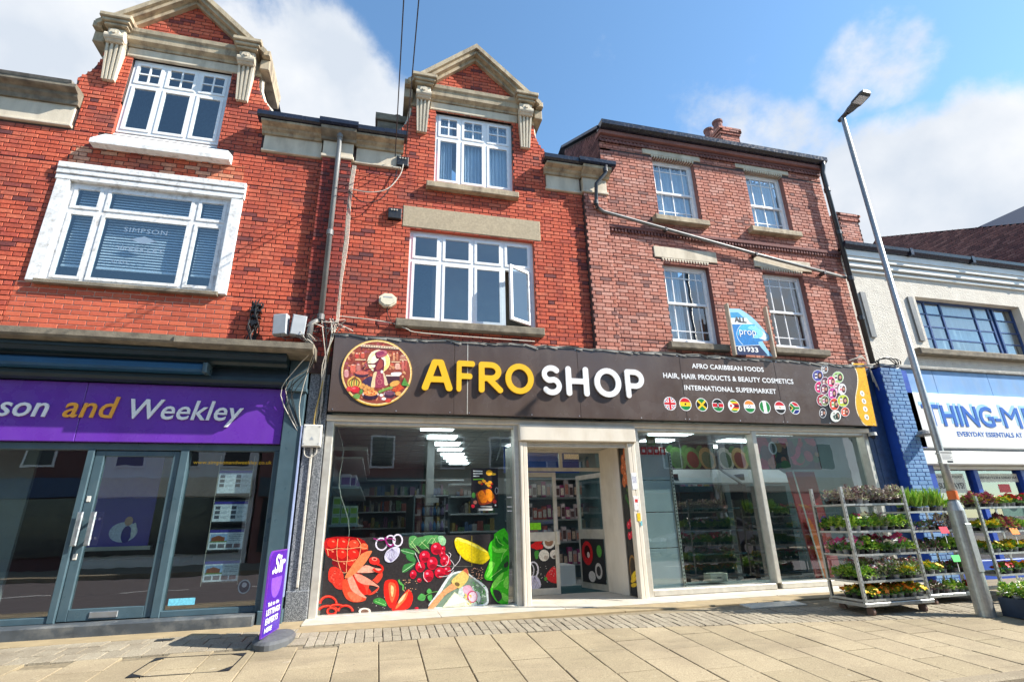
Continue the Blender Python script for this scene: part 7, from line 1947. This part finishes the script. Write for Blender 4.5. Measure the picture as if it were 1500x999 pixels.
trolley('right plant trolley partly outside the picture, yellow pansies on its shelves', 8.5, 9.6, -1.95, -1.4, [.3, .58, .87, 1.2], 1.36, zb)

def leaf_quad(mb, c, d, up, L, W, m, fold=.25):
    d = d.normalized(); s = d.cross(up)
    if s.length < 1e-3: s = Vector((1, 0, 0))
    s.normalize(); u = s.cross(d).normalized(); c = Vector(c)
    b = len(mb.v)
    mb.v += [tuple(c), tuple(c+d*L*.5+s*W*.5+u*W*fold), tuple(c+d*L-u*L*.12), tuple(c+d*L*.5-s*W*.5+u*W*fold), tuple(c+d*L*.5)]
    mb.f += [(b, b+1, b+4), (b+1, b+2, b+4), (b+2, b+3, b+4), (b+3, b, b+4)]; mb.mi += [m]*4
def bloom(mb, c, r, m, n=5):
    c = Vector(c); b = len(mb.v); nrm = Vector((random.uniform(-.6, .3), random.uniform(-1, -.2), random.uniform(.4, 1))).normalized()
    a = nrm.orthogonal().normalized(); q = nrm.cross(a)
    mb.v.append(tuple(c+nrm*r*.1))
    for i in range(n*2):
        t = math.pi*i/n; rr = r if i % 2 == 0 else r*.62; mb.v.append(tuple(c+(a*math.cos(t)+q*math.sin(t))*rr+nrm*random.uniform(.0, .35)*r))
    for i in range(n*2): mb.f.append((b, b+1+i, b+1+(i+1) % (n*2))); mb.mi.append(m)
POTM = plain('grey_plant_pot', (.3, .3, .3), .6, .2, 12); POTB = plain('black_plant_pot', (.03, .03, .03), .5, .2, 12)
def plant_mesh(kind, seed):
    random.seed(seed)
    K = {'heuchera': (['leaf_silver', 'leaf_silver', 'leaf_pale', 'leaf_purple_brown'], [], 90, .045, .035, .2, 0, 0),
         'green_bed': (['leaf_green', 'leaf_lime'], ['petal_white', 'petal_lime'], 120, .05, .036, .16, 5, .018),
         'violet_flower': (['leaf_dark_green', 'leaf_green'], ['petal_violet'], 80, .055, .04, .15, 10, .025),
         'pink_flower': (['leaf_blue_green', 'leaf_green'], ['petal_pink', 'petal_pink', 'petal_white'], 110, .05, .03, .15, 7, .045),
         'red_flower': (['leaf_dark_green', 'leaf_green'], ['petal_red'], 80, .055, .04, .14, 9, .042),
         'white_flower': (['leaf_pale', 'leaf_green', 'leaf_silver'], ['petal_white', 'petal_white', 'petal_rose'], 150, .04, .018, .2, 50, .014),
         'pansy': (['leaf_dark_green', 'leaf_green'], ['petal_yellow', 'petal_orange'], 60, .055, .04, .11, 12, .042),
         'orange_pansy': (['leaf_green', 'leaf_dark_green'], ['petal_orange', 'petal_orange', 'petal_yellow'], 60, .055, .04, .11, 12, .042),
         'yellow_pansy': (['leaf_green'], ['petal_yellow', 'petal_lime'], 60, .055, .04, .12, 14, .04),
         'coleus': (['leaf_lime', 'leaf_purple_brown', 'petal_rose'], ['petal_rose'], 110, .065, .055, .17, 5, .03),
         'daffodil': (['leaf_green', 'leaf_lime'], [], 70, .26, .022, .1, 0, 0),
         'dark_foliage': (['leaf_dark_green', 'leaf_purple_brown'], [], 60, .05, .035, .14, 0, 0),
         'lavender': (['leaf_pale', 'leaf_green', 'leaf_blue_green'], ['petal_violet', 'leaf_silver'], 90, .07, .012, .2, 14, .01)}[kind]
    leaves, pet, n, L, W, H, nb, br = K
    mb = MB(); pot = 2 if False else 0
    mb.lathe([(.036, 0), (.048, .052), (.052, .054), (.052, .062), (.046, .06)], 0, 0, 10, 0)
    nl = len(leaves)
    for i in range(n):
        if kind == 'daffodil':
            a = random.uniform(0, 6.28); t = random.uniform(.05, .5); d = Vector((math.cos(a)*t, math.sin(a)*t, 1))
            leaf_quad(mb, (random.uniform(-.03, .03), random.uniform(-.03, .03), .07), d, Vector((math.cos(a+1.5), math.sin(a+1.5), .1)), L*random.uniform(.6, 1.1), W, 1+i % nl, .1); continue
        a = random.uniform(0, 6.28); e = random.uniform(-.15, 1.45)
        r = random.uniform(.5, 1)
        d = Vector((math.cos(a)*math.cos(e), math.sin(a)*math.cos(e), math.sin(e)))
        c = Vector((d.x*.075*r, d.y*.075*r, .055+max(0, d.z)*(H-.05)*r))
        dd = (d+Vector((random.uniform(-.5, .5), random.uniform(-.5, .5), random.uniform(-.2, .6)))).normalized()
        leaf_quad(mb, c, dd, Vector((0, 0, 1)), L*random.uniform(.6, 1.15), W*random.uniform(.7, 1.2), 1+random.randrange(nl))
    for i in range(nb):
        a = random.uniform(0, 6.28); r = random.uniform(0, .08); z = H+.02+random.uniform(-.02, .02)-r*.4
        bloom(mb, (math.cos(a)*r, math.sin(a)*r, z), br*random.uniform(.8, 1.2), 1+nl+random.randrange(len(pet)))
    me = bpy.data.meshes.new(kind)
    me.from_pydata(mb.v, [], mb.f)
    me.materials.append(POTM if seed % 2 else POTB)
    for l in leaves+pet: me.materials.append(FOLI[l])
    me.polygons.foreach_set('material_index', mb.mi); me.update()
    return me
PLANTS = {}
LBL = {'heuchera': 'potted heuchera with silvery brown leaves', 'green_bed': 'potted bushy light green bedding plant', 'violet_flower': 'potted dark leaved plant with small violet flowers',
       'pink_flower': 'potted blue green plant with bright pink flowers', 'red_flower': 'potted plant with red flowers', 'white_flower': 'potted plant clouded with tiny white flowers',
       'pansy': 'potted yellow and orange pansy', 'orange_pansy': 'potted orange pansy', 'yellow_pansy': 'potted yellow flowered bedding plant', 'coleus': 'potted coleus with pink and lime leaves',
       'daffodil': 'potted clump of tall green strap leaves', 'dark_foliage': 'potted dark green and purple foliage plant', 'lavender': 'potted lavender with pale spikes'}
def put_plant(kind, x, y, z, where, s=1.0):
    if kind not in PLANTS:
        st = random.getstate(); PLANTS[kind] = [plant_mesh(kind, 31*len(PLANTS)+q) for q in range(3)]; random.setstate(st)
    o = link('potted_plant', random.choice(PLANTS[kind]), (x, y, z))
    o.rotation_euler = (0, 0, random.uniform(0, 6.28)); s *= random.uniform(.9, 1.15); o.scale = (s, s, s*random.uniform(.85, 1.15))
    tag(o, LBL[kind]+' '+where, 'plant', kind.replace('_', ' ')+' pots '+where)
random.seed(77)
def row(x0, x1, ys, z, kinds, where, step=.105, s=.96):
    n = int((x1-x0)/step)
    for j, y in enumerate(ys):
        for i in range(n):
            x = x0+(i+.5)*(x1-x0)/n
            k = kinds[min(int(i/n*len(kinds)), len(kinds)-1)] if isinstance(kinds, list) else kinds[i]
            rw = ['front row', 'second row', 'third row', 'fourth row', 'back row'][j] if len(ys) > 1 else 'single row'
            put_plant(k, x+random.uniform(-.012, .012), y+random.uniform(-.012, .012), z, rw+', '+where, s)
Y3 = (-1.97, -1.85, -1.72, -1.6)
row(6.07, 7.07, Y3[:3], 1.27, ['heuchera'], 'top shelf, nearest trolley')
row(6.07, 7.07, Y3, .93, ['green_bed', 'pink_flower', 'green_bed', 'white_flower', 'green_bed', 'green_bed'], 'second shelf, nearest trolley')
row(6.07, 7.07, Y3[3:], .935, ['violet_flower'], 'back of second shelf, nearest trolley')
row(6.07, 7.07, Y3, .645, ['pink_flower', 'green_bed', 'pink_flower', 'pink_flower', 'green_bed'], 'middle shelf, nearest trolley')
row(6.07, 7.07, Y3, .33, ['green_bed', 'white_flower', 'white_flower', 'yellow_pansy', 'white_flower'], 'fourth shelf, nearest trolley')
row(6.07, 7.07, Y3[:3], .115, ['pansy', 'pansy', 'orange_pansy', 'pansy', 'orange_pansy', 'yellow_pansy'], 'bottom shelf, nearest trolley')
row(7.46, 8.4, (-1.68, -1.55), 1.16, ['daffodil', 'daffodil', 'daffodil', 'green_bed'], 'top shelf, middle trolley')
row(7.46, 8.4, (-1.68,), .9, ['dark_foliage', 'heuchera'], 'second shelf, middle trolley')
row(7.46, 8.4, (-1.68, -1.55), .62, ['dark_foliage', 'green_bed'], 'middle shelf, middle trolley', s=.88)
row(7.46, 8.4, (-1.68, -1.55), .33, ['yellow_pansy', 'dark_foliage', 'red_flower'], 'fourth shelf, middle trolley', s=.88)
row(7.46, 8.4, (-1.68,), .08, ['dark_foliage', 'green_bed', 'red_flower'], 'bottom shelf, middle trolley', s=.9)
row(8.53, 9.57, (-1.88, -1.75), 1.2, ['coleus', 'yellow_pansy', 'red_flower'], 'top shelf, right trolley', s=.92)
row(8.53, 9.57, (-1.88, -1.75), .87, ['yellow_pansy', 'coleus', 'green_bed'], 'second shelf, right trolley', s=.88)
row(8.53, 9.57, (-1.88, -1.75), .58, ['yellow_pansy', 'yellow_pansy', 'orange_pansy'], 'third shelf, right trolley', s=.88)
row(8.53, 9.57, (-1.88,), .3, ['red_flower', 'pansy', 'orange_pansy'], 'lowest shelf, right trolley', s=.88)
# low tray trolley at the right edge
lt = thing('plant_tray', 'low dark blue tray of lavender pots on the ground at the right edge', 'tray', (8.2, -2.75, -.09))
MB().cbox(7.66, 8.95, -3.05, -2.45, -.09, .12, .015).build('tray', plain('dark_blue_tray', (.015, .03, .06), .5, .2), lt)
for x in (7.74, 8.85):
    for y in (-3.0, -2.5): MB().box(x-.03, x+.03, y-.02, y+.02, -.11, -.088).build('foot', BLACK, lt)
row(7.7, 8.92, (-2.98, -2.86, -2.74, -2.62, -2.5), .09, ['green_bed', 'lavender', 'lavender'], 'in the low tray', step=.135, s=1.05)
# price tickets on the shelves
for (x, y, z, m, lb) in ((7.93, -1.8, .9, 'petal_red', 'red price ticket on the middle trolley'), (8.02, -1.79, .52, 'petal_lime', 'green price ticket standing on the middle trolley'), (9.0, -1.98, .86, 'petal_orange', 'orange price ticket on the right trolley'), (9.25, -1.97, .5, 'petal_lime', 'pale green price ticket on the right trolley')):
    t = thing('price_ticket', lb, 'price ticket', (x, y, z-.1))
    MB().box(x-.004, x+.004, y-.002, y+.002, z-.17, z).build('stem', SIGN_WP, t)
    b = MB(); b.cbox(-.075, .075, -.002, .002, -.04, .05, .001); b.xform(Matrix.Translation((x, y-.006, z)) @ Matrix.Rotation(R(-14), 4, 'X')); b.build('ticket', plain('ticket_'+m, {'petal_red': (.75, .02, .05), 'petal_lime': (.1, .65, .15), 'petal_orange': (.85, .25, .02)}[m], .5, .05), t)
tag(MB().sideprism([(-1.2, -.04), (-.95, -.02), (-.95, .0), (-1.2, -.02)], 5.0, 5.9).build('ramp_board', ALU, None), 'pale metal ramp board lying by the nearest trolley', 'board')
